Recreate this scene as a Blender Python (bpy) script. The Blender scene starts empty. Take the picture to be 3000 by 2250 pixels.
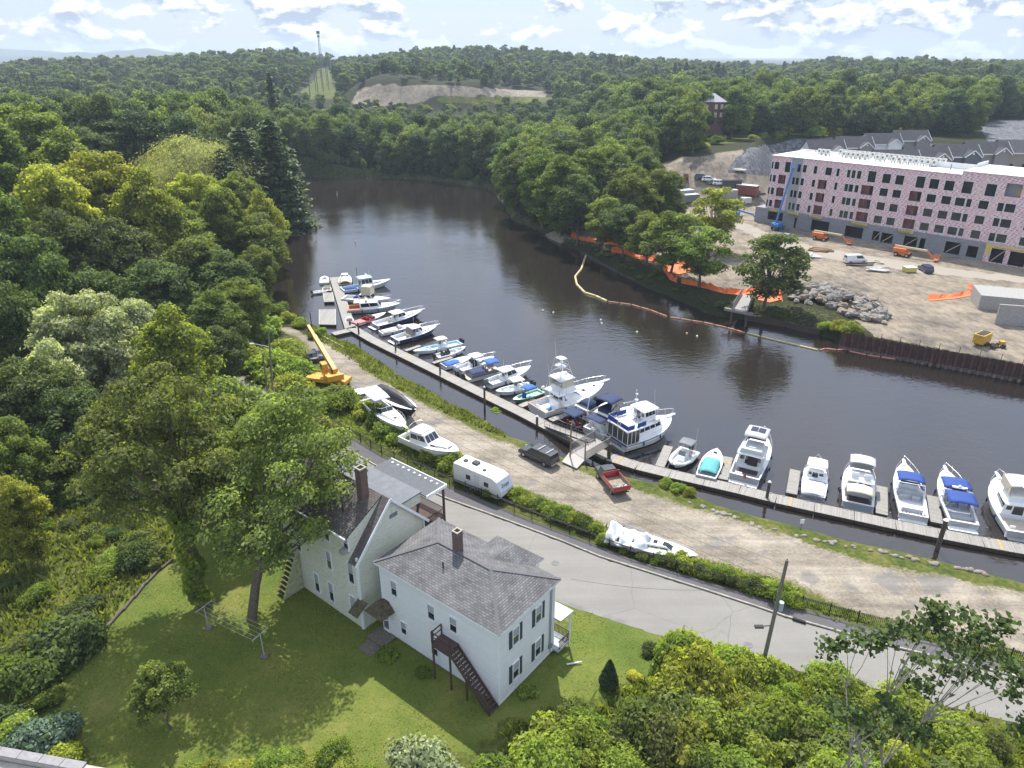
import bpy, math, random
import numpy as np
from mathutils import Matrix, Vector, noise as mnoise
S = bpy.context.scene
COL = S.collection
R = math.radians
# ---------------------------------------------------------------- camera, sky, sun, exposure
FPX = 2080.0; PITCH = R(24.8); CH = 48.0
cam_d = bpy.data.cameras.new('camera'); cam = bpy.data.objects.new('camera', cam_d); COL.objects.link(cam)
cam_d.sensor_width = 36; cam_d.lens = FPX / 3000 * 36
cam_d.clip_start = 0.5; cam_d.clip_end = 30000
cam.location = (0, 0, CH); cam.rotation_euler = (math.pi / 2 - PITCH, 0, 0)
S.camera = cam
SUN_EL = 56.0; SUN_AZ = -4.0        # degrees; azimuth measured from +Y towards +X
sun_d = bpy.data.lights.new('sun', 'SUN'); sun = bpy.data.objects.new('sun', sun_d); COL.objects.link(sun)
sun_d.energy = 4.0; sun_d.angle = R(0.6); sun_d.color = (1, .955, .88)
sv = Vector((math.sin(R(SUN_AZ)) * math.cos(R(SUN_EL)), math.cos(R(SUN_AZ)) * math.cos(R(SUN_EL)), math.sin(R(SUN_EL))))
sun.rotation_euler = sv.to_track_quat('Z', 'Y').to_euler()
S.view_settings.view_transform = 'Standard'; S.view_settings.look = 'None'
S.view_settings.exposure = 0.74; S.view_settings.gamma = 1
S.view_settings.use_curve_mapping = False
W = bpy.data.worlds.new('World'); S.world = W; W.use_nodes = True
def world():
    nt = W.node_tree; N = nt.nodes; L = nt.links; N.clear()
    out = N.new('ShaderNodeOutputWorld'); bg = N.new('ShaderNodeBackground')
    sky = N.new('ShaderNodeTexSky'); sky.sky_type = 'NISHITA'; sky.sun_disc = False
    sky.sun_elevation = R(SUN_EL); sky.sun_rotation = R(SUN_AZ); sky.altitude = 50
    sky.air_density = 1.0; sky.dust_density = 1.2; sky.ozone_density = 1.0
    tc = N.new('ShaderNodeTexCoord')
    def mathn(op, a, b=None, clamp=False):
        n = N.new('ShaderNodeMath'); n.operation = op; n.use_clamp = clamp
        for i, v in enumerate((a, b)):
            if v is None: continue
            if isinstance(v, (int, float)): n.inputs[i].default_value = v
            else: L.new(v, n.inputs[i])
        return n.outputs[0]
    sep = N.new('ShaderNodeSeparateXYZ'); L.new(tc.outputs['Generated'], sep.inputs[0])
    def cl(offz, scale, zs, seed, det=7, rough=.55):
        mp = N.new('ShaderNodeMapping'); L.new(tc.outputs['Generated'], mp.inputs[0])
        mp.inputs['Location'].default_value = (seed, seed * .7, offz * zs); mp.inputs['Scale'].default_value = (1, 1, zs)
        n = N.new('ShaderNodeTexNoise'); L.new(mp.outputs[0], n.inputs['Vector'])
        n.inputs['Scale'].default_value = scale; n.inputs['Detail'].default_value = det; n.inputs['Roughness'].default_value = rough
        n.inputs['Distortion'].default_value = .15
        return n.outputs[0]
    a = cl(0, 15, 1.9, 3.1); b = cl(.009, 15, 1.9, 3.1)
    big = cl(0, 4.5, 2.4, 9.4, 3)
    dens = mathn('ADD', a, mathn('MULTIPLY', mathn('SUBTRACT', big, .5), .5))
    mask = N.new('ShaderNodeMapRange'); mask.interpolation_type = 'SMOOTHSTEP'
    L.new(dens, mask.inputs[0]); mask.inputs[1].default_value = .485; mask.inputs[2].default_value = .55
    # the sunlit tops and greyer undersides of the cumulus
    lit = N.new('ShaderNodeMapRange'); L.new(mathn('SUBTRACT', a, b), lit.inputs[0])
    lit.inputs[1].default_value = -.04; lit.inputs[2].default_value = .05
    rc = N.new('ShaderNodeValToRGB'); L.new(lit.outputs[0], rc.inputs[0])
    rc.color_ramp.elements[0].color = (3.1, 3.7, 4.9, 1); rc.color_ramp.elements[1].color = (9.6, 9.7, 9.9, 1)
    # thin veil, brightened overhead beyond the frame as added fill for shaded walls
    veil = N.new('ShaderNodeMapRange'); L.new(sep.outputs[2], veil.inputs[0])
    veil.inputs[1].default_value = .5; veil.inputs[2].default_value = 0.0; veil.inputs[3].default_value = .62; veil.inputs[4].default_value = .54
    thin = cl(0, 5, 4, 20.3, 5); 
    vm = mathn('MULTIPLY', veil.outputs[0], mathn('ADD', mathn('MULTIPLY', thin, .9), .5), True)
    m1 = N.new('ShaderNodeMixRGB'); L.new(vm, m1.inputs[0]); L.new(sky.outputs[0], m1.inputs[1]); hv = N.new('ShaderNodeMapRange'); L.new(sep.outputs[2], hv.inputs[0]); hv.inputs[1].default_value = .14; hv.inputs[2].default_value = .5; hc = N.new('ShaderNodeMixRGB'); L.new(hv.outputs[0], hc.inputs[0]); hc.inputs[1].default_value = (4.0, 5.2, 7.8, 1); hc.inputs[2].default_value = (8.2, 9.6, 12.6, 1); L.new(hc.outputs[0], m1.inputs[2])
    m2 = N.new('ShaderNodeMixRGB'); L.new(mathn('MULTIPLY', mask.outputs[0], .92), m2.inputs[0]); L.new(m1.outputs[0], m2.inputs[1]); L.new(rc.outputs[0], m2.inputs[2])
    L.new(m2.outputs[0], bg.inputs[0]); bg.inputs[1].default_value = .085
    L.new(bg.outputs[0], out.inputs[0])
world()

# ---------------------------------------------------------------- projection: pixel of the 3000x2250 frame -> world point at height z
CP, SP = math.cos(PITCH), math.sin(PITCH)
def ray(px, py):
    u = (px - 1500) / FPX; v = (1125 - py) / FPX
    return Vector((u, CP + v * SP, -SP + v * CP))
def G(px, py, z=0.0):
    d = ray(px, py); t = (z - CH) / d.z
    return Vector((d.x * t, d.y * t, z))
def atY(px, py, Y):
    d = ray(px, py); t = Y / d.y
    return Vector((d.x * t, Y, CH + d.z * t))
def proj(x, y, z):
    z = z - CH; f = y * CP - z * SP; up = y * SP + z * CP
    f = np.maximum(f, 1e-3) if isinstance(f, np.ndarray) else max(f, 1e-3)
    return 1500 + FPX * x / f, 1125 - FPX * up / f
ZW = -2.0          # water level
# ---------------------------------------------------------------- object helpers
def tag(o, label=None, cat=None, group=None, kind=None):
    if label: o['label'] = label
    if cat: o['category'] = cat
    if group: o['group'] = group
    if kind: o['kind'] = kind
    return o
def thing(name, label, cat, loc=(0, 0, 0), rz=0.0, group=None):
    o = bpy.data.objects.new(name, None); COL.objects.link(o); o.empty_display_size = .5
    o.location = loc; o.rotation_euler = (0, 0, rz)
    return tag(o, label, cat, group)
def np_mesh(name, V, F, mats, mi=None, smooth=False, attrs=None):
    """V (n,3), F (m,4) quads or (m,3)."""
    me = bpy.data.meshes.new(name); V = np.asarray(V, np.float32); F = np.asarray(F, np.int32)
    k = F.shape[1]
    me.vertices.add(len(V)); me.vertices.foreach_set('co', V.ravel())
    me.loops.add(F.size); me.loops.foreach_set('vertex_index', F.ravel())
    me.polygons.add(len(F)); me.polygons.foreach_set('loop_start', np.arange(len(F), dtype=np.int32) * k)
    me.polygons.foreach_set('loop_total', np.full(len(F), k, np.int32))
    for m in (mats if isinstance(mats, (list, tuple)) else [mats]): me.materials.append(m)
    if mi is not None: me.polygons.foreach_set('material_index', np.asarray(mi, np.int32))
    if attrs:
        for an, (ty, arr) in attrs.items():
            at = me.attributes.new(an, ty, 'POINT')
            at.data.foreach_set('color' if ty == 'FLOAT_COLOR' else 'value', np.asarray(arr, np.float32).ravel())
    me.update(); me.validate()
    if smooth: me.polygons.foreach_set('use_smooth', np.ones(len(F), bool))
    return me
def link(name, me, parent=None, loc=None, rz=None):
    o = bpy.data.objects.new(name, me); COL.objects.link(o)
    if parent: o.parent = parent
    if loc is not None: o.location = loc
    if rz is not None: o.rotation_euler = (0, 0, rz)
    return o
def copy_tree(o, parent=None):
    c = o.copy(); COL.objects.link(c); c.parent = parent
    for ch in list(o.children): copy_tree(ch, c)
    return c
class MB:
    """collects shapes into one mesh (material index per face)"""
    def __init__(s): s.v = []; s.f = []; s.m = []; s.s = []; s.T = Matrix(); s.mi = 0
    def add(s, vs, fs, smooth=False):
        n = len(s.v)
        for p in vs: s.v.append(tuple(s.T @ Vector(p)))
        for f in fs: s.f.append(tuple(i + n for i in f)); s.m.append(s.mi); s.s.append(smooth)
        return s
    def box(s, c, d, rz=0, ry=0, rx=0):
        x, y, z = d[0] / 2, d[1] / 2, d[2] / 2
        M = Matrix.Translation(c) @ Matrix.Rotation(rz, 4, 'Z') @ Matrix.Rotation(ry, 4, 'Y') @ Matrix.Rotation(rx, 4, 'X')
        vs = [M @ Vector((a * x, b * y, e * z)) for e in (-1, 1) for b in (-1, 1) for a in (-1, 1)]
        return s.add(vs, [(0, 2, 3, 1), (4, 5, 7, 6), (0, 1, 5, 4), (2, 6, 7, 3), (0, 4, 6, 2), (1, 3, 7, 5)])
    def span(s, p0, p1):
        return s.box([(a + b) / 2 for a, b in zip(p0, p1)], [abs(b - a) for a, b in zip(p0, p1)])
    def beam(s, a, b, w, h):
        a = Vector(a); b = Vector(b); d = b - a; L = d.length
        q = d.to_track_quat('X', 'Z').to_matrix().to_4x4(); M = Matrix.Translation((a + b) / 2) @ q
        vs = [M @ Vector((i * L / 2, j * w / 2, k * h / 2)) for k in (-1, 1) for j in (-1, 1) for i in (-1, 1)]
        return s.add(vs, [(0, 2, 3, 1), (4, 5, 7, 6), (0, 1, 5, 4), (2, 6, 7, 3), (0, 4, 6, 2), (1, 3, 7, 5)])
    def tube(s, pts, r, n=6, cap=True):
        pts = [Vector(p) for p in pts]; rs = r if isinstance(r, (list, tuple)) else [r] * len(pts)
        base = []; prev = None
        for i, p in enumerate(pts):
            d = (pts[min(i + 1, len(pts) - 1)] - pts[max(i - 1, 0)]).normalized()
            if prev is None: a = d.orthogonal().normalized()
            else: a = (prev - d * prev.dot(d)).normalized()
            prev = a; b = d.cross(a)
            for k in range(n):
                t = 2 * math.pi * k / n; base.append(p + (a * math.cos(t) + b * math.sin(t)) * rs[i])
        fs = [(i * n + k, i * n + (k + 1) % n, (i + 1) * n + (k + 1) % n, (i + 1) * n + k) for i in range(len(pts) - 1) for k in range(n)]
        s.add(base, fs, True)
        if cap: s.add(base[:n], [tuple(range(n))[::-1]]); s.add(base[-n:], [tuple(range(n))])
        return s
    def cyl(s, c, r, h, n=12, axis='Z', r2=None):
        c = Vector(c); a = {'X': Vector((1, 0, 0)), 'Y': Vector((0, 1, 0)), 'Z': Vector((0, 0, 1))}[axis]
        return s.tube([c - a * h / 2, c + a * h / 2], [r, r if r2 is None else r2], n)
    def ball(s, c, r, n=8, m=5, sc=(1, 1, 1)):
        vs = []; fs = []
        for j in range(m + 1):
            ph = math.pi * j / m
            for i in range(n):
                th = 2 * math.pi * i / n
                vs.append((c[0] + r * sc[0] * math.sin(ph) * math.cos(th), c[1] + r * sc[1] * math.sin(ph) * math.sin(th), c[2] + r * sc[2] * math.cos(ph)))
        for j in range(m):
            for i in range(n): fs.append((j * n + i, (j + 1) * n + i, (j + 1) * n + (i + 1) % n, j * n + (i + 1) % n))
        return s.add(vs, fs, True)
    def prism(s, poly, z0, z1):
        n = len(poly); vs = [(p[0], p[1], z0) for p in poly] + [(p[0], p[1], z1) for p in poly]
        return s.add(vs, [tuple(range(n))[::-1], tuple(range(n, 2 * n))] + [(i, (i + 1) % n, n + (i + 1) % n, n + i) for i in range(n)])
    def loft(s, secs, close=False, caps=True, smooth=True):
        n = len(secs[0]); vs = [p for c in secs for p in c]; fs = []
        for i in range(len(secs) - 1):
            for k in range(n if close else n - 1):
                k2 = (k + 1) % n; fs.append((i * n + k, i * n + k2, (i + 1) * n + k2, (i + 1) * n + k))
        s.add(vs, fs, smooth)
        if caps: s.add(secs[0], [tuple(range(n))[::-1]]); s.add(secs[-1], [tuple(range(n))])
        return s
    def build(s, name, mats, parent=None, loc=None, rz=None, bevel=0, solid=0):
        me = bpy.data.meshes.new(name); me.from_pydata(s.v, [], s.f)
        for m in (mats if isinstance(mats, (list, tuple)) else [mats]): me.materials.append(m)
        me.polygons.foreach_set('material_index', s.m); me.polygons.foreach_set('use_smooth', s.s)
        me.update(); o = link(name, me, parent, loc, rz)
        if bevel:
            md = o.modifiers.new('bevel', 'BEVEL'); md.width = bevel; md.segments = 2; md.limit_method = 'ANGLE'
        if solid:
            md = o.modifiers.new('solid', 'SOLIDIFY'); md.thickness = solid; md.offset = -1
        return o
def text(txt, size, mat, parent, M, name='lettering'):
    cu = bpy.data.curves.new(name, 'FONT'); cu.body = txt; cu.size = size; cu.extrude = .006; cu.align_x = 'CENTER'; cu.align_y = 'CENTER'
    tmp = bpy.data.objects.new(name, cu); me = bpy.data.meshes.new_from_object(tmp); bpy.data.objects.remove(tmp)
    me.name = name; me.materials.clear(); me.materials.append(mat)
    o = link(name, me, parent); o.matrix_local = M; return o
# ---------------------------------------------------------------- materials
_M = {}
def mat(name, col, rough=.6, metal=0, var=0.0, vs=3.0, bump=0.0, bs=20.0, coat=0, spec=.5, col2=None, trans=0, alpha=1, coord='Object', det=4, stretch=None):
    if name in _M: return _M[name]
    m = bpy.data.materials.new(name); m.use_nodes = True; nt = m.node_tree; N = nt.nodes; L = nt.links
    P = N['Principled BSDF']; P.inputs['Roughness'].default_value = rough; P.inputs['Metallic'].default_value = metal
    P.inputs['Specular IOR Level'].default_value = spec; P.inputs['Coat Weight'].default_value = coat
    P.inputs['Transmission Weight'].default_value = trans; P.inputs['Alpha'].default_value = alpha
    P.inputs['Base Color'].default_value = (*col, 1)
    tc = N.new('ShaderNodeTexCoord'); src = tc.outputs[coord]
    if stretch:
        mp = N.new('ShaderNodeMapping'); mp.inputs['Scale'].default_value = stretch; L.new(src, mp.inputs[0]); src = mp.outputs[0]
    if var or col2:
        n = N.new('ShaderNodeTexNoise'); n.inputs['Scale'].default_value = vs; n.inputs['Detail'].default_value = det; n.inputs['Roughness'].default_value = .62; L.new(src, n.inputs['Vector'])
        r = N.new('ShaderNodeValToRGB'); L.new(n.outputs[0], r.inputs[0])
        c2 = col2 or tuple(min(1, c * (1 + var)) for c in col); c1 = col if col2 else tuple(c * (1 - var) for c in col)
        r.color_ramp.elements[0].position = .35; r.color_ramp.elements[1].position = .68
        r.color_ramp.elements[0].color = (*c1, 1); r.color_ramp.elements[1].color = (*c2, 1)
        L.new(r.outputs[0], P.inputs['Base Color'])
    if bump:
        n = N.new('ShaderNodeTexNoise'); n.inputs['Scale'].default_value = bs; n.inputs['Detail'].default_value = 3; L.new(src, n.inputs['Vector'])
        b = N.new('ShaderNodeBump'); b.inputs['Strength'].default_value = bump; b.inputs['Distance'].default_value = .05
        L.new(n.outputs[0], b.inputs['Height']); L.new(b.outputs[0], P.inputs['Normal'])
    _M[name] = m; return m
def lines(name, col, col2, period, axis=2, duty=.1, rough=.6, var=.1, vs=2, bump=.5, cross=None, coord='Object', metal=0, stain=None):
    """surface with parallel grooves (clapboards, planks, block courses) every `period` metres along an axis; cross = board ends"""
    if name in _M: return _M[name]
    m = mat(name, col, rough, metal); nt = m.node_tree; N = nt.nodes; L = nt.links; P = N['Principled BSDF']
    tc = N.new('ShaderNodeTexCoord'); sep = N.new('ShaderNodeSeparateXYZ'); L.new(tc.outputs[coord], sep.inputs[0])
    def mt(op, a, b=None):
        n = N.new('ShaderNodeMath'); n.operation = op
        for i, v in enumerate((a, b)):
            if v is None: continue
            if isinstance(v, (int, float)): n.inputs[i].default_value = v
            else: L.new(v, n.inputs[i])
        return n.outputs[0]
    q = mt('DIVIDE', sep.outputs[axis], period); fr = mt('FRACT', q); row = mt('FLOOR', q)
    g = mt('LESS_THAN', fr, duty)
    if cross:
        ax2, per2 = cross
        off = mt('MULTIPLY', mt('FRACT', mt('MULTIPLY', row, .37)), per2)
        q2 = mt('DIVIDE', mt('ADD', sep.outputs[ax2], off), per2); g2 = mt('LESS_THAN', mt('FRACT', q2), .02 / per2 * 1.5); g = mt('MAXIMUM', g, g2)
        cell = mt('ADD', mt('MULTIPLY', row, 7.13), mt('MULTIPLY', mt('FLOOR', q2), 3.7))
    else: cell = row
    wn = N.new('ShaderNodeTexWhiteNoise'); wn.noise_dimensions = '1D'; L.new(cell, wn.inputs['W'])
    nz = N.new('ShaderNodeTexNoise'); nz.inputs['Scale'].default_value = vs; nz.inputs['Detail'].default_value = 5; L.new(tc.outputs[coord], nz.inputs['Vector'])
    v = mt('ADD', mt('MULTIPLY', mt('SUBTRACT', wn.outputs[0], .5), var), mt('MULTIPLY', mt('SUBTRACT', nz.outputs[0], .5), var * 2)); v = mt('ADD', v, 1)
    sc = N.new('ShaderNodeVectorMath'); sc.operation = 'SCALE'; sc.inputs[0].default_value = col; L.new(v, sc.inputs['Scale'])
    base = sc.outputs[0]
    if stain:
        n3 = N.new('ShaderNodeTexNoise'); mp = N.new('ShaderNodeMapping'); mp.inputs['Scale'].default_value = stain[1]; L.new(tc.outputs[coord], mp.inputs[0]); L.new(mp.outputs[0], n3.inputs['Vector']); n3.inputs['Detail'].default_value = 6
        r = N.new('ShaderNodeMapRange'); L.new(n3.outputs[0], r.inputs[0]); r.inputs[1].default_value = stain[2]; r.inputs[2].default_value = stain[2] + .15
        mx = N.new('ShaderNodeMixRGB'); L.new(mt('MULTIPLY', r.outputs[0], stain[3]), mx.inputs[0]); L.new(base, mx.inputs[1]); mx.inputs[2].default_value = (*stain[0], 1); base = mx.outputs[0]
    mx = N.new('ShaderNodeMixRGB'); L.new(g, mx.inputs[0]); L.new(base, mx.inputs[1]); mx.inputs[2].default_value = (*col2, 1)
    L.new(mx.outputs[0], P.inputs['Base Color'])
    if bump:
        b = N.new('ShaderNodeBump'); b.inputs['Strength'].default_value = bump; b.inputs['Distance'].default_value = .02
        L.new(mt('SUBTRACT', mt('MULTIPLY', fr, .6), g), b.inputs['Height']); L.new(b.outputs[0], P.inputs['Normal'])
    return m
def leaf(name, col, var=.28, tr=.45, hue=(1.25, 1.05, .6), ns=.35):
    """foliage: diffuse + light passing through, varied per plant and per clump"""
    if name in _M: return _M[name]
    m = bpy.data.materials.new(name); m.use_nodes = True; nt = m.node_tree; N = nt.nodes; L = nt.links; N.clear()
    out = N.new('ShaderNodeOutputMaterial'); oi = N.new('ShaderNodeObjectInfo'); tc = N.new('ShaderNodeTexCoord')
    nz = N.new('ShaderNodeTexNoise'); nz.inputs['Scale'].default_value = ns; nz.inputs['Detail'].default_value = 3; nz.inputs['Roughness'].default_value = .6; L.new(tc.outputs['Object'], nz.inputs['Vector'])
    r = N.new('ShaderNodeValToRGB'); L.new(nz.outputs[0], r.inputs[0])
    r.color_ramp.elements[0].position = .33; r.color_ramp.elements[1].position = .67
    r.color_ramp.elements[0].color = tuple(c * (1 - var) for c in col) + (1,)
    r.color_ramp.elements[1].color = tuple(c * (1 + var) * h for c, h in zip(col, hue)) + (1,)
    hs = N.new('ShaderNodeHueSaturation'); hs.inputs['Saturation'].default_value = .88; L.new(r.outputs[0], hs.inputs['Color'])
    a = N.new('ShaderNodeMapRange'); L.new(oi.outputs['Random'], a.inputs[0]); a.inputs[3].default_value = .468; a.inputs[4].default_value = .497; L.new(a.outputs[0], hs.inputs['Hue'])
    wn = N.new('ShaderNodeTexWhiteNoise'); wn.noise_dimensions = '1D'; L.new(oi.outputs['Random'], wn.inputs['W'])
    b = N.new('ShaderNodeMapRange'); L.new(wn.outputs[0], b.inputs[0]); b.inputs[3].default_value = 1.65; b.inputs[4].default_value = 2.5
    ge = N.new('ShaderNodeNewGeometry'); il = N.new('ShaderNodeMapRange'); L.new(ge.outputs['Random Per Island'], il.inputs[0]); il.inputs[3].default_value = .62; il.inputs[4].default_value = 1.4; mu = N.new('ShaderNodeMath'); mu.operation = 'MULTIPLY'; L.new(b.outputs[0], mu.inputs[0]); L.new(il.outputs[0], mu.inputs[1]); L.new(mu.outputs[0], hs.inputs['Value'])
    d = N.new('ShaderNodeBsdfPrincipled'); L.new(hs.outputs[0], d.inputs['Base Color']); d.inputs['Roughness'].default_value = .6; d.inputs['Specular IOR Level'].default_value = .18
    t = N.new('ShaderNodeBsdfTranslucent'); g = N.new('ShaderNodeMixRGB'); g.blend_type = 'MULTIPLY'; g.inputs[0].default_value = 1; L.new(hs.outputs[0], g.inputs[1]); g.inputs[2].default_value = (1.6, 1.7, .6, 1); L.new(g.outputs[0], t.inputs[0])
    mx = N.new('ShaderNodeMixShader'); mx.inputs[0].default_value = tr; L.new(d.outputs[0], mx.inputs[1]); L.new(t.outputs[0], mx.inputs[2]); L.new(mx.outputs[0], out.inputs[0])
    _M[name] = m; return m
bark = mat('bark', (.13, .105, .08), .95, var=.35, vs=6, bump=.6, bs=14)
bark_pale = mat('bark_pale', (.24, .21, .17), .9, var=.3, vs=5, bump=.4)
# ---------------------------------------------------------------- terrain
def sstep(a, b, x):
    t = np.clip((x - a) / (b - a), 0, 1); return t * t * (3 - 2 * t)
near_px = [(845,515),(835,610),(800,665),(768,705),(762,815),(790,872),(840,905),(915,948),(960,975),(1010,1000),(1060,1010),(1165,1085),(1290,1150),(1420,1222),(1490,1262),(1600,1305),(1700,1345),(1850,1385),(1960,1410),(2050,1440),(2110,1466),(2200,1492),(2320,1520),(2480,1566),(2650,1600),(2850,1650),(3000,1690),(3400,1790),(5600,2340)]
far_px = [(5600,1600),(3400,1194),(3000,1119),(2623,1050),(2460,1019),(2445,998),(2392,978),(2280,952),(2186,934),(2125,931),(2065,918),(2005,883),(1937,858),(1872,832),(1816,806),(1773,772),(1722,745),(1675,729),(1619,700),(1560,668),(1500,640),(1472,590),(1440,556),(1300,532),(1150,521),(1000,523)]
RIV = np.array([G(x, y, ZW if k < 6 else -.55)[:2] for k, (x, y) in enumerate(near_px)] + [G(x, y, ZW)[:2] for x, y in far_px])
def poly_sd(P, X, Y):
    """signed distance to polygon (negative inside)"""
    d = np.full(X.shape, 1e9); ins = np.zeros(X.shape, bool); n = len(P)
    for i in range(n):
        ax, ay = P[i]; bx, by = P[(i + 1) % n]; ex, ey = bx - ax, by - ay; L2 = ex * ex + ey * ey + 1e-9
        t = np.clip(((X - ax) * ex + (Y - ay) * ey) / L2, 0, 1)
        d = np.minimum(d, np.hypot(X - ax - t * ex, Y - ay - t * ey))
        c = ((ay > Y) != (by > Y)); xs = ax + (Y - ay) * ex / (ey if abs(ey) > 1e-9 else 1e-9); ins ^= c & (X < xs)
    return np.where(ins, -d, d)
def wav(x, y, s, k=0):
    return (np.sin(x / s + 1.3 * k) * np.cos(y / s * 1.13 + k) + .5 * np.sin(x / s * 2.3 + y / s * 1.7 + k * 2.1) + .3 * np.sin(y / s * 3.9 - x / s * 2.9 + k))
_RO = [(3400,2240),(3000,2125),(2640,2035),(2423,1985),(2200,1940),(2006,1887),(1876,1843),(1700,1788),(1622,1757),(1480,1700),(1250,1600),(1010,1500),(880,1420),(780,1340),(700,1270),(600,1190),(480,1120)]
_ROW = [tuple(G(a, b, 0)[:2]) for a, b in _RO]; _ROW = np.array([(90, 20)] + _ROW + [(-150, 140), (300, 400), (400, 20)])
def road_sd(x, y): return -poly_sd(_ROW, x, y)
_MD = (-66.0, 640.0)
AZK = [(-3000,170),(0,172),(120,168),(300,160),(420,166),(600,156),(760,142),(850,140),(940,158),(1020,160),(1120,150),(1260,140),(1400,128),(1560,128),(1700,142),(1900,152),(2100,162),(2280,168),(2340,158),(2450,150),(2650,152),(2900,157),(3000,155),(6000,150)]
def ridge(px):   # ground height of the wooded ridge so that its treetops meet the skyline
    py = np.interp(px, [a for a, b in AZK], [b for a, b in AZK])
    return CH + (164 - py) / FPX * 1150 - 25
def Zt(x, y):
    x = np.asarray(x, float); y = np.asarray(y, float)
    D = np.hypot(x, y); px = 1500 + FPX * x / np.maximum(y * CP + 18, 10)
    z = sstep(380, 1150, D) * ridge(px) + sstep(380, 600, D) * wav(x, y, 90) * 2.2
    z = z * (1 - .5 * sstep(1250, 1700, D))
    # wooded hill on the left bank
    z = z + 13 * sstep(-48, -120, x) * sstep(84, 165, y) * (1 - .5 * sstep(260, 420, y)) 
    # right bank a little higher; slope behind the building site
    z = z + 1.0 * sstep(8, 30, x - .0 * y) * sstep(95, 112, y) * (1 - sstep(300, 400, D))
    # the sand heap far off
    mx_, my_ = _MD; z = z + 20 * sstep(1.0, .35, np.hypot((x - mx_) / 95, (y - my_) / 45))
    bk = y - (238 + .0 * x - .22 * (x - 60)) - 3 * wav(x, y, 30, 2) - 75 * sstep(82, 118, x)
    z = z + 15 * sstep(8, 42, bk) * sstep(35, 75, x) * (1 - sstep(380, 1100, D))
    # the house lawn stands a little above the road
    z = z + .9 * sstep(2.0, 8.5, -road_sd(x, y)) * sstep(75, 62, y)
    # banks
    sd = poly_sd(RIV, x, y) + .35 * wav(x, y, 3.1, 1) * sstep(60, 100, y) 
    land = sstep(-.3, 3.0, sd); 
    bank = np.where(sd < 0, ZW + np.maximum(sd * .5, -3.2), 0)
    zl = ZW + (z - ZW) * (sstep(-1.2, 2.2, sd) * .9 + .1 * sstep(0, 8, sd))
    return np.where(sd < -.05, np.minimum(bank, ZW - .12), np.maximum(zl, ZW + .03))
def zt(x, y): return float(Zt(np.array([x]), np.array([y]))[0])
def Gt(px, py):
    """pixel -> point on the terrain"""
    d = ray(px, py); ts = np.concatenate([np.arange(20, 500, 1.0), np.arange(500, 3000, 6.0)]) / math.hypot(d.x, d.y)
    zz = CH + d.z * ts; g = Zt(d.x * ts, d.y * ts); k = np.argmax(zz < g)
    if k == 0: k = 1
    a, b = zz[k - 1] - g[k - 1], zz[k] - g[k]; t = ts[k - 1] + (ts[k] - ts[k - 1]) * a / (a - b + 1e-9)
    return Vector((d.x * t, d.y * t, CH + d.z * t))
# zones, outlined on the ground by the frame pixels they are seen at
def inpoly(P, X, Y): return poly_sd(np.array(P, float), X, Y)
Z_DIRT = [(1560,700),(1700,640),(1830,560),(1935,520),(1945,480),(2010,462),(2180,440),(2200,500),(2330,520),(3100,560),(3400,640),(3400,1180),(3000,1066),(2560,985),(2500,935),(2350,845),(2300,830),(2150,870),(2050,845),(1900,790),(1760,735),(1650,715)]
Z_GREY = [(2130,505),(2160,462),(2210,430),(2330,408),(2480,400),(2560,410),(2900,430),(3000,470),(2900,560),(2300,520)]
Z_GREY2 = [(2870,372),(2900,355),(3100,345),(3100,440),(2900,420)]
Z_DIRTSL = [(1860,505),(1960,470),(2000,458),(2100,455),(2190,442),(2160,480),(2130,510),(1980,505)]
Z_MOUND = [(1030,302),(1050,262),(1100,247),(1300,250),(1600,268),(1600,285),(1330,280),(1200,300),(1120,312),(1060,316)]
Z_FIELD = [[(880,270),(920,235),(935,200),(985,200),(980,260),(1000,290),(900,290)],[(100,372),(110,330),(180,340),(200,362),(160,380)],[(1250,296),(1330,284),(1600,284),(1640,292),(1590,300),(1350,302)]]
Z_MEADOW = [(0,1640),(140,1520),(420,1420),(620,1500),(520,1640),(300,1900),(120,2000),(-200,2300),(-400,1800)]
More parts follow.
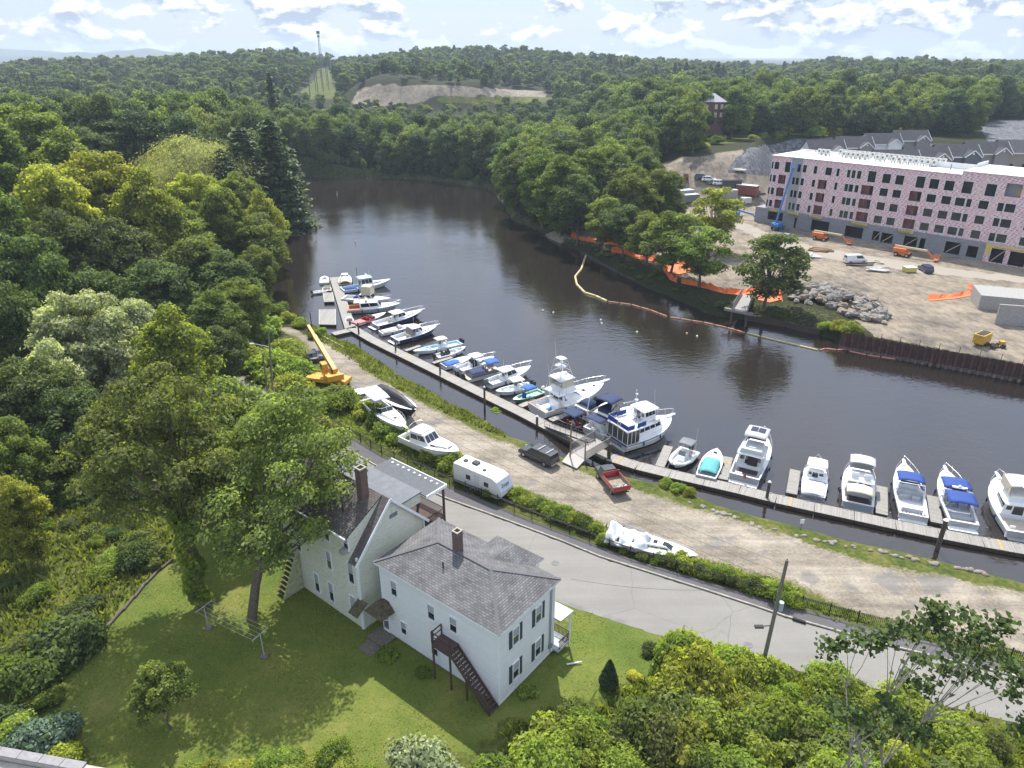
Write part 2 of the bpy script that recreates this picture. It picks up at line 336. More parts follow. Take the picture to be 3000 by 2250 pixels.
def terrain():
    dist = np.concatenate([np.geomspace(9, 34, 30, endpoint=False), np.geomspace(34, 370, 760, endpoint=False), np.geomspace(370, 2600, 260, endpoint=False), np.geomspace(2600, 14000, 24)])
    ang = np.concatenate([np.linspace(-80, -44, 24, endpoint=False), np.linspace(-44, 44, 560), np.linspace(44.5, 80, 24)])
    A, D = np.meshgrid(np.radians(ang), dist); X = D * np.sin(A); Y = D * np.cos(A); Zz = Zt(X, Y)
    PX, PY = proj(X, Y, Zz); PX = np.where(Y < 5, -9999, PX)
    n = wav(X, Y, 9, 3) * 6
    def w(P, soft, k=1): return sstep(soft, -soft, inpoly(P, PX + n * k, PY + n * .5 * k))
    dirt = w(Z_DIRT, 14); dirt = np.maximum(dirt, w(Z_DIRTSL, 8, .6)); 
    dirt = np.maximum(dirt, w(Z_MOUND, 4, .25))
    grey = np.maximum(w(Z_GREY, 8, .8), w(Z_GREY2, 6, .6)); dirt = dirt * (1 - grey)
    fld = np.zeros_like(X)
    for P in Z_FIELD: fld = np.maximum(fld, w(P, 5, .3))
    sd = poly_sd(RIV, X, Y)
    grass = sstep(150, 120, np.hypot(X, Y)) * sstep(-1, .5, sd)
    grass = np.maximum(grass * .8, fld); grass = np.where((dirt > .5) & (Y > 100), 0, grass)
    # scrub strip on the slope above the site and river margin
    grass = np.maximum(grass, sstep(16, 4, np.abs(sd)) * sstep(100, 140, Y) * .45 * (1 - dirt))
    grass = np.maximum(grass, w([(1850,520),(1950,455),(2100,420),(2300,395),(2560,400),(2560,380),(2200,380),(1880,440)], 10) * .9 * (1 - grey) * (1 - dirt))
    grass = grass * (1 - .9 * w([(1640,690),(1800,715),(1960,760),(2090,850),(2180,870),(2180,925),(2060,905),(1900,850),(1760,760),(1650,715)], 8, .6)); dirt = dirt * (1 - .55 * w([(1640,690),(1800,715),(1960,760),(2090,850),(2180,870),(2180,925),(2060,905),(1900,850),(1760,760),(1650,715)], 8, .6))
    colr = np.stack([dirt, grass, grey, np.ones_like(dirt)], -1).reshape(-1, 4)
    nr, nc = X.shape; idx = np.arange(nr * nc).reshape(nr, nc)
    F = np.stack([idx[:-1, :-1], idx[:-1, 1:], idx[1:, 1:], idx[1:, :-1]], -1).reshape(-1, 4)[:, ::-1]
    V = np.stack([X, Y, Zz], -1).reshape(-1, 3)
    m = bpy.data.materials.new('ground'); m.use_nodes = True; nt = m.node_tree; N = nt.nodes; L = nt.links; P = N['Principled BSDF']
    P.inputs['Roughness'].default_value = .95; P.inputs['Specular IOR Level'].default_value = .15
    at = N.new('ShaderNodeAttribute'); at.attribute_name = 'zone'; sp = N.new('ShaderNodeSeparateColor'); L.new(at.outputs['Color'], sp.inputs[0])
    tc = N.new('ShaderNodeTexCoord')
    def nz(s, d=6, r=.65, st=None):
        n = N.new('ShaderNodeTexNoise'); n.inputs['Scale'].default_value = s; n.inputs['Detail'].default_value = d; n.inputs['Roughness'].default_value = r
        if st:
            mp = N.new('ShaderNodeMapping'); mp.inputs['Scale'].default_value = st; mp.inputs['Rotation'].default_value = (0, 0, R(35)); L.new(tc.outputs['Object'], mp.inputs[0]); L.new(mp.outputs[0], n.inputs['Vector'])
        else: L.new(tc.outputs['Object'], n.inputs['Vector'])
        return n.outputs[0]
    def ramp(f, c):
        r = N.new('ShaderNodeValToRGB'); L.new(f, r.inputs[0]); e = r.color_ramp.elements
        while len(e) < len(c): e.new(.5)
        for i, (p, q) in enumerate(c): e[i].position = p; e[i].color = (*q, 1)
        return r.outputs[0]
    def mt(op, a, b):
        n = N.new('ShaderNodeMath'); n.operation = op; n.use_clamp = (op == 'MULTIPLY_ADD')
        for i, v in enumerate((a, b)):
            if isinstance(v, (int, float)): n.inputs[i].default_value = v
            else: L.new(v, n.inputs[i])
        return n.outputs[0]
    def mix(f, a, b):
        n = N.new('ShaderNodeMixRGB'); L.new(f, n.inputs[0]); L.new(a, n.inputs[1]); L.new(b, n.inputs[2]); return n.outputs[0]
    n1 = nz(.25); n2 = nz(2.0, 8, .7); n3 = nz(.9, 7, .7, (1, .45, 1))
    forest = ramp(n2, [(.3, (.018, .022, .010)), (.7, (.05, .055, .022))])
    grs = ramp(mt('ADD', mt('MULTIPLY', n1, .55), mt('MULTIPLY', n2, .45)), [(.36, (.035, .06, .012)), (.5, (.085, .105, .022)), (.66, (.19, .17, .06))])
    n0 = nz(.055, 4, .6); drt = ramp(mt('ADD', mt('MULTIPLY', n3, .35), mt('ADD', mt('MULTIPLY', n1, .3), mt('MULTIPLY', n0, .35))), [(.38, (.095, .088, .08)), (.46, (.18, .155, .125)), (.535, (.28, .235, .18)), (.63, (.36, .31, .25))])
    vo = N.new('ShaderNodeTexVoronoi'); vo.inputs['Scale'].default_value = .9; L.new(tc.outputs['Object'], vo.inputs['Vector'])
    gry = ramp(mt('ADD', mt('MULTIPLY', vo.outputs['Color'], .5), mt('MULTIPLY', n2, .5)), [(.3, (.07, .075, .085)), (.5, (.12, .125, .14)), (.7, (.2, .205, .22))])
    def th(ch):
        r = N.new('ShaderNodeMapRange'); r.interpolation_type = 'SMOOTHSTEP'; L.new(mt('ADD', sp.outputs[ch], mt('MULTIPLY', mt('SUBTRACT', n2, .5), .9)), r.inputs[0]); r.inputs[1].default_value = .42; r.inputs[2].default_value = .58; return r.outputs[0]
    c = mix(th(1), forest, grs); c = mix(th(0), c, drt); c = mix(th(2), c, gry)
    L.new(c, P.inputs['Base Color'])
    b = N.new('ShaderNodeBump'); b.inputs['Strength'].default_value = .7; b.inputs['Distance'].default_value = .25; L.new(n2, b.inputs['Height']); L.new(b.outputs[0], P.inputs['Normal'])
    me = np_mesh('ground', V, F, m, smooth=True, attrs={'zone': ('FLOAT_COLOR', colr)})
    tag(link('ground', me), 'earth, grass banks and building site dirt around the river', 'ground', kind='structure')
    # river sheet, cut to the river outline plus a margin under the banks
    mw = bpy.data.materials.new('river_water'); mw.use_nodes = True; nt = mw.node_tree; N = nt.nodes; L = nt.links; P = N['Principled BSDF']
    P.inputs['Base Color'].default_value = (.021, .016, .0135, 1); P.inputs['Roughness'].default_value = .08; P.inputs['IOR'].default_value = 1.62; P.inputs['Specular IOR Level'].default_value = .95
    tc = N.new('ShaderNodeTexCoord'); mp = N.new('ShaderNodeMapping'); mp.inputs['Scale'].default_value = (.8, 1.25, 1); mp.inputs['Rotation'].default_value = (0, 0, R(-28)); L.new(tc.outputs['Object'], mp.inputs[0])
    def nw(s, d, v=mp.outputs[0]):
        n = N.new('ShaderNodeTexNoise'); n.inputs['Scale'].default_value = s; n.inputs['Detail'].default_value = d; L.new(v, n.inputs['Vector']); return n.outputs[0]
    def mt2(op, a, b):
        n = N.new('ShaderNodeMath'); n.operation = op
        for i, v in enumerate((a, b)):
            if isinstance(v, (int, float)): n.inputs[i].default_value = v
            else: L.new(v, n.inputs[i])
        return n.outputs[0]
    calm = N.new('ShaderNodeMapRange'); L.new(nw(.035, 3), calm.inputs[0]); calm.inputs[1].default_value = .4; calm.inputs[2].default_value = .62; calm.inputs[3].default_value = .35; calm.inputs[4].default_value = 1.0
    h = mt2('MULTIPLY', mt2('ADD', mt2('MULTIPLY', nw(1.5, 3), .75), mt2('MULTIPLY', nw(.45, 2), .8)), calm.outputs[0])
    b = N.new('ShaderNodeBump'); b.inputs['Strength'].default_value = .6; b.inputs['Distance'].default_value = .10; L.new(h, b.inputs['Height']); L.new(b.outputs[0], P.inputs['Normal'])
    xs = np.linspace(-95, 190, 2); 
    q = MB(); q.add([(-120, 40, ZW), (320, 40, ZW), (320, 360, ZW), (-120, 360, ZW)], [(0, 1, 2, 3)])
    tag(q.build('water', mw), 'dark brown river water rippled by a light breeze', 'water', kind='structure')
    # far hills fading to blue
    fm = mat('far_woods', (.03, .05, .02), .95, var=.3, vs=.01)
    for k, (x0, x1, D, hh, nm) in enumerate([(-900, 330, 6800, 26, 1), (120, 620, 6000, 21, 2), (-1500, 200, 5200, 14, 3)]):
        q = MB(); pts = []
        for i in range(60):
            t = i / 59; px = x0 + (x1 - x0) * t; e = math.sin(math.pi * min(1, t * 1.0)) ** .6
            py = 164 - hh * e * (1 + .25 * math.sin(t * 11 + k) + .1 * math.sin(t * 31 + k))
            p = atY(px, py, D); pts.append(p)
        rows = [[(p.x * (1 + s * .12), p.y * (1 + s * .12), (p.z - 20) * (1 - s * s) + 10) for p in pts] for s in (-1, -.6, -.3, 0, .3, .6, 1)]
        q.loft(rows, caps=False)
        tag(q.build('hill', fm), 'far wooded hill fading to blue on the horizon', 'hill', kind='structure')
terrain()
# ---------------------------------------------------------------- trees
def cards(rng, C, Nrm, size, asp=1.5, jit=.55):
    """leaf quads: centres C (n,3), preferred normals"""
    n = len(C); nr = Nrm + rng.normal(0, jit, (n, 3)); nr /= np.linalg.norm(nr, axis=1, keepdims=True) + 1e-9
    a = np.cross(nr, rng.normal(0, 1, (n, 3))); a /= np.linalg.norm(a, axis=1, keepdims=True) + 1e-9; b = np.cross(nr, a)
    s = size * rng.uniform(.55, 1.35, (n, 1)) * .5
    u = a * s * asp; v = b * s
    bend = nr * s * .35
    V = np.stack([C - u - bend, C - v * .9 + bend, C + u - bend, C + v * .9 + bend], 1).reshape(-1, 3)
    return V, np.arange(4 * n).reshape(n, 4)
def clump_leaves(rng, cen, rad, n, squash=.75, up=.25):
    d = rng.normal(0, 1, (n, 3)); d /= np.linalg.norm(d, axis=1, keepdims=True); d[:, 2] = np.where(d[:, 2] < -.35, -d[:, 2], d[:, 2])
    k = rng.integers(0, len(cen), n); 
    k = rng.choice(len(cen), n, p=(rad ** 2 / (rad ** 2).sum()))
    r = rad[k][:, None] * np.clip(rng.normal(.9, .2, (n, 1)), .3, 1.45)
    C = cen[k] + d * r * np.array([1, 1, squash]); nn = d + np.array([0, 0, up]); return C, nn
def broadleaf(seed, H, cr, z0, nclump, ncards, card, shape='round', trunk_r=None, rf=(.2, .38), core=.45):
    rng = np.random.default_rng(seed); ch = (H - z0)
    cz = z0 + ch * .5; cen = []; rad = []
    while len(cen) < nclump:
        p = rng.uniform(-1, 1, 3)
        if np.linalg.norm(p) > 1: continue
        if np.linalg.norm(p) < core and rng.random() < .7: continue
        wz = 1.0
        if shape == 'oval': wz = 1 - .35 * abs(p[2])
        if shape == 'vase': wz = .62 + .38 * (p[2] + 1) / 2
        if shape == 'dome': wz = 1 - .45 * max(0, p[2])
        rr = cr * rng.uniform(*rf); q = np.array([p[0] * (cr - rr * .7) * wz, p[1] * (cr - rr * .7) * wz, cz + p[2] * (ch * .5 - rr * .5)])
        cen.append(q); rad.append(rr)
    cen = np.array(cen); rad = np.array(rad)
    C, nn = clump_leaves(rng, cen, rad, ncards); V, F = cards(rng, C, nn, card)
    t = MB(); tr = trunk_r or H * .018; top = Vector((0, 0, z0 + ch * .45))
    pts = [Vector((0, 0, -.6)), Vector((0, 0, .25)), Vector((rng.normal(0, .1), rng.normal(0, .1), z0 * .6)), Vector((rng.normal(0, .2), rng.normal(0, .2), z0 + ch * .15)), top]
    t.tube(pts, [tr * 1.5, tr * 1.15, tr, tr * .75, tr * .35], 7)
    order = np.argsort(cen[:, 2]); pick = order[:: max(1, nclump // (14 if ncards < 9000 else 34))]
    for i in pick:
        e = Vector(cen[i]); s0 = min(max(.3, (e.z - z0) / ch * .75), .92); b0 = Vector((0, 0, z0 * .8 + (top.z - z0 * .8) * s0 * .9))
        m = b0.lerp(e, .5) + Vector((0, 0, -.06 * ch + rng.normal(0, .2)))
        t.tube([b0, m, e + (e - m) * .25], [tr * .42, tr * .25, tr * .07], 5, False)
    return (V, F), t
def conifer(seed, H, cr, z0, nwh, nb, card, cone=1.0):
    rng = np.random.default_rng(seed); Cs = []; Ns = []
    t = MB(); t.tube([(0, 0, -.5), (0, 0, H * .5), (0, 0, H * .97)], [H * .016, H * .011, .03], 6)
    for w in range(nwh):
        s = w / (nwh - 1); z = z0 + (H - z0) * s; rr = cr * ((1 - s) ** (.75 * cone)) * rng.uniform(.78, 1.15) + .15
        for k in range(nb):
            a = rng.uniform(0, 6.283); L = rr * rng.uniform(.55, 1.12); m = max(3, int(14 * L / cr) + 3)
            u = rng.uniform(.12, 1, m) ** .8; dr = -.12 * L; lift = .1 * L
            sw = rng.normal(0, .13 * L, m) * u
            x = np.cos(a) * L * u - np.sin(a) * sw; y = np.sin(a) * L * u + np.cos(a) * sw; zz = z + dr * u + lift * u * u + rng.normal(0, .12, m)
            Cs.append(np.stack([x, y, zz], 1)); Ns.append(np.tile([np.cos(a) * .35, np.sin(a) * .35, 1.0], (m, 1)))
    C = np.concatenate(Cs); Nn = np.concatenate(Ns); V, F = cards(rng, C, Nn, card, 1.9, .38); return (V, F), t
def willow(seed, H, cr, n):
    rng = np.random.default_rng(seed); (V0, F0), t = broadleaf(seed, H, cr, H * .22, 46, 10, .3, 'dome')
    cen = []
    for i in range(64):
        a = rng.uniform(0, 6.283); r = cr * math.sqrt(rng.uniform(0, .92)); z = H * (.97 - .42 * (r / cr) ** 2) - rng.uniform(0, 1.2); cen.append((r * math.cos(a), r * math.sin(a), z))
    cen = np.array(cen); k = rng.integers(0, 64, n); off = rng.normal(0, 1, (n, 3)) * np.array([.95, .95, .5]) * cr * .13
    C = cen[k] + off; drop = rng.uniform(0, 1, n) ** 1.3 * H * .4; rad = np.hypot(C[:, 0], C[:, 1]) / cr; C[:, 2] -= drop * (.35 + .65 * rad)
    u = np.zeros((n, 3)); u[:, 2] = -1; out = C * np.array([1, 1, 0]); out /= np.linalg.norm(out, axis=1, keepdims=True) + 1e-6
    u = u * (.25 + .75 * rad[:, None]) + out * .3 + rng.normal(0, .3, (n, 3)); u /= np.linalg.norm(u, axis=1, keepdims=True); b = np.cross(u, out + rng.normal(0, .4, (n, 3))); b /= np.linalg.norm(b, axis=1, keepdims=True) + 1e-6
    s = rng.uniform(.28, .55, (n, 1)); V = np.stack([C - u * s * .6, C - b * s * .2, C + u * s * .6, C + b * s * .2], 1).reshape(-1, 3)
    return (V, np.arange(4 * n).reshape(n, 4)), t
def treeproto(crown, trunk_mb, leafm, barkm=bark, nm='crown'):
    (V, F) = crown; me = np_mesh(nm, V, F, leafm)
    tm = bpy.data.meshes.new('trunk'); tm.from_pydata(trunk_mb.v, [], trunk_mb.f); tm.materials.append(barkm); tm.polygons.foreach_set('use_smooth', [True] * len(trunk_mb.f)); tm.update()
    return me, tm
def put_tree(name, label, cat, proto, loc, s=1.0, rz=None, group=None, sz=None, lm=None, tilt=0):
    o = thing(name, label, cat, loc, random.uniform(0, 6.28) if rz is None else rz, group); o.scale = (s, s, sz or s)
    c = link('crown', proto[0], o); link('trunk', proto[1], o)
    if lm: c.material_slots[0].link = 'OBJECT'; c.material_slots[0].material = lm
    return o
L_MID = leaf('leaf_mid', (.058, .098, .022)); L_DARK = leaf('leaf_dark', (.042, .070, .020), tr=.35, hue=(1.15, 1.05, .8)); L_BRI = leaf('leaf_bright', (.105, .145, .022), tr=.5)
L_SIL = leaf('leaf_silver', (.16, .19, .11), tr=.35, hue=(1.1, 1.05, .95)); L_WIL = leaf('leaf_willow', (.135, .145, .06), tr=.45, hue=(1.05, 1.0, .8)); L_NEED = leaf('needle', (.032, .056, .022), tr=.2, hue=(1.1, 1.05, .9))
L_OLIVE = leaf('leaf_olive', (.075, .102, .03), tr=.5, hue=(1.1, 1.05, .8)); L_BUSH = leaf('leaf_bush', (.09, .15, .022), tr=.5); L_YEL = leaf('leaf_yellow', (.19, .24, .025), tr=.5); L_BLUE = leaf('leaf_bluegreen', (.075, .12, .09), tr=.3, hue=(1.1, 1.05, 1)); L_BIG = leaf('leaf_broad', (.036, .066, .02), tr=.3, ns=1.2)
L_FM = leaf('leaf_far', (.048, .08, .028), tr=.4, hue=(1.15, 1.05, .8)); L_FD = leaf('leaf_far_dark', (.030, .056, .022), tr=.3, hue=(1.1, 1.05, .9)); L_FB = leaf('leaf_far_bright', (.062, .096, .024), tr=.4, hue=(1.15, 1.05, .8))
random.seed(7)
# mid-distance prototypes
PM = [treeproto(*broadleaf(100 + i, 17, 5.6 + .5 * (i % 3), 1.2, 44 + 4 * (i % 3), 8200, .45, ['round', 'oval', 'dome', 'vase', 'oval', 'round'][i]), [L_FM, L_FD, L_FM, L_FB, L_FD, L_FB][i]) for i in range(6)]
PP = [treeproto(*conifer(200 + i, 24, 4.6, 2.0 + i, 30, 7, .75), L_NEED) for i in range(3)]
# far prototypes, fewer and larger leaf sprays
PF = [treeproto(*broadleaf(300 + i, 15, 5.8 + .6 * (i % 3), .5, 24, 1700, .95, ['round', 'oval', 'dome', 'round', 'oval'][i]), [L_FM, L_FD, L_FM, L_FB, L_FD][i]) for i in range(5)]
PFC = [treeproto(*conifer(400 + i, 16, 4.8, 1, 13, 10, 1.3, .8), L_NEED) for i in range(2)]
NB = 0
def zone_open(px, py):
    """True where the photograph shows open ground rather than woods"""
    o = inpoly(Z_DIRT, px, py) < 4
    for P in [Z_GREY, Z_GREY2, Z_DIRTSL, Z_MOUND] + Z_FIELD: o |= inpoly(P, px, py) < 3
    return o
def scatter(x0, x1, y0, y1, step, seed):
    rng = np.random.default_rng(seed); X, Y = np.meshgrid(np.arange(x0, x1, step), np.arange(y0, y1, step)); n = X.size
    X = X.ravel() + rng.uniform(-.42, .42, n) * step; Y = Y.ravel() + rng.uniform(-.42, .42, n) * step; return X, Y, rng
def woods():
    global NB
    X, Y, rng = scatter(-330, 460, 150, 520, 7.6, 11)
    X2, Y2, _ = scatter(-1250, 1300, 520, 1320, 15.5, 12)
    X = np.concatenate([X, X2]); Y = np.concatenate([Y, Y2]); Z = Zt(X, Y); PX, PY = proj(X, Y, Z)
    sd = poly_sd(RIV, X, Y); keep = (sd > 3.5) & (PX > -260) & (PX < 3260) & ~zone_open(PX, PY)
    # keep the near left bank for the hand-placed wood, and the right bank for its own row
    keep &= ~((PX < 900) & (Y < 222) & (X < 0)); 
    keep &= ~((PX > 1480) & (Y < 246 + .35 * (X))); keep &= ~((PX > 2150) & (PY > 400) & (Y < 500))
    keep &= ~((PX > 2035) & (PX < 2150) & (PY > 330) & (PY < 440) & (Y < 319))
    X, Y, Z, PX, PY = X[keep], Y[keep], Z[keep], PX[keep], PY[keep]; D = np.hypot(X, Y)
    con = (wav(X, Y, 120, 5) + rng.normal(0, .35, len(X)) > np.where(D > 560, 1.3, 1.6))
    order = np.argsort(D); nind = 0; far = []; nt_ = len(X)
    XS, YS, _ = scatter(-330, 330, 205, 400, 3.6, 14); ZS = Zt(XS, YS); px_, py_ = proj(XS, YS, ZS); sS = poly_sd(RIV, XS, YS); kS = (sS > .3) & (sS < 6) & (px_ > 560) & (px_ < 1760) & (py_ < 690); XL, YL, _ = scatter(-230, -60, 60, 260, 9, 15); pl, _q = proj(XL, YL, 10 + 0 * XL); kL = pl < -190; ZL = Zt(XL, YL); XS = np.concatenate([XS, XL]); YS = np.concatenate([YS, YL]); ZS = np.concatenate([ZS, ZL]); px_ = np.concatenate([px_, pl]); kS = np.concatenate([kS, kL]); X = np.concatenate([X, XS[kS]]); Y = np.concatenate([Y, YS[kS]]); Z = np.concatenate([Z, ZS[kS]]); PX = np.concatenate([PX, px_[kS]]); D = np.hypot(X, Y); con = np.concatenate([con, np.zeros(kS.sum(), bool)]); far += list(range(nt_, len(X)))
    for i in order:
        d = D[i]
        if nind < 250:
            nind += 1
            if con[i]: p = random.choice(PP); nm, s = 'pine_tree', random.uniform(.7, 1.0)
            else: p = random.choice(PM); nm, s = 'broadleaf_tree', random.uniform(1.0, 1.35)
            side = 'left of' if PX[i] < 1000 else ('behind' if PX[i] < 1520 else 'right of')
            lab = ('dark pine standing in the wood %s the far bend of the river' if con[i] else 'leafy green tree in the wood %s the far bend of the river') % side
            put_tree(nm, lab, 'tree', p, (X[i], Y[i], Z[i] - .2), s, sz=s * random.uniform(.9, 1.15), group=('pines' if con[i] else 'broadleaf trees') + ' in the wood %s the river bend' % side)
        else: far.append(i)
    print('forest individuals', nind, 'instanced', len(far)); NB = nind
    # the rest of the woods as one object: geometry nodes instancing the shared tree meshes
    idx = np.array(far); n = len(idx); low = (idx >= nt_) & (PX[idx] > -100); me = bpy.data.meshes.new('forest'); me.vertices.add(n)
    me.vertices.foreach_set('co', np.stack([X[idx], Y[idx], Z[idx] - .3], 1).astype(np.float32).ravel())
    near = D[idx] < 520; r2 = np.random.default_rng(5); k = np.where(con[idx], 6 + r2.integers(0, 2, n), np.where(near, r2.integers(0, 6, n), 8 + r2.integers(0, 5, n)))
    k = np.where(con[idx] & ~near, 13 + r2.integers(0, 2, n), k)
    s = r2.uniform(.62, 1.0, n) + .38 * (r2.random(n) ** 3) * np.where(near, 1.25, 1.3); s = np.where((PX[idx] > 860) & (PX[idx] < 1640) & (D[idx] > 400) & (D[idx] < 640), s * .6, s); s = np.where(low, s * r2.uniform(.22, .42, n), s)
    for nm, ty, arr in (('kind_i', 'INT', k), ('scl', 'FLOAT', s), ('rot', 'FLOAT', r2.uniform(0, 6.28, n))):
        a = me.attributes.new(nm, ty, 'POINT'); a.data.foreach_set('value', arr.astype(np.int32 if ty == 'INT' else np.float32))
    lib = bpy.data.collections.new('tree_library')
    for j, pr in enumerate(PM + PP[:2] + PF + PFC):
        o = bpy.data.objects.new('tree_library_%02d' % j, pr[0]); lib.objects.link(o)
    o = link('forest', me); tag(o, 'unbroken green woods covering the hills beyond the river up to the skyline', 'forest', kind='stuff')
    ng = bpy.data.node_groups.new('forest_scatter', 'GeometryNodeTree'); ng.interface.new_socket('Geometry', in_out='INPUT', socket_type='NodeSocketGeometry'); ng.interface.new_socket('Geometry', in_out='OUTPUT', socket_type='NodeSocketGeometry')
    N = ng.nodes; L = ng.links; gi = N.new('NodeGroupInput'); go = N.new('NodeGroupOutput'); ip = N.new('GeometryNodeInstanceOnPoints'); ci = N.new('GeometryNodeCollectionInfo')
    ci.inputs['Collection'].default_value = lib; ci.inputs['Separate Children'].default_value = True; ci.inputs['Reset Children'].default_value = True
    mp = N.new('GeometryNodeMeshToPoints'); L.new(gi.outputs[0], mp.inputs[0]); L.new(mp.outputs[0], ip.inputs['Points']); L.new(ci.outputs[0], ip.inputs['Instance']); ip.inputs['Pick Instance'].default_value = True
    def attr(nm, ty):
        a = N.new('GeometryNodeInputNamedAttribute'); a.data_type = ty; a.inputs['Name'].default_value = nm; return a.outputs[0]
    L.new(attr('kind_i', 'INT'), ip.inputs['Instance Index']); cx = N.new('ShaderNodeCombineXYZ'); L.new(attr('rot', 'FLOAT'), cx.inputs[2]); L.new(cx.outputs[0], ip.inputs['Rotation']); L.new(attr('scl', 'FLOAT'), ip.inputs['Scale'])
    L.new(ip.outputs[0], go.inputs[0]); md = o.modifiers.new('scatter', 'NODES'); md.node_group = ng
woods()
# ---------------------------------------------------------------- sheets of the near ground
def densify(pts, step=1.0):
    out = []
    for i in range(len(pts)):
        a = Vector(pts[i]); b = Vector(pts[(i + 1) % len(pts)]); n = max(1, int((b - a).length / step))
        out += [a.lerp(b, k / n) for k in range(n)]
    return out
def sheet(name, px, z, m, label, cat, jit=.3, step=.35, fade=True, kind='structure', zf=None):
    """ground sheet over an outlined area; vertex attribute 'edge' = distance to its border"""
    P = np.array([G(x, y, z)[:2] for x, y in px]); x0, y0 = P.min(0) - 1; x1, y1 = P.max(0) + 1
    X, Y = np.meshgrid(np.arange(x0, x1, step), np.arange(y0, y1, step)); sd = -poly_sd(P, X, Y)
    sdj = sd + jit * wav(X, Y, 1.1, 4) if jit else sd
    nr, nc = X.shape; idx = np.arange(nr * nc).reshape(nr, nc); inn = sdj > -.2
    F = np.stack([idx[:-1, :-1], idx[:-1, 1:], idx[1:, 1:], idx[1:, :-1]], -1); ok = inn[:-1, :-1] & inn[:-1, 1:] & inn[1:, 1:] & inn[1:, :-1]
    F = F[ok]; used = np.unique(F); rem = np.full(nr * nc, -1); rem[used] = np.arange(len(used)); F = rem[F]
    zz = (Zt(X, Y) + z if zf is None else zf(X, Y)).ravel()[used]
    V = np.stack([X.ravel()[used], Y.ravel()[used], zz], 1)
    me = np_mesh(name, V, F, m, smooth=True, attrs={'edge': ('FLOAT', sdj.ravel()[used])})
    return tag(link(name, me), label, cat, kind=kind)
def surf(name, ramps, scales=(.25, 2.2), edgecol=None, edge=(.2, 2.2), bump=.4, crack=None, spots=None, streak=None):
    m = bpy.data.materials.new(name); m.use_nodes = True; nt = m.node_tree; N = nt.nodes; L = nt.links; P = N['Principled BSDF']; P.inputs['Roughness'].default_value = .9; P.inputs['Specular IOR Level'].default_value = .2
    tc = N.new('ShaderNodeTexCoord')
    def nz(s, d=7, r=.68):
        n = N.new('ShaderNodeTexNoise'); n.inputs['Scale'].default_value = s; n.inputs['Detail'].default_value = d; n.inputs['Roughness'].default_value = r; L.new(tc.outputs['Object'], n.inputs['Vector']); return n.outputs[0]
    def mt(op, a, b):
        n = N.new('ShaderNodeMath'); n.operation = op
        for i, v in enumerate((a, b)):
            if isinstance(v, (int, float)): n.inputs[i].default_value = v
            else: L.new(v, n.inputs[i])
        return n.outputs[0]
    n1 = nz(scales[0]); n2 = nz(scales[1], 9, .75)
    r = N.new('ShaderNodeValToRGB'); L.new(mt('ADD', mt('MULTIPLY', n1, .5), mt('MULTIPLY', n2, .5)), r.inputs[0]); e = r.color_ramp.elements
    while len(e) < len(ramps): e.new(.5)
    for i, (p, q) in enumerate(ramps): e[i].position = p; e[i].color = (*q, 1)
    c = r.outputs[0]
    if spots:   # worn patches with a shape of their own
        n3 = nz(spots[0], 6, .6); q = N.new('ShaderNodeMapRange'); L.new(n3, q.inputs[0]); q.inputs[1].default_value = spots[1]; q.inputs[2].default_value = spots[1] + .05
        mx = N.new('ShaderNodeMixRGB'); L.new(mt('MULTIPLY', q.outputs[0], .7), mx.inputs[0]); L.new(c, mx.inputs[1]); mx.inputs[2].default_value = (*spots[2], 1); c = mx.outputs[0]
    if streak:  # wheel tracks running along the surface
        mp = N.new('ShaderNodeMapping'); mp.inputs['Rotation'].default_value = (0, 0, R(streak)); mp.inputs['Scale'].default_value = (.035, .75, 1); L.new(tc.outputs['Object'], mp.inputs[0]); ns_ = N.new('ShaderNodeTexNoise'); ns_.inputs['Scale'].default_value = 1; ns_.inputs['Detail'].default_value = 5; ns_.inputs['Roughness'].default_value = .6; L.new(mp.outputs[0], ns_.inputs['Vector'])
        q = N.new('ShaderNodeMapRange'); L.new(ns_.outputs[0], q.inputs[0]); q.inputs[1].default_value = .35; q.inputs[2].default_value = .65; q.inputs[3].default_value = .74 if streak > 31 else .93; q.inputs[4].default_value = 1.12 if streak > 31 else 1.04; sc_ = N.new('ShaderNodeVectorMath'); sc_.operation = 'SCALE'; L.new(c, sc_.inputs[0]); L.new(q.outputs[0], sc_.inputs['Scale']); c = sc_.outputs[0]
    if edgecol:
        at = N.new('ShaderNodeAttribute'); at.attribute_name = 'edge'
        q = N.new('ShaderNodeMapRange'); q.interpolation_type = 'SMOOTHSTEP'; L.new(mt('ADD', at.outputs['Fac'], mt('MULTIPLY', mt('SUBTRACT', n2, .5), 3.0)), q.inputs[0]); q.inputs[1].default_value = edge[1]; q.inputs[2].default_value = edge[0]
        ec = N.new('ShaderNodeValToRGB'); L.new(n2, ec.inputs[0]); ec.color_ramp.elements[0].position = .35; ec.color_ramp.elements[1].position = .65; ec.color_ramp.elements[0].color = (*edgecol[0], 1); ec.color_ramp.elements[1].color = (*edgecol[1], 1)
        mx = N.new('ShaderNodeMixRGB'); L.new(q.outputs[0], mx.inputs[0]); L.new(c, mx.inputs[1]); L.new(ec.outputs[0], mx.inputs[2]); c = mx.outputs[0]
    if crack:
        v = N.new('ShaderNodeTexVoronoi'); v.feature = 'DISTANCE_TO_EDGE'; v.inputs['Scale'].default_value = crack[0]
        wq = N.new('ShaderNodeMixRGB'); wq.blend_type = 'ADD'; wq.inputs[0].default_value = .5; L.new(tc.outputs['Object'], wq.inputs[1]); nn = N.new('ShaderNodeTexNoise'); nn.inputs['Scale'].default_value = .9; nn.inputs['Detail'].default_value = 5; L.new(tc.outputs['Object'], nn.inputs['Vector']); L.new(nn.outputs['Color'], wq.inputs[2]); L.new(wq.outputs[0], v.inputs['Vector'])
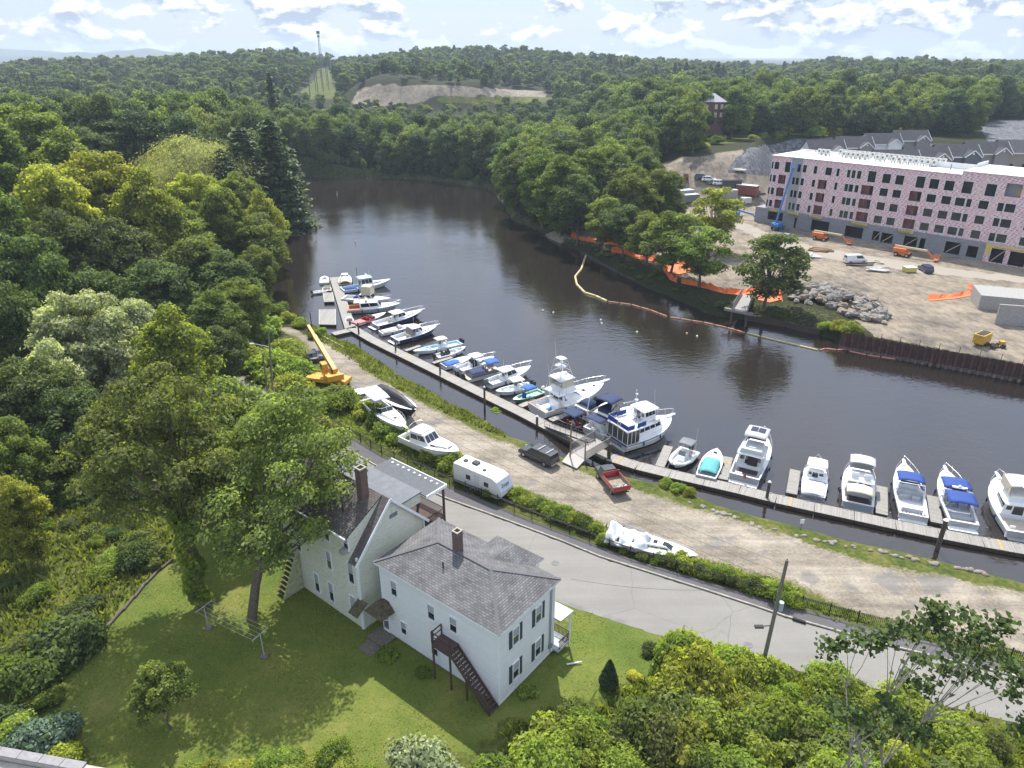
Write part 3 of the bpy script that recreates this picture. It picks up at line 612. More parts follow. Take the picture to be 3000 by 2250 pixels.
        q = N.new('ShaderNodeMapRange'); L.new(v.outputs['Distance'], q.inputs[0]); q.inputs[1].default_value = crack[1]; q.inputs[2].default_value = 0
        mx = N.new('ShaderNodeMixRGB'); L.new(mt('MULTIPLY', q.outputs[0], .55), mx.inputs[0]); L.new(c, mx.inputs[1]); mx.inputs[2].default_value = (.07, .07, .07, 1); c = mx.outputs[0]
    L.new(c, P.inputs['Base Color'])
    b = N.new('ShaderNodeBump'); b.inputs['Strength'].default_value = bump; b.inputs['Distance'].default_value = .06; L.new(n2, b.inputs['Height']); L.new(b.outputs[0], P.inputs['Normal'])
    return m
M_GRAV = surf('gravel', [(.34, (.12, .105, .088)), (.45, (.22, .19, .15)), (.54, (.31, .27, .215)), (.66, (.40, .365, .31))], (.22, 3.2), edgecol=((.07, .085, .02), (.17, .15, .06)), edge=(-.2, 1.0), spots=(.17, .56, (.17, .165, .16)), streak=32)
M_ROAD = surf('asphalt_pale', [(.3, (.20, .19, .178)), (.5, (.235, .225, .208)), (.7, (.28, .267, .243))], (.12, 6), bump=.15, crack=(.1, .0035), spots=(.11, .6, (.17, .165, .16)), streak=30)
M_WALK = surf('asphalt_dark', [(.3, (.085, .082, .088)), (.5, (.115, .11, .115)), (.7, (.16, .15, .15))], (.2, 5), bump=.15, crack=(.16, .003))
M_LAWN = surf('lawn_grass', [(.34, (.05, .088, .014)), (.45, (.092, .132, .022)), (.54, (.145, .168, .034)), (.66, (.235, .215, .07))], (.16, 7.0), bump=1.0)
yard_px = [(806,962),(850,955),(894,979),(946,992),(1008,1022),(1084,1090),(1150,1128),(1205,1160),(1306,1214),(1415,1268),(1500,1300),(1600,1338),(1700,1372),(1740,1392),(1836,1420),(1921,1444),(1985,1470),(2095,1498),(2206,1533),(2301,1562),(2400,1597),(2553,1647),(2711,1672),(2838,1700),(3000,1725),(3300,1800),(5000,2225),(5000,2440),(3300,1990),(3000,1925),(2780,1872),(2560,1815),(2420,1768),(2330,1715),(2111,1655),(2011,1628),(1900,1590),(1762,1545),(1650,1495),(1600,1462),(1507,1436),(1430,1400),(1300,1350),(1210,1290),(1150,1230),(1080,1190),(1010,1150),(960,1100),(920,1040),(870,990)]
sheet('gravel_yard', yard_px, .012, M_GRAV, 'pale gravel boat yard between the road fence and the docks', 'yard')
walk_in = [(820,1150),(845,1196),(921,1262),(1100,1364),(1308,1461),(1480,1523),(1648,1586),(1754,1630),(1835,1656),(2076,1732),(2211,1776),(2299,1806),(2482,1858),(2599,1891),(3000,1988),(3400,2090),(5000,2500)]
fence_px = [(800,1120),(845,1177),(900,1209),(932,1230),(1041,1285),(1081,1310),(1122,1334),(1201,1370),(1301,1417),(1402,1456),(1518,1507),(1598,1538),(1706,1578),(1841,1632),(2005,1682),(2182,1735),(2352,1782),(2546,1835),(2746,1882),(3000,1947),(3300,2025),(4200,2262)]
road_out = [(5000,2700),(3400,2240),(3000,2125),(2640,2035),(2423,1985),(2200,1940),(2006,1887),(1876,1843),(1700,1788),(1622,1757),(1480,1700),(1250,1600),(1010,1500),(880,1420),(780,1340),(700,1270),(600,1190),(480,1120),(380,1080),(360,1040)]
road_in = [(420,1020),(560,1050),(660,1075),(740,1120)] + [(x, y + 3) for x, y in walk_in[1:]]
def flat(name, px, z, m, label, rough=0.0):
    P = densify([G(x, y, z) for x, y in px], .6); me = bpy.data.meshes.new(name); me.from_pydata([(p.x + rough * mnoise.noise(p * 1.3), p.y + rough * mnoise.noise(p * 1.7 + Vector((9, 0, 0))), z) for p in P], [], [tuple(range(len(P)))]); me.materials.append(m); me.update()
    if me.polygons[0].normal.z < 0: me.flip_normals()
    tag(link(name, me), label, name, kind='structure')
flat('road', road_in + road_out, .03, M_ROAD, 'pale cracked asphalt road running past the houses', .22)
flat('sidewalk', [(770,1105)] + walk_in + [(x, y + 3) for x, y in fence_px[::-1]], .13, M_WALK, 'dark asphalt footpath between the kerb and the fence')
def strip(name, px, z, w, h, m, label, cat, kind='structure'):
    q = MB(); P = [G(x, y, z) for x, y in px]
    sec = []
    for i, p in enumerate(P):
        d = (P[min(i + 1, len(P) - 1)] - P[max(i - 1, 0)]); d.z = 0; d.normalize(); n = Vector((-d.y, d.x, 0)) * w / 2
        sec.append([p - n, p + n, p + n + Vector((0, 0, h)), p - n + Vector((0, 0, h))])
    q.loft(sec, close=True, smooth=False); return tag(q.build(name, m), label, cat, kind=kind)
strip('kerb', [(x, y) for x, y in walk_in], 0, .17, .16, mat('granite', (.33, .31, .27), .9, var=.3, vs=3), 'granite kerb with weeds along the road', 'kerb')
# house lawn
lawn_px = [(1700,1778),(1876,1834),(1998,1872),(1960,1985),(1760,2060),(1500,2140),(1350,2250),(1200,2330),(600,2330),(250,2260),(200,2120),(180,1980),(260,1880),(340,1800),(430,1720),(520,1620),(640,1570),(760,1560),(900,1560),(1250,1590),(1480,1685),(1622,1742)]
sheet('lawn', lawn_px, .012, M_LAWN, 'mown lawn around the two houses, partly in tree shade', 'lawn', jit=.5, step=.22)
def on_ground(name, m, label, cat, shapes):
    q = MB()
    for s in shapes: q.add([(x, y, z) for x, y, z in s], [tuple(range(len(s)))])
    return tag(q.build(name, m), label, cat)
for px, py, r, lab in ((1627, 1770 - 120, .75, 'round iron manhole cover in the road beside the hipped grey roof'), (2192, 1890, .75, 'round iron manhole cover in the road left of the leaning pole')):
    q = MB(); q.cyl((0, 0, .005), r * .55, .03, 24); g_ = G(px, py, .025); o = q.build('manhole_cover', mat('iron_road', (.16, .155, .15), .8, var=.2), loc=g_); tag(o, lab, 'manhole cover')
q = MB(); a = G(2322, 1812, .16); b = G(2360, 1824, .16); q.beam(a, b, .25, .22); tag(q.build('storm_drain', mat('drain_dark', (.02, .02, .02), .9)), 'dark storm drain slot under the kerb right of the pole', 'storm drain')
# ---------------------------------------------------------------- black picket fence along the footpath
def fence():
    P = [G(x, y, .02) for x, y in fence_px]; root = thing('metal_fence', 'long black metal picket fence between the footpath and the gravel yard', 'fence', P[0])
    bm_ = mat('black_metal', (.02, .02, .022), .45, metal=.3); Lc = [0]
    for a, b in zip(P, P[1:]): Lc.append(Lc[-1] + (b - a).length)
    def pt(s):
        for i in range(len(P) - 1):
            if s <= Lc[i + 1] + 1e-6: return P[i].lerp(P[i + 1], (s - Lc[i]) / (Lc[i + 1] - Lc[i]))
        return P[-1]
    T = Lc[-1]; n = int(T / 2.4); pn = MB(); pk = 0
    for i in range(n + 1):
        p = pt(T * i / n) - P[0]; q = MB(); q.box((p.x, p.y, .7), (.09, .09, 1.45)); q.box((p.x, p.y, 1.46), (.12, .12, .05)); q.build('post', bm_, root)
        if i < n:
            p2 = pt(T * (i + 1) / n) - P[0]
            for z in (.25, 1.12, 1.25): pn.beam((p.x, p.y, z), (p2.x, p2.y, z), .035, .045)
            for k in range(1, 16):
                c = p.lerp(p2, k / 16); pn.box((c.x, c.y, .73), (.03, .03, 1.24))
    pn.build('pickets', bm_, root)
fence()
# ---------------------------------------------------------------- houses
GL = mat('window_glass', (.015, .02, .025), .06, spec=.9); M_WHITE = mat('white_paint', (.74, .76, .78), .6, var=.06, vs=2)
M_SIDE = lines('white_clapboard', (.78, .795, .81), (.46, .48, .51), .2, 2, .16, var=.06, bump=.6)
M_SIDEG = lines('cream_clapboard', (.69, .71, .60), (.38, .39, .32), .2, 2, .16, var=.07, bump=.6, stain=((.20, .21, .13), (.5, .5, 2.6), .56, .75))
def shingle(name, c, cg, stain=None):
    m = mat(name, c, .9); nt = m.node_tree; N = nt.nodes; L = nt.links; P = N['Principled BSDF']
    tc = N.new('ShaderNodeTexCoord'); bt = N.new('ShaderNodeTexBrick'); L.new(tc.outputs['UV'], bt.inputs[0]); bt.inputs['Scale'].default_value = 1; bt.inputs['Brick Width'].default_value = .38; bt.inputs['Row Height'].default_value = .20; bt.inputs['Mortar Size'].default_value = .016
    bt.inputs['Color1'].default_value = (*[x * 1.2 for x in c], 1); bt.inputs['Color2'].default_value = (*[x * .78 for x in c], 1); bt.inputs['Mortar'].default_value = (*cg, 1)
    n = N.new('ShaderNodeTexNoise'); n.inputs['Scale'].default_value = .7; n.inputs['Detail'].default_value = 6; L.new(tc.outputs['Object'], n.inputs['Vector'])
    r = N.new('ShaderNodeMapRange'); L.new(n.outputs[0], r.inputs[0]); r.inputs[1].default_value = .3; r.inputs[2].default_value = .7; r.inputs[3].default_value = .72; r.inputs[4].default_value = 1.2
    mx = N.new('ShaderNodeVectorMath'); mx.operation = 'SCALE'; L.new(bt.outputs[0], mx.inputs[0]); L.new(r.outputs[0], mx.inputs['Scale'])
    L.new(mx.outputs[0], P.inputs['Base Color']); b = N.new('ShaderNodeBump'); b.inputs['Distance'].default_value = .03; L.new(bt.outputs['Fac'], b.inputs['Height']); b.invert = True; L.new(b.outputs[0], P.inputs['Normal'])
    return m
M_RG = shingle('roof_grey', (.155, .153, .158), (.06, .06, .065)); M_RB = shingle('roof_brown', (.12, .105, .098), (.05, .04, .04)); M_ROLL = mat('rolled_roofing', (.15, .16, .18), .8, var=.15, vs=1.5)
M_BRICK = mat('chimney_brick', (.16, .065, .05), .95); 
def brickify(m, c1, c2, mo, w, h, ms, coord='Object', rot=None):
    nt = m.node_tree; N = nt.nodes; L = nt.links; bt = N.new('ShaderNodeTexBrick'); tc = N.new('ShaderNodeTexCoord'); sp = N.new('ShaderNodeSeparateXYZ'); L.new(tc.outputs[coord], sp.inputs[0]); ad = N.new('ShaderNodeMath'); L.new(sp.outputs[0], ad.inputs[0]); L.new(sp.outputs[1], ad.inputs[1]); cb = N.new('ShaderNodeCombineXYZ'); L.new(ad.outputs[0], cb.inputs[0]); L.new(sp.outputs[2], cb.inputs[1]); L.new(cb.outputs[0], bt.inputs[0])
    bt.inputs['Scale'].default_value = 1; bt.inputs['Brick Width'].default_value = w; bt.inputs['Row Height'].default_value = h; bt.inputs['Mortar Size'].default_value = ms; bt.inputs['Color1'].default_value = (*c1, 1); bt.inputs['Color2'].default_value = (*c2, 1); bt.inputs['Mortar'].default_value = (*mo, 1); L.new(bt.outputs[0], N['Principled BSDF'].inputs['Base Color'])
brickify(M_BRICK, (.13, .055, .045), (.075, .035, .03), (.20, .17, .15), .24, .08, .012)
M_STONE = mat('field_stone', (.23, .20, .17), .95, var=.4, vs=5, bump=.8, bs=6)
M_DECK = lines('deck_boards', (.14, .10, .085), (.04, .03, .03), .14, 1, .12, var=.3); M_BWOOD = mat('brown_stain_wood', (.075, .045, .04), .8, var=.25, vs=5); M_SHUT = mat('shutter_blue', (.035, .055, .075), .6)
def roofquad(q, pts, uvs=None):
    q.add(pts, [tuple(range(len(pts)))])
def roof_uv(o):
    """lay shingle courses level along each slope"""
    me = o.data; uv = me.uv_layers.new(name='UVMap')
    for p in me.polygons:
        n = p.normal; h = Vector((n.y, -n.x, 0))
        if h.length < .05: h = Vector((1, 0, 0))
        h.normalize(); up = n.cross(h)
        for li in p.loop_indices:
            c = me.vertices[me.loops[li].vertex_index].co; uv.data[li].uv = (c.dot(h), c.dot(up))
def wall_T(axis, pos, u):   # frame on a wall: local x along wall, -y outward, z up
    if axis == 'x0': return Matrix.Translation((pos, u, 0)) @ Matrix.Rotation(-math.pi / 2, 4, 'Z')    # outward -x
    if axis == 'y0': return Matrix.Translation((u, pos, 0))                                            # outward -y
    if axis == 'x1': return Matrix.Translation((pos, u, 0)) @ Matrix.Rotation(math.pi / 2, 4, 'Z')
    if axis == 'y1': return Matrix.Translation((u, pos, 0)) @ Matrix.Rotation(math.pi, 4, 'Z')
def window(par, axis, pos, u, z0, z1, w, shutters=False, fm=None, name='window'):
    T = wall_T(axis, pos, u); fm = fm or M_WHITE; q = MB(); q.T = T; h = z1 - z0; zc = (z0 + z1) / 2; t = .09
    q.box((-w / 2 - t / 2, -.03, zc), (t, .1, h + 2 * t)); q.box((w / 2 + t / 2, -.03, zc), (t, .1, h + 2 * t)); q.box((0, -.03, z1 + t / 2), (w, .1, t)); q.box((0, -.05, z0 - t / 2), (w + .02, .15, t)); q.box((0, -.015, zc), (w, .05, .05))
    f = q.build(name, fm, par); p = MB(); p.T = T; p.box((0, -.006, zc), (w, .02, h)); p.build('pane', GL, f)
    b = MB(); b.T = T; b.box((0, -.018, z1 - h * .25 + .02), (w - .08, .012, h * .42)); b.build('blind', mat('blind', (.33, .36, .36), .8), f)
    if shutters:
        for s in (-1, 1):
            k = MB(); k.T = T
            k.box((s * (w / 2 + t + .2), -.03, zc), (.36, .05, h + .15)); 
            for j in range(7): k.box((s * (w / 2 + t + .2), -.062, z0 + h * (j + .5) / 7), (.27, .015, h / 7 * .6))
            k.build('shutter', M_SHUT, par)
def rail(q, a, b, z, h=.95, n=None, t=.04, post=False):
    a = Vector(a); b = Vector(b); L_ = (b - a).length; n = n or int(L_ / .14)
    q.beam((a.x, a.y, a.z + z + h), (b.x, b.y, b.z + z + h), .07, .06); q.beam((a.x, a.y, a.z + z + .1), (b.x, b.y, b.z + z + .1), .05, .05)
    for k in range(1, n):
        c = a.lerp(b, k / n); q.box((c.x, c.y, c.z + z + .1 + (h - .1) / 2), (t, t, h - .1))
def chimney(par, x, y, z0, z1, w=.72):
    q = MB(); q.box((x, y, (z0 + z1) / 2), (w, w, z1 - z0)); q.box((x, y, z1 - .25), (w + .08, w + .08, .12)); c = q.build('chimney', M_BRICK, par)
    k = MB(); t = .1; zz = z1 + .05
    for dx, dy, a, b in ((0, w / 2 - t / 2, w + .06, t), (0, -w / 2 + t / 2, w + .06, t), (w / 2 - t / 2, 0, t, w - 2 * t), (-w / 2 + t / 2, 0, t, w - 2 * t)): k.box((x + dx, y + dy, zz), (a, b, .1))
    k.build('chimney_cap', mat('mortar_cap', (.42, .38, .3), .9), c); k = MB(); k.box((x, y, z1 + .01), (w - .2, w - .2, .02)); k.build('flue', mat('soot', (.01, .01, .01), 1), c)
    return c
def white_house():
    A = 51.84; o = (-1.02, 40.615, 0); H_ = thing('white_house', 'white two storey house with grey hip roof, dark shutters and an outside stair', 'house', o, R(A))
    X, Y, E, RZ = 7.35, 13.1, 8.8, 10.4
    q = MB(); q.span((0, 0, 1.1), (X, Y, E)); q.build('wall', M_SIDE, H_)
    q = MB(); q.span((.06, .06, -1.6), (X - .06, Y - .06, 1.1)); q.build('foundation', M_STONE, H_)
    q = MB(); 
    for (x, y) in ((0, 0), (X, 0), (0, Y), (X, Y)): q.box((x, y, (E + 1.1) / 2), (.14, .14, E - 1.14))
    q.span((-.03, -.03, 1.02), (X + .03, .0 - .002, 1.16)); q.build('corner_board', M_WHITE, H_)
    a, b = -.38, .38; c0 = (a, a, E); c1 = (X + b, a, E); c2 = (X + b, Y + b, E); c3 = (a, Y + b, E); r0 = (3.6, 3.7, RZ); r1 = (3.6, 9.5, RZ)
    q = MB(); q.add([c0, c1, r0], [(0, 1, 2)]); q.add([c1, c2, r1, r0], [(0, 1, 2, 3)]); q.add([c2, c3, r1], [(0, 1, 2)]); q.add([c3, c0, r0, r1], [(0, 1, 2, 3)])
    rf = q.build('roof', M_RG, H_); roof_uv(rf)
    q = MB(); q.span((a, a, E - .2), (X + b, Y + b, E - .004)); q.build('eaves', M_WHITE, rf)
    q = MB()
    for p0, p1 in ((c0, r0), (c1, r0), (c2, r1), (c3, r1), (r0, r1)): q.beam(Vector(p0) + Vector((0, 0, .02)), Vector(p1) + Vector((0, 0, .02)), .26, .035)
    q.build('ridge_cap', mat('ridge_shingle', (.12, .117, .125), .9), rf)
    chimney(rf, 3.9, 7.55, 9.8, 12.2, .64)
    q = MB(); q.cyl((1.95, 7.45, 9.95), .07, .8, 8); q.mi = 1; q.box((1.95, 7.45, 9.62), (.42, .42, .05), ry=-.35); q.build('vent_pipe', [mat('pipe_black', (.02, .02, .02), .5), M_WHITE], rf)
    # two storey bay on the road side with its own little gable
    bx, y0, y1, ym = 9.0, 2.55, 7.15, 4.85
    q = MB(); q.span((X + .003, y0, .6), (bx - .3, y1, E - .05)); bay = q.build('bay', M_SIDE, H_)
    q = MB(); R0 = (4.6, ym, RZ - .65); R1 = (bx - 1.0, ym, RZ - .65); e0, e1 = (bx, y0 - .3, E + .03), (bx, y1 + .3, E + .03); f0, f1 = (7.0, y0 - .3, E + .03), (7.0, y1 + .3, E + .03)
    q.add([f0, e0, R1, R0], [(0, 1, 2, 3)]); q.add([e0, e1, R1], [(0, 1, 2)]); q.add([e1, f1, R0, R1], [(0, 1, 2, 3)]); br = q.build('bay_roof', M_RG, H_); roof_uv(br)
    q = MB(); q.span((X + .4, y0 - .3, E - .14), (bx, y1 + .3, E + .02)); q.build('eaves', M_WHITE, br)
    for u, za, zb, w in ((11.5, 5.95, 7.45, .66), (7.1, 5.85, 7.3, .72), (4.65, 5.95, 7.4, .72), (10.65, 2.1, 3.45, .62), (6.95, 2.0, 3.5, .72)): window(H_, 'x0', 0, u, za, zb, w)
    for u in (2.1, 5.1): window(H_, 'y0', 0, u, 5.95, 7.55, .72, True); window(H_, 'y0', 0, u, 2.25, 3.95, .72, True)
    window(H_, 'x1', X, 1.3, 5.9, 7.4, .7); window(H_, 'x1', bx - .3, 4.85, 5.9, 7.4, .8); window(H_, 'x1', X, 9.5, 5.9, 7.4, .7)
    q = MB(); q.span((-.05, 5.3, 1.15), (-.002, 6.3, 3.35)); q.build('door_panel', mat('white_panel', (.72, .78, .84), .5), H_)
    q = MB(); q.T = wall_T('x0', 0, 12.9); q.span((-.42, -.07, 1.15), (.42, 0, 3.2)); d = q.build('back_door', M_WHITE, H_); q = MB(); q.T = wall_T('x0', 0, 12.9); q.span((-.3, -.075, 1.5), (.3, -.07, 3.0)); q.build('screen', mat('screen_dark', (.10, .11, .12), .5), d)
    for z_ in (0,): q = MB(); q.span((5.2, -.04, .35), (6.0, .04, .75)); q.build('basement_window', GL, H_)
    # hooded back door and plank steps
    q = MB(); q.add([(-1.5, 11.7, 3.95), (-1.5, 13.9, 3.95), (-.9, 13.2, 4.75), (-.9, 12.4, 4.75)], [(0, 1, 2, 3)]); q.add([(0, 11.7, 3.95), (-1.5, 11.7, 3.95), (-.9, 12.4, 4.75), (0, 12.4, 4.75)], [(0, 1, 2, 3)]); q.add([(-1.5, 13.9, 3.95), (0, 13.9, 3.95), (0, 13.2, 4.75), (-.9, 13.2, 4.75)], [(0, 1, 2, 3)]); q.add([(-.9, 12.4, 4.75), (-.9, 13.2, 4.75), (0, 13.2, 4.75), (0, 12.4, 4.75)], [(0, 1, 2, 3)])
    hd = q.build('door_hood', mat('mossy_shingle', (.09, .075, .045), .95, var=.5, vs=4), H_, solid=.06)
    q = MB(); q.beam((-1.3, 11.9, 3.9), (-.02, 11.9, 3.0), .07, .07); q.beam((-1.3, 13.7, 3.9), (-.02, 13.7, 3.0), .07, .07); q.build('bracket', M_WHITE, hd)
    q = MB(); q.span((-1.6, 11.8, 1.0), (0, 13.9, 1.12)); q.span((-2.1, 11.9, .82), (-1.6, 13.7, .95)); q.span((-2.9, 12.0, .6), (-2.1, 13.6, .93)); q.build('back_steps', mat('weathered_plank', (.15, .13, .11), .9, var=.3, vs=6), H_)
    # outside stair
    st = MB()
    for x, y in ((-1.15, 5.95), (-1.15, 4.1)): st.box((x, y, 3.35), (.13, .13, 5.6))
    st.box((-1.15, 2.4, 1.9), (.12, .12, 2.6)); stp = st.build('stair_post', M_BWOOD, H_)
    q = MB(); q.span((-1.2, 4.1, 4.82), (-.02, 6.0, 5.0)); q.span((-1.2, 4.05, 4.55), (-.02, 4.12, 4.82)); q.span((-1.22, 4.1, 4.5), (-1.15, 6.0, 4.82)); q.build('stair_landing', M_BWOOD, H_)
    q = MB()
    for s in (-1.15, -.12): q.beam((s, 4.15, 4.85), (s, -.05, .75), .06, .3)
    q.build('stringer', M_BWOOD, H_)
    q = MB()
    for k in range(17):
        t = (k + .5) / 17; q.box((-.63, 4.15 - 4.15 * t, 4.95 - 4.1 * t), (1.02, .27, .05))
    q.build('stair_tread', M_BWOOD, H_)
    q = MB(); q.beam((-1.2, 4.1, 6.0), (-1.2, 0, 1.85), .07, .11); q.beam((-1.2, 4.1, 5.5), (-1.2, 0, 1.35), .05, .07); q.box((-1.2, .05, 1.35), (.1, .1, 1.1)); q.box((-1.2, 2.1, 3.4), (.1, .1, 1.1))
    q.beam((-1.2, 4.1, 6.0), (-1.2, 6.0, 6.0), .07, .1); q.beam((-1.2, 6.0, 6.0), (-.05, 6.0, 6.0), .07, .1); q.beam((-1.2, 4.1, 5.55), (-1.2, 6.0, 5.55), .04, .07); q.beam((-1.2, 6.0, 5.5), (-.05, 6.0, 5.5), .05, .08); q.box((-1.2, 6.0, 5.5), (.1, .1, 1.1)); q.box((-1.2, 4.1, 5.5), (.1, .1, 1.1)); q.box((-.08, 6.0, 5.5), (.08, .08, 1.05)); q.build('handrail', M_BWOOD, H_)
    # street porch
    q = MB(); q.add([(X, -.75, 4.75), (9.35, -.75, 4.45), (9.35, 2.4, 4.45), (X, 2.4, 4.75)], [(0, 1, 2, 3)]); q.build('porch_roof', mat('porch_roofing', (.42, .41, .39), .8, var=.1), H_, solid=.14)
    q = MB(); q.span((X, -.6, 1.05), (9.2, 2.4, 1.25)); pd = q.build('porch_deck', mat('porch_grey', (.42, .45, .47), .7, var=.12), H_)
    q = MB()
    for y in (-.55, 2.3): q.box((9.1, y, 2.2), (.14, .14, 4.6))
    q.build('porch_post', M_WHITE, H_); q = MB(); rail(q, (9.1, -.55, 0), (9.1, 2.3, 0), 1.25); rail(q, (X + .1, -.55, 0), (9.1, -.55, 0), 1.25); q.build('porch_rail', M_BWOOD, H_)
    # meters and service cables down the wall
    q = MB()
    for x in (6.72, 6.85, 6.98): q.tube([(x, -.05, 8.6), (x, -.05, 2.0)], .022, 5)
    q.box((6.75, -.09, 2.0), (.22, .12, .4)); q.box((7.0, -.09, 1.9), (.2, .12, .35)); q.tube([(6.9, -.05, 1.7), (6.9, -.05, .2)], .03, 5); q.build('meter_box', mat('cable_grey', (.2, .22, .24), .5), H_)
white_house()
def green_house():
    A = 51.0; H_ = thing('green_house', 'pale green three storey house with brown shingle roof and street side porches', 'house', (-13.33, 49.0, 0), R(A))
    X, Y, E, RZ, xm = 7.95, 11.0, 8.75, 13.0, 3.98; DE = 10.85
    q = MB(); g0 = [(0, 0, .9), (X, 0, .9), (X, 0, E), (xm, 0, RZ - .1), (0, 0, E)]; q.loft([g0, [(a, Y, c) for a, b, c in g0]], close=True, smooth=False)
    q.build('wall', M_SIDEG, H_); q = MB(); q.span((.05, .05, -1), (X - .05, Y - .05, .9)); q.build('foundation', M_STONE, H_)
    sl = (RZ - E) / xm; o = .4
    q = MB(); q.add([(-o, -.3, E - o * sl), (xm, -.3, RZ), (xm, .75, RZ), (-o, .75, E - o * sl)], [(0, 1, 2, 3)]); q.add([(xm, -.3, RZ), (X + o, -.3, E - o * sl), (X + o, Y + .3, E - o * sl), (xm, Y + .3, RZ)], [(0, 1, 2, 3)])
    q.add([(-o, .75, DE - .1), (xm, .75, RZ + .02), (xm, Y + .3, RZ + .02), (-o, Y + .3, DE - .1)], [(0, 1, 2, 3)]); rf = q.build('roof', M_RB, H_); roof_uv(rf)
    md = rf.modifiers.new('solid', 'SOLIDIFY'); md.thickness = .12; md.offset = -1
    # the long shed dormer carries the wall up
    q = MB(); q.add([(-.003, .8, E - .4), (-.003, Y, E - .4), (-.003, Y, DE), (-.003, .8, DE)], [(0, 1, 2, 3)]); q.add([(-.003, .8, E), (-.003, .8, DE), (xm, .8, RZ - .1)], [(0, 1, 2)]); q.add([(-.003, Y, E), (xm, Y, RZ - .1), (-.003, Y, DE)], [(0, 1, 2)]); q.build('dormer_wall', M_SIDEG, H_)
    q = MB()
    for s, e in (((-o, -.32, E - o * sl - .05), (xm, -.32, RZ - .05)), ((X + o, -.32, E - o * sl - .05), (xm, -.32, RZ - .05))): q.beam(s, e, .1, .24)
    q.beam((-o - .03, .75, DE - .16), (-o - .03, Y + .3, DE - .16), .12, .14); q.beam((X + o, -.3, E - o * sl - .1), (X + o, Y, E - o * sl - .1), .1, .2); q.box((-.05, -.05, 5), (.16, .16, 7.9)); q.box((X, -.03, 4.8), (.14, .14, 7.6)); q.build('trim', M_WHITE, H_)
    for u, za, zb, w in ((6.55, 1.7, 3.8, .62), (4.4, 1.75, 3.9, .62), (1.2, 1.85, 4.05, .72), (4.1, 5.7, 7.6, .62), (1.0, 5.7, 7.9, .7), (8.7, 5.5, 7.4, .6), (3.9, 9.0, 10.4, .62), (1.25, 9.3, 10.5, .6), (8.2, 9.1, 10.3, .6)): window(H_, 'x0', -.006, u, za, zb, w)
    q = MB(); q.span((3.95, -.03, 10.75), (4.85, 0, 11.15)); q.build('gable_vent', mat('vent_grey', (.13, .17, .18), .7), H_)
    q = MB(); q.box((-.35, 1.25, 9.25), (.6, .55, .4)); q.build('air_conditioner', mat('ac_beige', (.3, .29, .26), .6), H_)
    chimney(rf, 3.15, 2.35, 12.2, 15.5, .74)
    q = MB(); q.tube([(1.3, 3.0, 11.4), (1.3, 3.0, 12.5)], .06, 6); q.build('vent_pipe', mat('pipe_black', (.02, .02, .02), .5), rf)
    q = MB(); q.tube([(-.12, .12, E - .3), (-.12, .12, .9)], .05, 6); q.build('downspout', M_WHITE, H_)
    # rear flat roofed dormer and three level porch on the road side
    q = MB(); q.span((5.4, .6, 10.0), (8.25, 10.6, 11.05)); q.build('rear_dormer', M_SIDEG, H_)
    q = MB(); q.span((5.3, .45, 11.06), (8.35, 10.8, 11.2)); q.build('dormer_roof', M_ROLL, H_)
    q = MB(); q.span((8.37, -.1, 10.75), (11.0, 7.6, 10.9)); pr = q.build('porch_roof', mat('porch_rubber', (.085, .095, .108), .75, var=.15), H_); q = MB(); q.span((8.37, -.2, 10.6), (11.08, -.1, 10.93)); q.span((11.0, -.1, 10.6), (11.08, 7.6, 10.93)); q.build('fascia', M_WHITE, pr)
    q = MB()
    for k in range(9): q.cyl((10.55, .6 + k * .78, 10.92), .13, .03, 10)
    q.build('roof_patch', mat('patch_pale', (.6, .62, .65), .6), pr)
    q = MB()
    for z in (7.3, 4.1): q.span((X + .42, 0, z - .15), (10.9, 7.5, z))
    q.build('porch_floor', M_BWOOD, H_)
    q = MB()
    for y in (.08, 3.7, 7.4): q.box((10.8, y, 5.3), (.18, .18, 10.6))
    q.build('porch_post', M_BWOOD, H_); q = MB()
    for z in (7.3, 4.1): rail(q, (10.8, .08, 0), (10.8, 7.4, 0), z); rail(q, (8.5, .08, 0), (10.8, .08, 0), z)
    q.build('porch_rail', M_BWOOD, H_)
    # leaning cream stair enclosure at the far corner and its steps
    q = MB(); q.add([(-.1, 8.9, .9), (-2.4, 8.9, .7), (-.1, 8.9, 5.6)], [(0, 1, 2)]); q.add([(-.1, 9.1, .9), (-2.4, 9.1, .7), (-.1, 9.1, 5.6)], [(0, 2, 1)]); q.add([(-2.4, 8.9, .7), (-2.4, 9.1, .7), (-.1, 9.1, 5.6), (-.1, 8.9, 5.6)], [(0, 1, 2, 3)]); q.build('stair_wall', mat('mossy_cream', (.36, .38, .24), .9, var=.25), H_)
    q = MB()
    for k in range(10): q.box((-.3 - .22 * k, 9.7, 4.6 - .42 * k), (.3, 1.0, .08))
    q.build('stair_tread', mat('dark_tread', (.07, .06, .05), .9), H_)
    q = MB(); q.add([(-1.3, -.9, 3.6), (-1.3, .3, 3.6), (.0, .3, 4.4), (0, -.9, 4.4)], [(0, 1, 2, 3)]); q.build('side_hood', mat('mossy_shingle', (.09, .075, .045), .95), H_, solid=.08)
green_house()
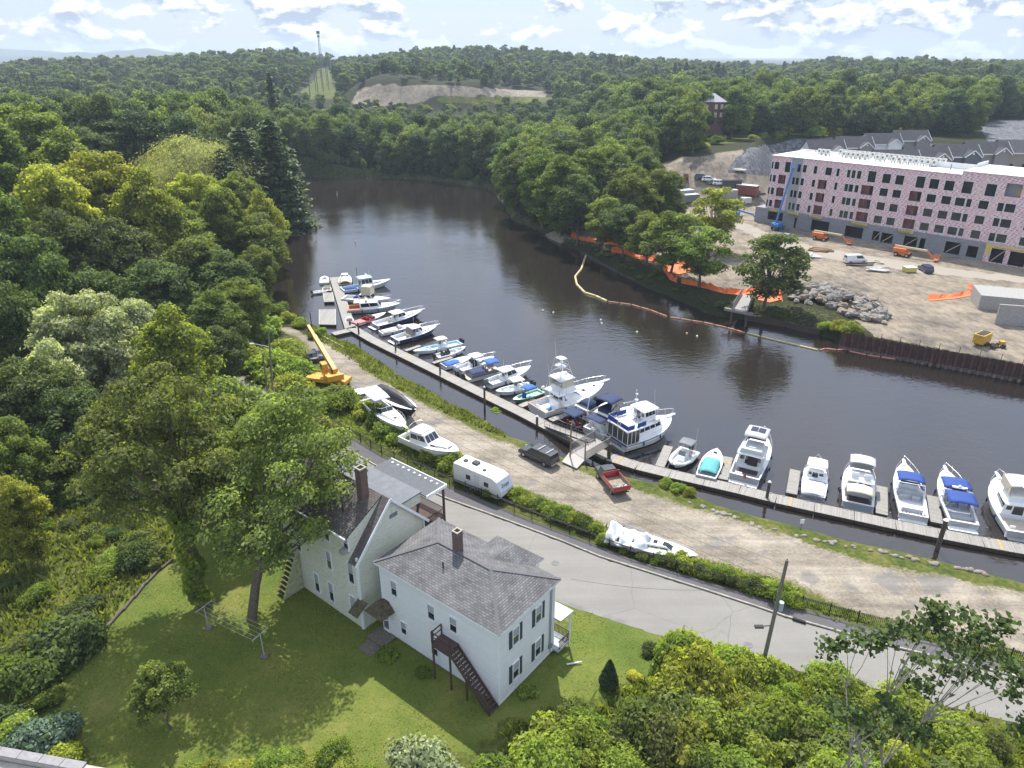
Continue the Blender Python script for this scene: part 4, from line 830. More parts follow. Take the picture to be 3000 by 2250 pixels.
def annex():
    H_ = thing('annex_house', 'small white house with grey gable roof half hidden by the big maples', 'house', (-26.5, 66, 0.2), R(51))
    q = MB(); g0 = [(0, 0, 0), (6.5, 0, 0), (6.5, 0, 5), (3.25, 0, 7.3), (0, 0, 5)]; q.loft([g0, [(a, 8, c) for a, b, c in g0]], close=True, smooth=False); q.build('wall', M_SIDE, H_)
    q = MB(); q.add([(-.4, -.3, 4.75), (3.25, -.3, 7.35), (3.25, 8.3, 7.35), (-.4, 8.3, 4.75)], [(0, 1, 2, 3)]); q.add([(3.25, -.3, 7.35), (6.9, -.3, 4.75), (6.9, 8.3, 4.75), (3.25, 8.3, 7.35)], [(0, 1, 2, 3)]); rf = q.build('roof', M_RG, H_, solid=0); roof_uv(rf)
    for u in (2, 5.5): window(H_, 'x0', 0, u, 2, 3.5, .7)
    window(H_, 'y0', 0, 3.2, 2, 3.5, .8)
annex()
# ---------------------------------------------------------------- docks
M_PLANK = lines('dock_planks', (.27, .255, .23), (.10, .09, .085), .15, 0, .1, var=.35, vs=3); M_FLOAT = mat('dock_float', (.07, .055, .045), .9, var=.4, vs=3)
M_PILE = mat('wet_pile', (.09, .07, .055), .9, var=.3, vs=4, bump=.5); M_CAP = mat('pile_cap', (.82, .83, .84), .5); M_GEL = mat('gelcoat', (.80, .81, .82), .25, coat=.4, var=.04, vs=1); M_PADS = mat('new_plank', (.45, .30, .13), .8, var=.2)
def dock_sec(a, b, w, label, cat='dock', group=None, name='floating_dock', pads=0):
    a = Vector(a); b = Vector(b); d = b - a; L_ = d.length; o = thing(name, label, cat, a, math.atan2(d.y, d.x), group)
    q = MB(); q.span((.03, -w / 2, -.1), (L_ - .03, w / 2, 0)); q.build('deck', M_PLANK, o)
    q = MB(); q.span((.06, -w / 2 + .05, -.5), (L_ - .06, w / 2 - .05, -.1)); q.span((.02, -w / 2 - .05, -.2), (L_ - .02, -w / 2, .03)); q.span((.02, w / 2, -.2), (L_ - .02, w / 2 + .05, .03)); q.build('float', M_FLOAT, o)
    for x in (.8, L_ - .8): q = MB(); q.box((x, w / 2 - .12, .06), (.28, .06, .05)); q.box((x, w / 2 - .12, .02), (.08, .06, .05)); q.build('cleat', mat('galvanised', (.45, .46, .48), .4, metal=.6), o)
    if pads:
        q = MB(); q.span((pads, -w / 2 + .05, .004), (pads + .3, w / 2 - .05, .03)); q.build('new_board', M_PADS, o)
    return o
ZD = -1.5
def dock_line(px, w, n, who, z=ZD, ords=None):
    P = [G(x, y, z) for x, y in px]; Ls = [0]
    for a, b in zip(P, P[1:]): Ls.append(Ls[-1] + (b - a).length)
    def pt(s):
        for i in range(len(P) - 1):
            if s <= Ls[i + 1] + 1e-6: return P[i].lerp(P[i + 1], (s - Ls[i]) / (Ls[i + 1] - Ls[i]))
        return P[-1]
    for k in range(n):
        dock_sec(pt(Ls[-1] * k / n), pt(Ls[-1] * (k + 1) / n), w, '%s section of %s, %s' % (ords[k], who[0], who[1]), group=who[2], pads=(1.5 if (k * 7) % 5 == 3 else 0))
ORD = ['first', 'second', 'third', 'fourth', 'fifth', 'sixth', 'seventh', 'eighth', 'ninth', 'tenth', 'eleventh', 'twelfth', 'thirteenth', 'fourteenth', 'fifteenth', 'sixteenth']
dock_line([(1028, 958), (1100, 1000), (1250, 1072), (1400, 1146), (1532, 1210)], 2.1, 11, ('the grey plank dock', 'counted from the small pier end', 'plank sections of the far dock'), ords=ORD)
dock_line([(1532, 1210), (1620, 1256), (1720, 1306), (1800, 1347), (1868, 1364)], 2.1, 5, ('the plank dock behind the gangway', 'counted from its far end', 'plank sections behind the gangway'), ords=ORD)
dock_line([(1868, 1364), (1975, 1390), (2143, 1428), (2300, 1467), (2464, 1502), (2648, 1542), (2838, 1580), (3000, 1608), (3300, 1668)], 2.1, 12, ('the weathered near dock', 'counted from the trawler', 'plank sections of the near dock'), ords=ORD)
for k in range(4):
    a = G(979, 812, ZD); b = G(1027, 962, ZD); dock_sec(a.lerp(b, k / 4), a.lerp(b, (k + 1) / 4), 2.2, '%s section of the narrow pier running out into the river' % ORD[k], group='sections of the narrow pier')
dock_sec(G(975, 978, ZD - .03), G(1046, 962, ZD - .03), 2.0, 'dark float joining the bank to the narrow pier')
def raft(c4, label):
    P = [G(x, y, ZD + .02) for x, y in c4]; o = thing('swim_float', label, 'float', P[0]); q = MB(); q.prism([(p.x - P[0].x, p.y - P[0].y) for p in P], -.1, 0); q.build('deck', M_PLANK, o)
    q = MB(); c = sum(P, Vector()) / 4; q.prism([((p - P[0]) * .96 + (c - P[0]) * .04)[:2] for p in P], -.45, -.1); q.build('float', M_FLOAT, o)
    q = MB()
    for i in range(4): q.beam((P[i] - P[0]) + Vector((0, 0, -.03)), (P[(i + 1) % 4] - P[0]) + Vector((0, 0, -.03)), .07, .16)
    q.build('edging', mat('edging_white', (.6, .6, .58), .7), o)
raft([(935, 950), (984, 951), (983, 906), (935, 907)], 'square grey float with white edging left of the pier')
raft([(950, 884), (979, 883), (975, 857), (946, 858)], 'small grey float beside the inflatable left of the pier')
for i, (a, b, w, lab) in enumerate((((1959, 1306), (1932, 1368), 1.25, 'finger dock between the trawler and the rib with black top'), ((2133, 1338), (2117, 1404), 1.3, 'finger dock with new boards beside the teal covered boat'), ((2330, 1376), (2319, 1446), 1.3, 'finger dock left of the boat with a white hardtop'),
        ((2583, 1424), (2583, 1506), 1.35, 'finger dock right of the flybridge boat with bunting'), ((2731, 1452), (2745, 1532), 1.3, 'finger dock between the two blue canvas cruisers'), ((1524, 1190), (1570, 1170), 1.1, 'short finger dock between green skiff and tuna tower boat'),
        ((1612, 1231), (1662, 1213), 1.1, 'short finger dock right of the tuna tower boat'), ((1268, 1063), (1325, 1046), .9, 'narrow finger dock between the black console rib and the blue covered boat'), ((1188, 1027), (1232, 1012), .9, 'narrow finger dock left of the console boat with the tan top'))):
    dock_sec(G(*a, ZD + .01), G(*b, ZD + .01), w, lab, 'finger dock', name='finger_dock', group='finger docks', pads=1.6 if i == 1 else 0)
def post(name, pxb, pyb, zb, pyt, r, m, label, cat, cap=True, group=None):
    b = G(pxb, pyb, zb); zt_ = atY(pxb, pyt, b.y).z; o = thing(name, label, cat, b, 0, group); h = zt_ - zb
    q = MB(); q.tube([(0, 0, -1.5), (0, 0, h)], [r, r * .92], 10); q.build('shaft', m, o)
    if cap: q = MB(); q.cyl((0, 0, h + .1), r * 1.15, .2, 10, r2=r * .3); q.build('cap', M_CAP, o)
    return o
for a in ((1052, 984, 945, .17, False, 'dark mooring pile at the corner where the pier meets the dock'), (1160, 1034, 998, .17, False, 'dark mooring pile beside the two navy hulled boats'), (1290, 1102, 1066, .17, False, 'dark mooring pile beside the blue covered boat'), (1420, 1196, 1134, .17, True, 'white capped mooring pile beside the console boat'),
          (1573, 1252, 1220, .2, True, 'white capped mooring pile at the stern of the tuna tower boat'), (1784, 1352, 1300, .24, False, 'thick timber pile at the corner of the gangway landing'), (2245, 1468, 1412, .2, True, 'white capped mooring pile beside the solar panel boat'), (2745, 1612, 1524, .26, True, 'largest white capped mooring pile in front of the near dock')):
    post('mooring_pile', a[0], a[1], ZW, a[2], a[3], M_PILE, a[5], 'mooring pile', a[4], 'mooring piles')
# gangway landing
M_GREYW = mat('grey_wood', (.22, .20, .19), .9, var=.25, vs=5)
def landing():
    P = [G(x, y, .2) for x, y in ((1672, 1320), (1714, 1346), (1786, 1303), (1742, 1283))]; o = thing('dock_landing', 'timber landing with baluster rails above the docks', 'landing', P[0]); L0 = [p - P[0] for p in P]
    q = MB(); q.prism([p[:2] for p in L0], -.12, 0); q.build('deck', M_PLANK, o); q = MB()
    for a, b in ((0, 3), (1, 2)): rail(q, L0[a], L0[b], 0, 1.1, t=.05)
    rail(q, L0[2], L0[2].lerp(L0[3], .45), 0, 1.1, t=.05)
    for p in L0: q.box((p.x, p.y, .6), (.14, .14, 1.3))
    q.build('railing', M_GREYW, o); q = MB()
    for p in (L0[2], L0[3]): q.box((p.x * .97, p.y * .97, -1.6), (.22, .22, 3.0))
    q.build('support_post', M_PILE, o)
    A = [G(x, y, .15) for x, y in ((1646, 1352), (1690, 1372), (1714, 1346), (1672, 1320))]; q = MB(); q.prism([(p - A[0])[:2] for p in A], -.12, .0); tag(q.build('ramp', mat('ramp_concrete', (.38, .36, .33), .9, var=.1), loc=A[0]), 'pale sloping plywood ramp up to the landing beside the black pickup', 'ramp')
    a = G(1733, 1293, .25); b = G(1606, 1246, ZD + .25); d = b - a; gw = thing('gangway', 'narrow aluminium gangway with pipe rails down to the docks', 'gangway', a, math.atan2(d.y, d.x)); Lg = math.hypot(d.x, d.y)
    q = MB(); q.beam((0, 0, 0), (Lg, 0, d.z), 1.3, .12); q.build('deck', M_PLANK, gw); q = MB()
    for s in (-.68, .68):
        q.tube([(0, s, 1.0), (Lg, s, d.z + 1.0)], .03, 5); q.tube([(0, s, .5), (Lg, s, d.z + .5)], .025, 5); q.beam((0, s, .02), (Lg, s, d.z + .02), .06, .22)
        for k in range(9): x = Lg * k / 8; q.tube([(x, s, d.z * k / 8), (x, s, d.z * k / 8 + 1.0)], .025, 5)
    q.build('pipe_rail', mat('dull_steel', (.13, .12, .12), .5, metal=.3), gw)
landing()
post('light_pole', 916, 980, 0, 916, .1, M_PILE, 'dark slim pole on the bank left of the square float', 'pole', False); post('timber_pole', 1670, 1340, 0, 1243, .11, mat('brown_pole', (.22, .15, .09), .9, var=.2), 'slim brown timber pole beside the landing and the black pickup', 'pole', False); post('timber_pole', 1713, 1348, 0, 1284, .1, M_GREYW, 'short grey pole at the near corner of the landing', 'pole', False)
# ---------------------------------------------------------------- boats
M_BOT = mat('antifoul', (.02, .03, .07), .6); M_NAVY = mat('navy_hull', (.012, .02, .075), .15, coat=.6); M_NCAN = mat('navy_canvas', (.018, .035, .10), .8, var=.15); M_BCAN = mat('blue_canvas', (.03, .12, .38), .8, var=.12); M_RBLUE = mat('royal_canvas', (.02, .06, .26), .8, var=.12); M_CREAM = mat('cream_canvas', (.62, .56, .42), .85, var=.08); M_TAN = mat('tan_vinyl', (.55, .47, .38), .6)
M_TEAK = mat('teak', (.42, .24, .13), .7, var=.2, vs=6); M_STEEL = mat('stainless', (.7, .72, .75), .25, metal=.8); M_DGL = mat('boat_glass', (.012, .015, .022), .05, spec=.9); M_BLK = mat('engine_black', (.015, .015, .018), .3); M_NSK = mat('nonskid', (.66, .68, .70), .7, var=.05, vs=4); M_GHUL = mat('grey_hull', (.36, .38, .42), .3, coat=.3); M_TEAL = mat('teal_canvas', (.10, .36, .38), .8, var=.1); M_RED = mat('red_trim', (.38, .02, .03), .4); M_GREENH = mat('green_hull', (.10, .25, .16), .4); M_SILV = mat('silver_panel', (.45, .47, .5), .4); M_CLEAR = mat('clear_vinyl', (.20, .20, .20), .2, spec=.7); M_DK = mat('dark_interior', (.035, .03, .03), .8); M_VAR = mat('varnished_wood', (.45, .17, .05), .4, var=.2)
M_FEND = mat('fender_navy', (.03, .05, .12), .4); name_fender = True
def hull(o, L, B, fb, col, stripe=None, top=None, sh=.5, fine=1.0, bottom=None, tumble=.95, cock=.4, floor=.3, gw=.16, deckm=None, transom=None, liner=None, foredeck=True):
    n = 18
    def hb(t): return B / 2 * ((.90 + .1 * min(1, t / .35)) if t < .42 else max(0.015, max(0, 1 - ((t - .42) / .58) ** (2.3 * fine)) ** .8))
    def zs(t): return fb * (1 + sh * t ** 2.2)
    def sec(t):
        b = hb(t); z = zs(t); x = t * L; r = .14 * L * t ** 4; k = 1 - .55 * max(0, t - .5) ** 1.2
        P = []
        for (w, zz) in ((0, -.32 + .5 * max(0, t - .8)), (.72 * k, -.05), (.84 * k, .12), (tumble * (.35 + .65 * k), z * .62), (tumble * (.25 + .75 * k), z * .78), (1, z - .07), (1, z)):
            P.append((x - r * (1 - max(zz, 0) / z), b * w, zz))
        return P
    S_ = [sec(i / (n - 1)) for i in range(n)]; q = MB(); mi = [0, 0, 1, 1, 2, 3]
    for s in (1, -1):
        for j in range(6):
            q.mi = mi[j]; vs = []; fs = []
            for i in range(n):
                for p in (S_[i][j], S_[i][j + 1]): vs.append((p[0], p[1] * s, p[2]))
            for i in range(n - 1): a = 2 * i; fs.append((a, a + 2, a + 3, a + 1) if s > 0 else (a, a + 1, a + 3, a + 2))
            q.add(vs, fs, True)
    q.mi = 4; tr = [(p[0], p[1], p[2]) for p in S_[0]] + [(p[0], -p[1], p[2]) for p in S_[0][::-1]]; q.add(tr, [tuple(range(len(tr)))])
    if L > 5.5 and name_fender:
        for t in (.28, .58):
            for s in (-1, 1): f = MB(); y_ = s * (hb(t) + .1); f.cyl((t * L, y_, zs(t) - .42), .11, .5, 8); f.tube([(t * L, y_, zs(t) - .2), (t * L, y_ * .97, zs(t))], .015, 3, False); f.build('fender', M_FEND, o)
    h = q.build('hull', [bottom or M_BOT, col, stripe or col, top or M_GEL, transom or col], o)
    # deck with cockpit opening
    xc = cock; q = MB(); vs = []; fs = []; ts = [xc + (1 - xc) * i / 11 for i in range(12)]
    if foredeck:
        for t in ts:
            b = hb(t) - .03; z = zs(t) - .02; x = t * L
            for k in (-1, -.55, 0, .55, 1): vs.append((x, b * k, z + .06 * (1 - k * k)))
        for i in range(11):
            for k in range(4): a = i * 5 + k; fs.append((a, a + 5, a + 6, a + 1))
        q.add(vs, fs, True); q.build('foredeck', deckm or M_GEL, o)
    q = MB(); fl = floor; vs = []; fs = []; m = 7; xs = [.012 + (xc - .012) * i / (m - 1) for i in range(m)]
    for i, t in enumerate(xs):
        b = hb(t) - .02; z = zs(t) - .01; x = t * L; g = gw
        for y, zz in ((b, z), (b - g, z), (b - g - .02, fl), (0, fl), (-b + g + .02, fl), (-b + g, z), (-b, z)): vs.append((x, y, zz))
    for i in range(m - 1):
        for k in range(6): a = i * 7 + k; fs.append((a, a + 1, a + 8, a + 7))
    q.add(vs, fs); b = hb(xc) - .02 - gw; q.add([(xc * L - .005, -b, fl), (xc * L - .005, b, fl), (xc * L - .005, b, zs(xc)), (xc * L - .005, -b, zs(xc))], [(0, 1, 2, 3)])
    b = hb(0) - gw; q.span((.0, -b - gw + .03, fl), (.28, b + gw - .03, zs(0) - .012)); q.build('cockpit', liner or M_NSK, o)
    return hb, zs
def quad_panel(q, A, B_, C, D, u0, u1, v0, v1, off=.012):
    A, B_, C, D = map(Vector, (A, B_, C, D))
    def P(u, v): return (A * (1 - u) + B_ * u) * (1 - v) + (D * (1 - u) + C * u) * v
    n = (B_ - A).cross(D - A).normalized() * off
    q.add([P(u0, v0) + n, P(u1, v0) + n, P(u1, v1) + n, P(u0, v1) + n], [(0, 1, 2, 3)])
def house_(o, x0, x1, w0, w1, z0, z1, fr, br, wm=None, win=3, tin=.86, name='cabin', gl=True, v=(.35, .85), backdoor=True, top=None):
    """deckhouse: raked front, tumbled sides, dark windows set on its faces"""
    b = [(x0, w0, z0), (x1, w1, z0), (x1, -w1, z0), (x0, -w0, z0)]; t = [(x0 + br, w0 * tin, z1), (x1 - fr, w1 * tin, z1), (x1 - fr, -w1 * tin, z1), (x0 + br, -w0 * tin, z1)]
    q = MB(); q.add(b + t, [(4, 7, 6, 5) if False else (4, 5, 6, 7)[::-1], (0, 4, 5, 1), (1, 5, 6, 2), (2, 6, 7, 3), (3, 7, 4, 0)]); c = q.build(name, wm or M_GEL, o, bevel=.04)
    if gl:
        q = MB()
        for i in range(win):
            a_, b_ = .05 + .9 * i / win + .015, .05 + .9 * (i + 1) / win - .015
            quad_panel(q, b[3], b[2], t[2], t[3], a_, b_, *v); quad_panel(q, b[1], b[0], t[0], t[1], a_, b_, *v)
        for i in range(3): quad_panel(q, b[2], b[1], t[1], t[2], .06 + .3 * i, .06 + .3 * (i + 1) - .03, v[0] - .08, .88)
        if backdoor: quad_panel(q, b[0], b[3], t[3], t[0], .3, .62, .08, .85); quad_panel(q, b[0], b[3], t[3], t[0], .68, .92, .4, .85); quad_panel(q, b[0], b[3], t[3], t[0], .08, .25, .4, .85)
        q.build('window', M_DGL, c)
    return c
def slab(o, x0, x1, z, w, th=.1, name='hardtop', m=None, legs=None, taper=.9, foot=None, camber=.08):
    q = MB(); vs = []; fs = []; nx = 5
    for i in range(nx):
        t = i / (nx - 1); ww = w / 2 * (1 - (1 - taper) * t ** 2) * (1 - .06 * (t < .01))
        for k in (-1, -.8, 0, .8, 1): vs.append((x0 + (x1 - x0) * t, ww * k, z + camber * (1 - k * k) - (.05 if i in (0, nx - 1) else 0)))
    for i in range(nx - 1):
        for k in range(4): a = i * 5 + k; fs.append((a, a + 5, a + 6, a + 1))
    q.add(vs, fs, True); h = q.build(name, m or M_GEL, o, solid=th)
    if legs is not None:
        q = MB()
        for sx in (0, 1):
            for s in (-1, 1):
                xt = x0 + .15 + (x1 - x0 - .3) * sx; q.tube([(xt + (foot or 0) * (1 - 2 * sx) * -1, s * w * .42, legs), (xt, s * w * .42, z)], .03, 5)
        q.build('support', M_STEEL, h)
    return h
def bimini(o, x0, x1, z, w, m, base, sides=None, name='bimini', drop=.22):
    q = MB(); vs = []; fs = []; nx, ny = 7, 7
    for i in range(nx):
        t = i / (nx - 1)
        for k in range(ny):
            s = -1 + 2 * k / (ny - 1); vs.append((x0 + (x1 - x0) * t, w / 2 * s, z - drop * abs(s) ** 3 - drop * .6 * abs(2 * t - 1) ** 3 + .03 * math.sin(t * 12)))
    for i in range(nx - 1):
        for k in range(ny - 1): a = i * ny + k; fs.append((a, a + ny, a + ny + 1, a + 1))
    q.add(vs, fs, True); c = q.build(name, m, o, solid=.03); q = MB()
    xm = (x0 + x1) / 2
    for s in (-1, 1):
        for xt in (x0 + .05, x1 - .05, xm): q.tube([(xm + (xt - xm) * .25, s * w * .5, base), (xt, s * w * .49, z - drop)], .02, 4)
    q.build('frame', M_STEEL, c)
    if sides:
        q = MB(); zz = z - drop
        for s in (-1, 1): q.add([(x0, s * w * .49, base), (x1, s * w * .49, base), (x1, s * w * .49, zz), (x0, s * w * .49, zz)], [(0, 1, 2, 3)])
        q.add([(x1, -w * .49, base), (x1, w * .49, base), (x1 - .1, w * .47, zz), (x1 - .1, -w * .47, zz)], [(0, 1, 2, 3)]); q.build('enclosure', sides, c, solid=.02)
    return c
def bowrail(o, hb, zs, L, t0=.45, h=.6, name='bow_rail', t1=.985, up=.15):
    q = MB(); n = 10; pts = {1: [], -1: []}
    for s in (1, -1):
        for i in range(n):
            t = t0 + (t1 - t0) * i / (n - 1); pts[s].append(Vector((t * L + (.25 if i == n - 1 else 0), s * (hb(t) - .05), zs(t) + h * (.55 + .45 * min(1, i / 3)) + up * i / n)))
            if i % 2 == 0: q.tube([(t * L, s * (hb(t) - .08), zs(t)), pts[s][-1]], .018, 4)
        q.tube([(t0 * L - .3, s * (hb(t0) - .08), zs(t0))] + pts[s], .024, 5)
    q.tube([pts[1][-1], (L + .35, 0, pts[1][-1].z + .05), pts[-1][-1]], .024, 5); q.build(name, M_STEEL, o)
def pulpit(o, L, z, l=.9, w=.5):
    q = MB(); q.prism([(L - .9, -w / 2), (L + l, -w / 3), (L + l + .1, 0), (L + l, w / 3), (L - .9, w / 2)], z + .02, z + .1); q.mi = 1; q.box((L + l - .2, 0, z + .15), (.5, .12, .1)); q.build('bow_pulpit', [M_GEL, M_STEEL], o)
def outboards(o, n, z, m=None, s=1.0, up=False):
    for k in range(n):
        y = (k - (n - 1) / 2) * .75; q = MB(); q.loft([[( -.1 - .55 * s * a, y + .2 * s * b, z + c * s) for a, b in ((0, -1), (.0, 1), (1, .8), (1, -.8))] for c in (0, .25, .55)] + [[(-.2 - .4 * s * a, y + .15 * s * b, z + .68 * s) for a, b in ((0, -1), (0, 1), (1, .8), (1, -.8))]], close=True); e = q.build('outboard_motor', m or M_BLK, o)
        q = MB(); q.box((-.35 * s, y, z - .35 * s), (.18, .12, .8 * s)); q.box((-.05, y, z + .1), (.25, .25, .3)); q.build('leg', M_BLK, e)
def console(o, x, z, w=.8, h=1.0, m=None, screen=True, seat=True, sm=None):
    q = MB(); q.loft([[(x - .35, -w / 2, zz), (x - .35 + a, -w / 2, zz), (x - .35 + a, w / 2, zz), (x - .35, w / 2, zz)] for zz, a in ((z, .8), (z + h * .75, .75), (z + h, .4))], close=True, smooth=False); c = q.build('console', m or M_GEL, o)
    if screen: q = MB(); q.add([(x + .3, -w / 2, z + h * .8), (x + .3, w / 2, z + h * .8), (x, w / 2 * .9, z + h + .4), (x, -w / 2 * .9, z + h + .4)], [(0, 1, 2, 3)]); q.build('windscreen', M_CLEAR, c, solid=.02)
    if seat: q = MB(); q.box((x - 1.0, 0, z + .4), (.5, w, .8)); q.box((x - 1.2, 0, z + .95), (.1, w, .4)); q.build('seat', sm or M_GEL, o)
def seats(o, L_, m=None, name='seat'):
    for (x, y, z, a, b) in L_: q = MB(); q.box((x, y, z + .22), (a, b, .44)); q.box((x - a / 2 + .06, y, z + .55), (.12, b, .5)); q.build(name, m or M_GEL, o, bevel=.03)
def windshield(o, x, w, z, h=.55, rake=.5, side=.9):
    q = MB(); q.add([(x, -w / 2 * .75, z), (x, w / 2 * .75, z), (x - rake, w / 2 * .7, z + h), (x - rake, -w / 2 * .7, z + h)], [(0, 1, 2, 3)])
    for s in (-1, 1): q.add([(x, s * w / 2 * .75, z), (x - side, s * w / 2, z), (x - side - rake * .6, s * w / 2 * .95, z + h * .9), (x - rake, s * w / 2 * .7, z + h)], [(0, 1, 2, 3)])
    c = q.build('windshield', M_DGL, o, solid=.02); q = MB(); q.tube([(x - side - rake * .6, -w / 2 * .95, z + h * .9), (x - rake, -w / 2 * .7, z + h), (x - rake, w / 2 * .7, z + h), (x - side - rake * .6, w / 2 * .95, z + h * .9)], .03, 5); q.tube([(x, 0, z), (x - rake, 0, z + h)], .02, 4); q.build('frame', M_GEL, c)
def hatch(o, L_, zs, L):
    for t, y, s in L_: q = MB(); q.box((t * L, y, zs(t) + .08), (s, s * 1.1, .06)); q.build('deck_hatch', M_DGL, o)
def canvas(o, x0, x1, w0, w1, z, h, m, name='cover', peak=.5, ny=7, wr=.03, dz=None):
    """stretched cover over part of a boat, slightly wrinkled"""
    q = MB(); nx = 10; vs = []; fs = []; rn = random.Random(int(x1 * 100) + int(h * 77))
    for i in range(nx):
        t = i / (nx - 1); w = (w0 + (w1 - w0) * t) / 2; H_ = h * (math.sin(math.pi * min(1, max(0, (t * (1 - abs(.5 - peak)) + (.12))) * .93)) ** .6)
        zz = z if dz is None else dz(t)
        for k in range(ny):
            s = -1 + 2 * k / (ny - 1); vs.append((x0 + (x1 - x0) * t, w * s, zz + H_ * (1 - abs(s) ** 2.2) + rn.uniform(-wr, wr)))
    for i in range(nx - 1):
        for k in range(ny - 1): a = i * ny + k; fs.append((a, a + ny, a + ny + 1, a + 1))
    q.add(vs, fs, True); q.build(name, m, o, solid=.02)
def transom_text(o, s, size, z, m=None, x=-.02): text(s, size, m or M_NAVY, o, Matrix.Translation((x, 0, z)) @ Matrix.Rotation(-math.pi / 2, 4, 'Z') @ Matrix.Rotation(math.pi / 2, 4, 'X'))
def boat(name, label, st, bw, group=None, zw=ZW, zs_=.9, zb=1.35, cat='boat', rock=0):
    a = G(*st, zw + zs_); b = G(*bw, zw + zb); d = b - a; o = thing(name, label, cat, (a.x, a.y, zw), math.atan2(d.y, d.x), group); return o, math.hypot(d.x, d.y)
def antenna(o, x, y, z, h, r=.015): q = MB(); q.tube([(x, y, z), (x - .1 * h, y, z + h)], r, 4); q.build('antenna', M_GEL, o)
def radar(o, x, y, z, r=.25): q = MB(); q.ball((x, y, z), r, 10, 6, (1, 1, .5)); q.cyl((x, y, z - r * .6), r * .4, r * .6, 8); q.build('radar_dome', M_GEL, o)
def ladder_cyl(o, x, z): pass
def fleet():
    # ---- left dock
    o, L = boat('tender', 'round white inflatable tender at the tip of the pier', (949, 829), (951, 806), zs_=.4, zb=.5)
    def rib(o, L, B, m, fm=M_NSK, r=.24):
        q = MB(); pts = [(0, B / 2 - r, .3), (L * .55, B / 2 - r, .32), (L * .82, B * .32, .38), (L * .97, 0, .48), (L * .82, -B * .32, .38), (L * .55, -B / 2 + r, .32), (0, -B / 2 + r, .3)]
        sm = []
        for i in range(len(pts) - 1):
            for k in range(4): sm.append(Vector(pts[i]).lerp(Vector(pts[i + 1]), k / 4))
        sm.append(Vector(pts[-1])); q.tube(sm, [r * .7] + [r] * (len(sm) - 2) + [r * .7], 8); q.build('tube', m, o); q = MB(); q.prism([(0.05, -B / 2 + r), (L * .6, -B / 2 + r), (L * .85, -B * .18), (L * .92, 0), (L * .85, B * .18), (L * .6, B / 2 - r), (0.05, B / 2 - r)], -.08, .14); q.span((.02, -B / 2 + r * 1.5, .1), (.1, B / 2 - r * 1.5, .5)); q.build('floor', fm, o); q = MB(); q.box((L * .4, 0, .38), (.3, B - 2.5 * r, .06)); q.build('thwart', M_TAN, o)
    rib(o, L * .75, 2.4, M_GEL, r=.36)
    o, L = boat('skiff', 'small skiff with cream seats and a purple side against the pier', (957, 853), (958, 836), zs_=.5, zb=.7); hb, zs = hull(o, L * .8, 2.2, .6, mat('purple', (.05, .02, .10), .4), cock=.7, liner=M_CREAM); seats(o, [(1.2, 0, .3, .5, 1.4), (2.6, 0, .3, .5, 1.4)], M_CREAM)
    o, L = boat('tender', 'small grey inflatable with outboard tied at the left float', (917, 858), (962, 850), zs_=.3, zb=.5); rib(o, L, 1.7, mat('grey_rubber', (.55, .57, .6), .6)); outboards(o, 1, .35, s=.8)
    o, L = boat('motorboat', 'wooden hulled boat under a cream canvas with orange stern at the pier end', (1011, 832), (1010, 797)); L = 8.0; hb, zs = hull(o, L, 3.2, .85, M_VAR, cock=.3, top=M_VAR); canvas(o, .2, 6.0, 2.9, 2.6, .85, 1.1, M_CREAM); house_(o, 4.6, 6.6, 1.0, .8, 1.0, 1.9, .5, .1, M_GEL)
    o, L = boat('lobster_boat', 'white and pale blue lobster boat with pilothouse at the pier end', (1001, 846), (1144, 819)); hb, zs = hull(o, L, 3.7, .85, mat('pale_grey_blue', (.55, .62, .66), .4), cock=.36, sh=.85, liner=mat('pale_blue', (.42, .58, .68), .6)); house_(o, L * .36, L * .62, 1.3, 1.15, .95, 2.9, .35, .05, top=M_GEL); slab(o, L * .32, L * .6, 2.95, 2.8, m=mat('pale_blue', (.42, .58, .68), .6)); house_(o, L * .62, L * .82, .95, .5, 1.1, 1.55, .5, 0, win=2, name='trunk_cabin', v=(.4, .7), backdoor=False); canvas(o, .5, 3.6, 1.8, 1.8, .6, .5, M_RBLUE, name='tarp'); radar(o, L * .5, 0, 3.5, .3)
    q = MB(); q.tube([(L * .34, .6, 2.9), (L * .34, .6, 5.2)], .05, 5); q.tube([(L * .34, .3, 5.0), (L * .34, .9, 5.0)], .03, 4); q.build('mast', M_BLK, o); antenna(o, L * .55, -.8, 3, 1.5)
    o, L = boat('cabin_cruiser', 'white cruiser with cream flybridge top beside the lobster boat', (1007, 869), (1145, 873)); hb, zs = hull(o, L, 3.4, .9, M_GEL, cock=.32, stripe=M_RED); house_(o, L * .36, L * .66, 1.25, 1.0, 1.0, 2.0, .7, .1); bimini(o, L * .42, L * .62, 4.0, 2.4, M_CREAM, 2.0, M_CREAM); bowrail(o, hb, zs, L); canvas(o, 2.6, 4.6, 1.8, 1.6, .9, .6, M_RBLUE, name='blue_tarp')
    o, L = boat('cabin_cruiser', 'grey hulled cruiser with slanted salon windows and orange cockpit trim', (1018, 903), (1173, 889)); hb, zs = hull(o, L, 3.8, 1.0, M_GHUL, cock=.3, stripe=M_GEL, liner=mat('orange_trim', (.50, .20, .08), .6)); house_(o, L * .24, L * .66, 1.5, 1.2, 1.0, 2.3, 1.1, -.1, M_GEL, win=2, v=(.3, .86)); slab(o, L * .12, L * .3, 2.3, 2.4, m=M_TAN, name='flybridge_deck'); seats(o, [(L * .36, .5, 2.3, .5, .9), (L * .36, -.5, 2.3, .5, .9)], M_CREAM); bowrail(o, hb, zs, L); hatch(o, [(.78, 0, .5), (.88, .3, .3)], zs, L)
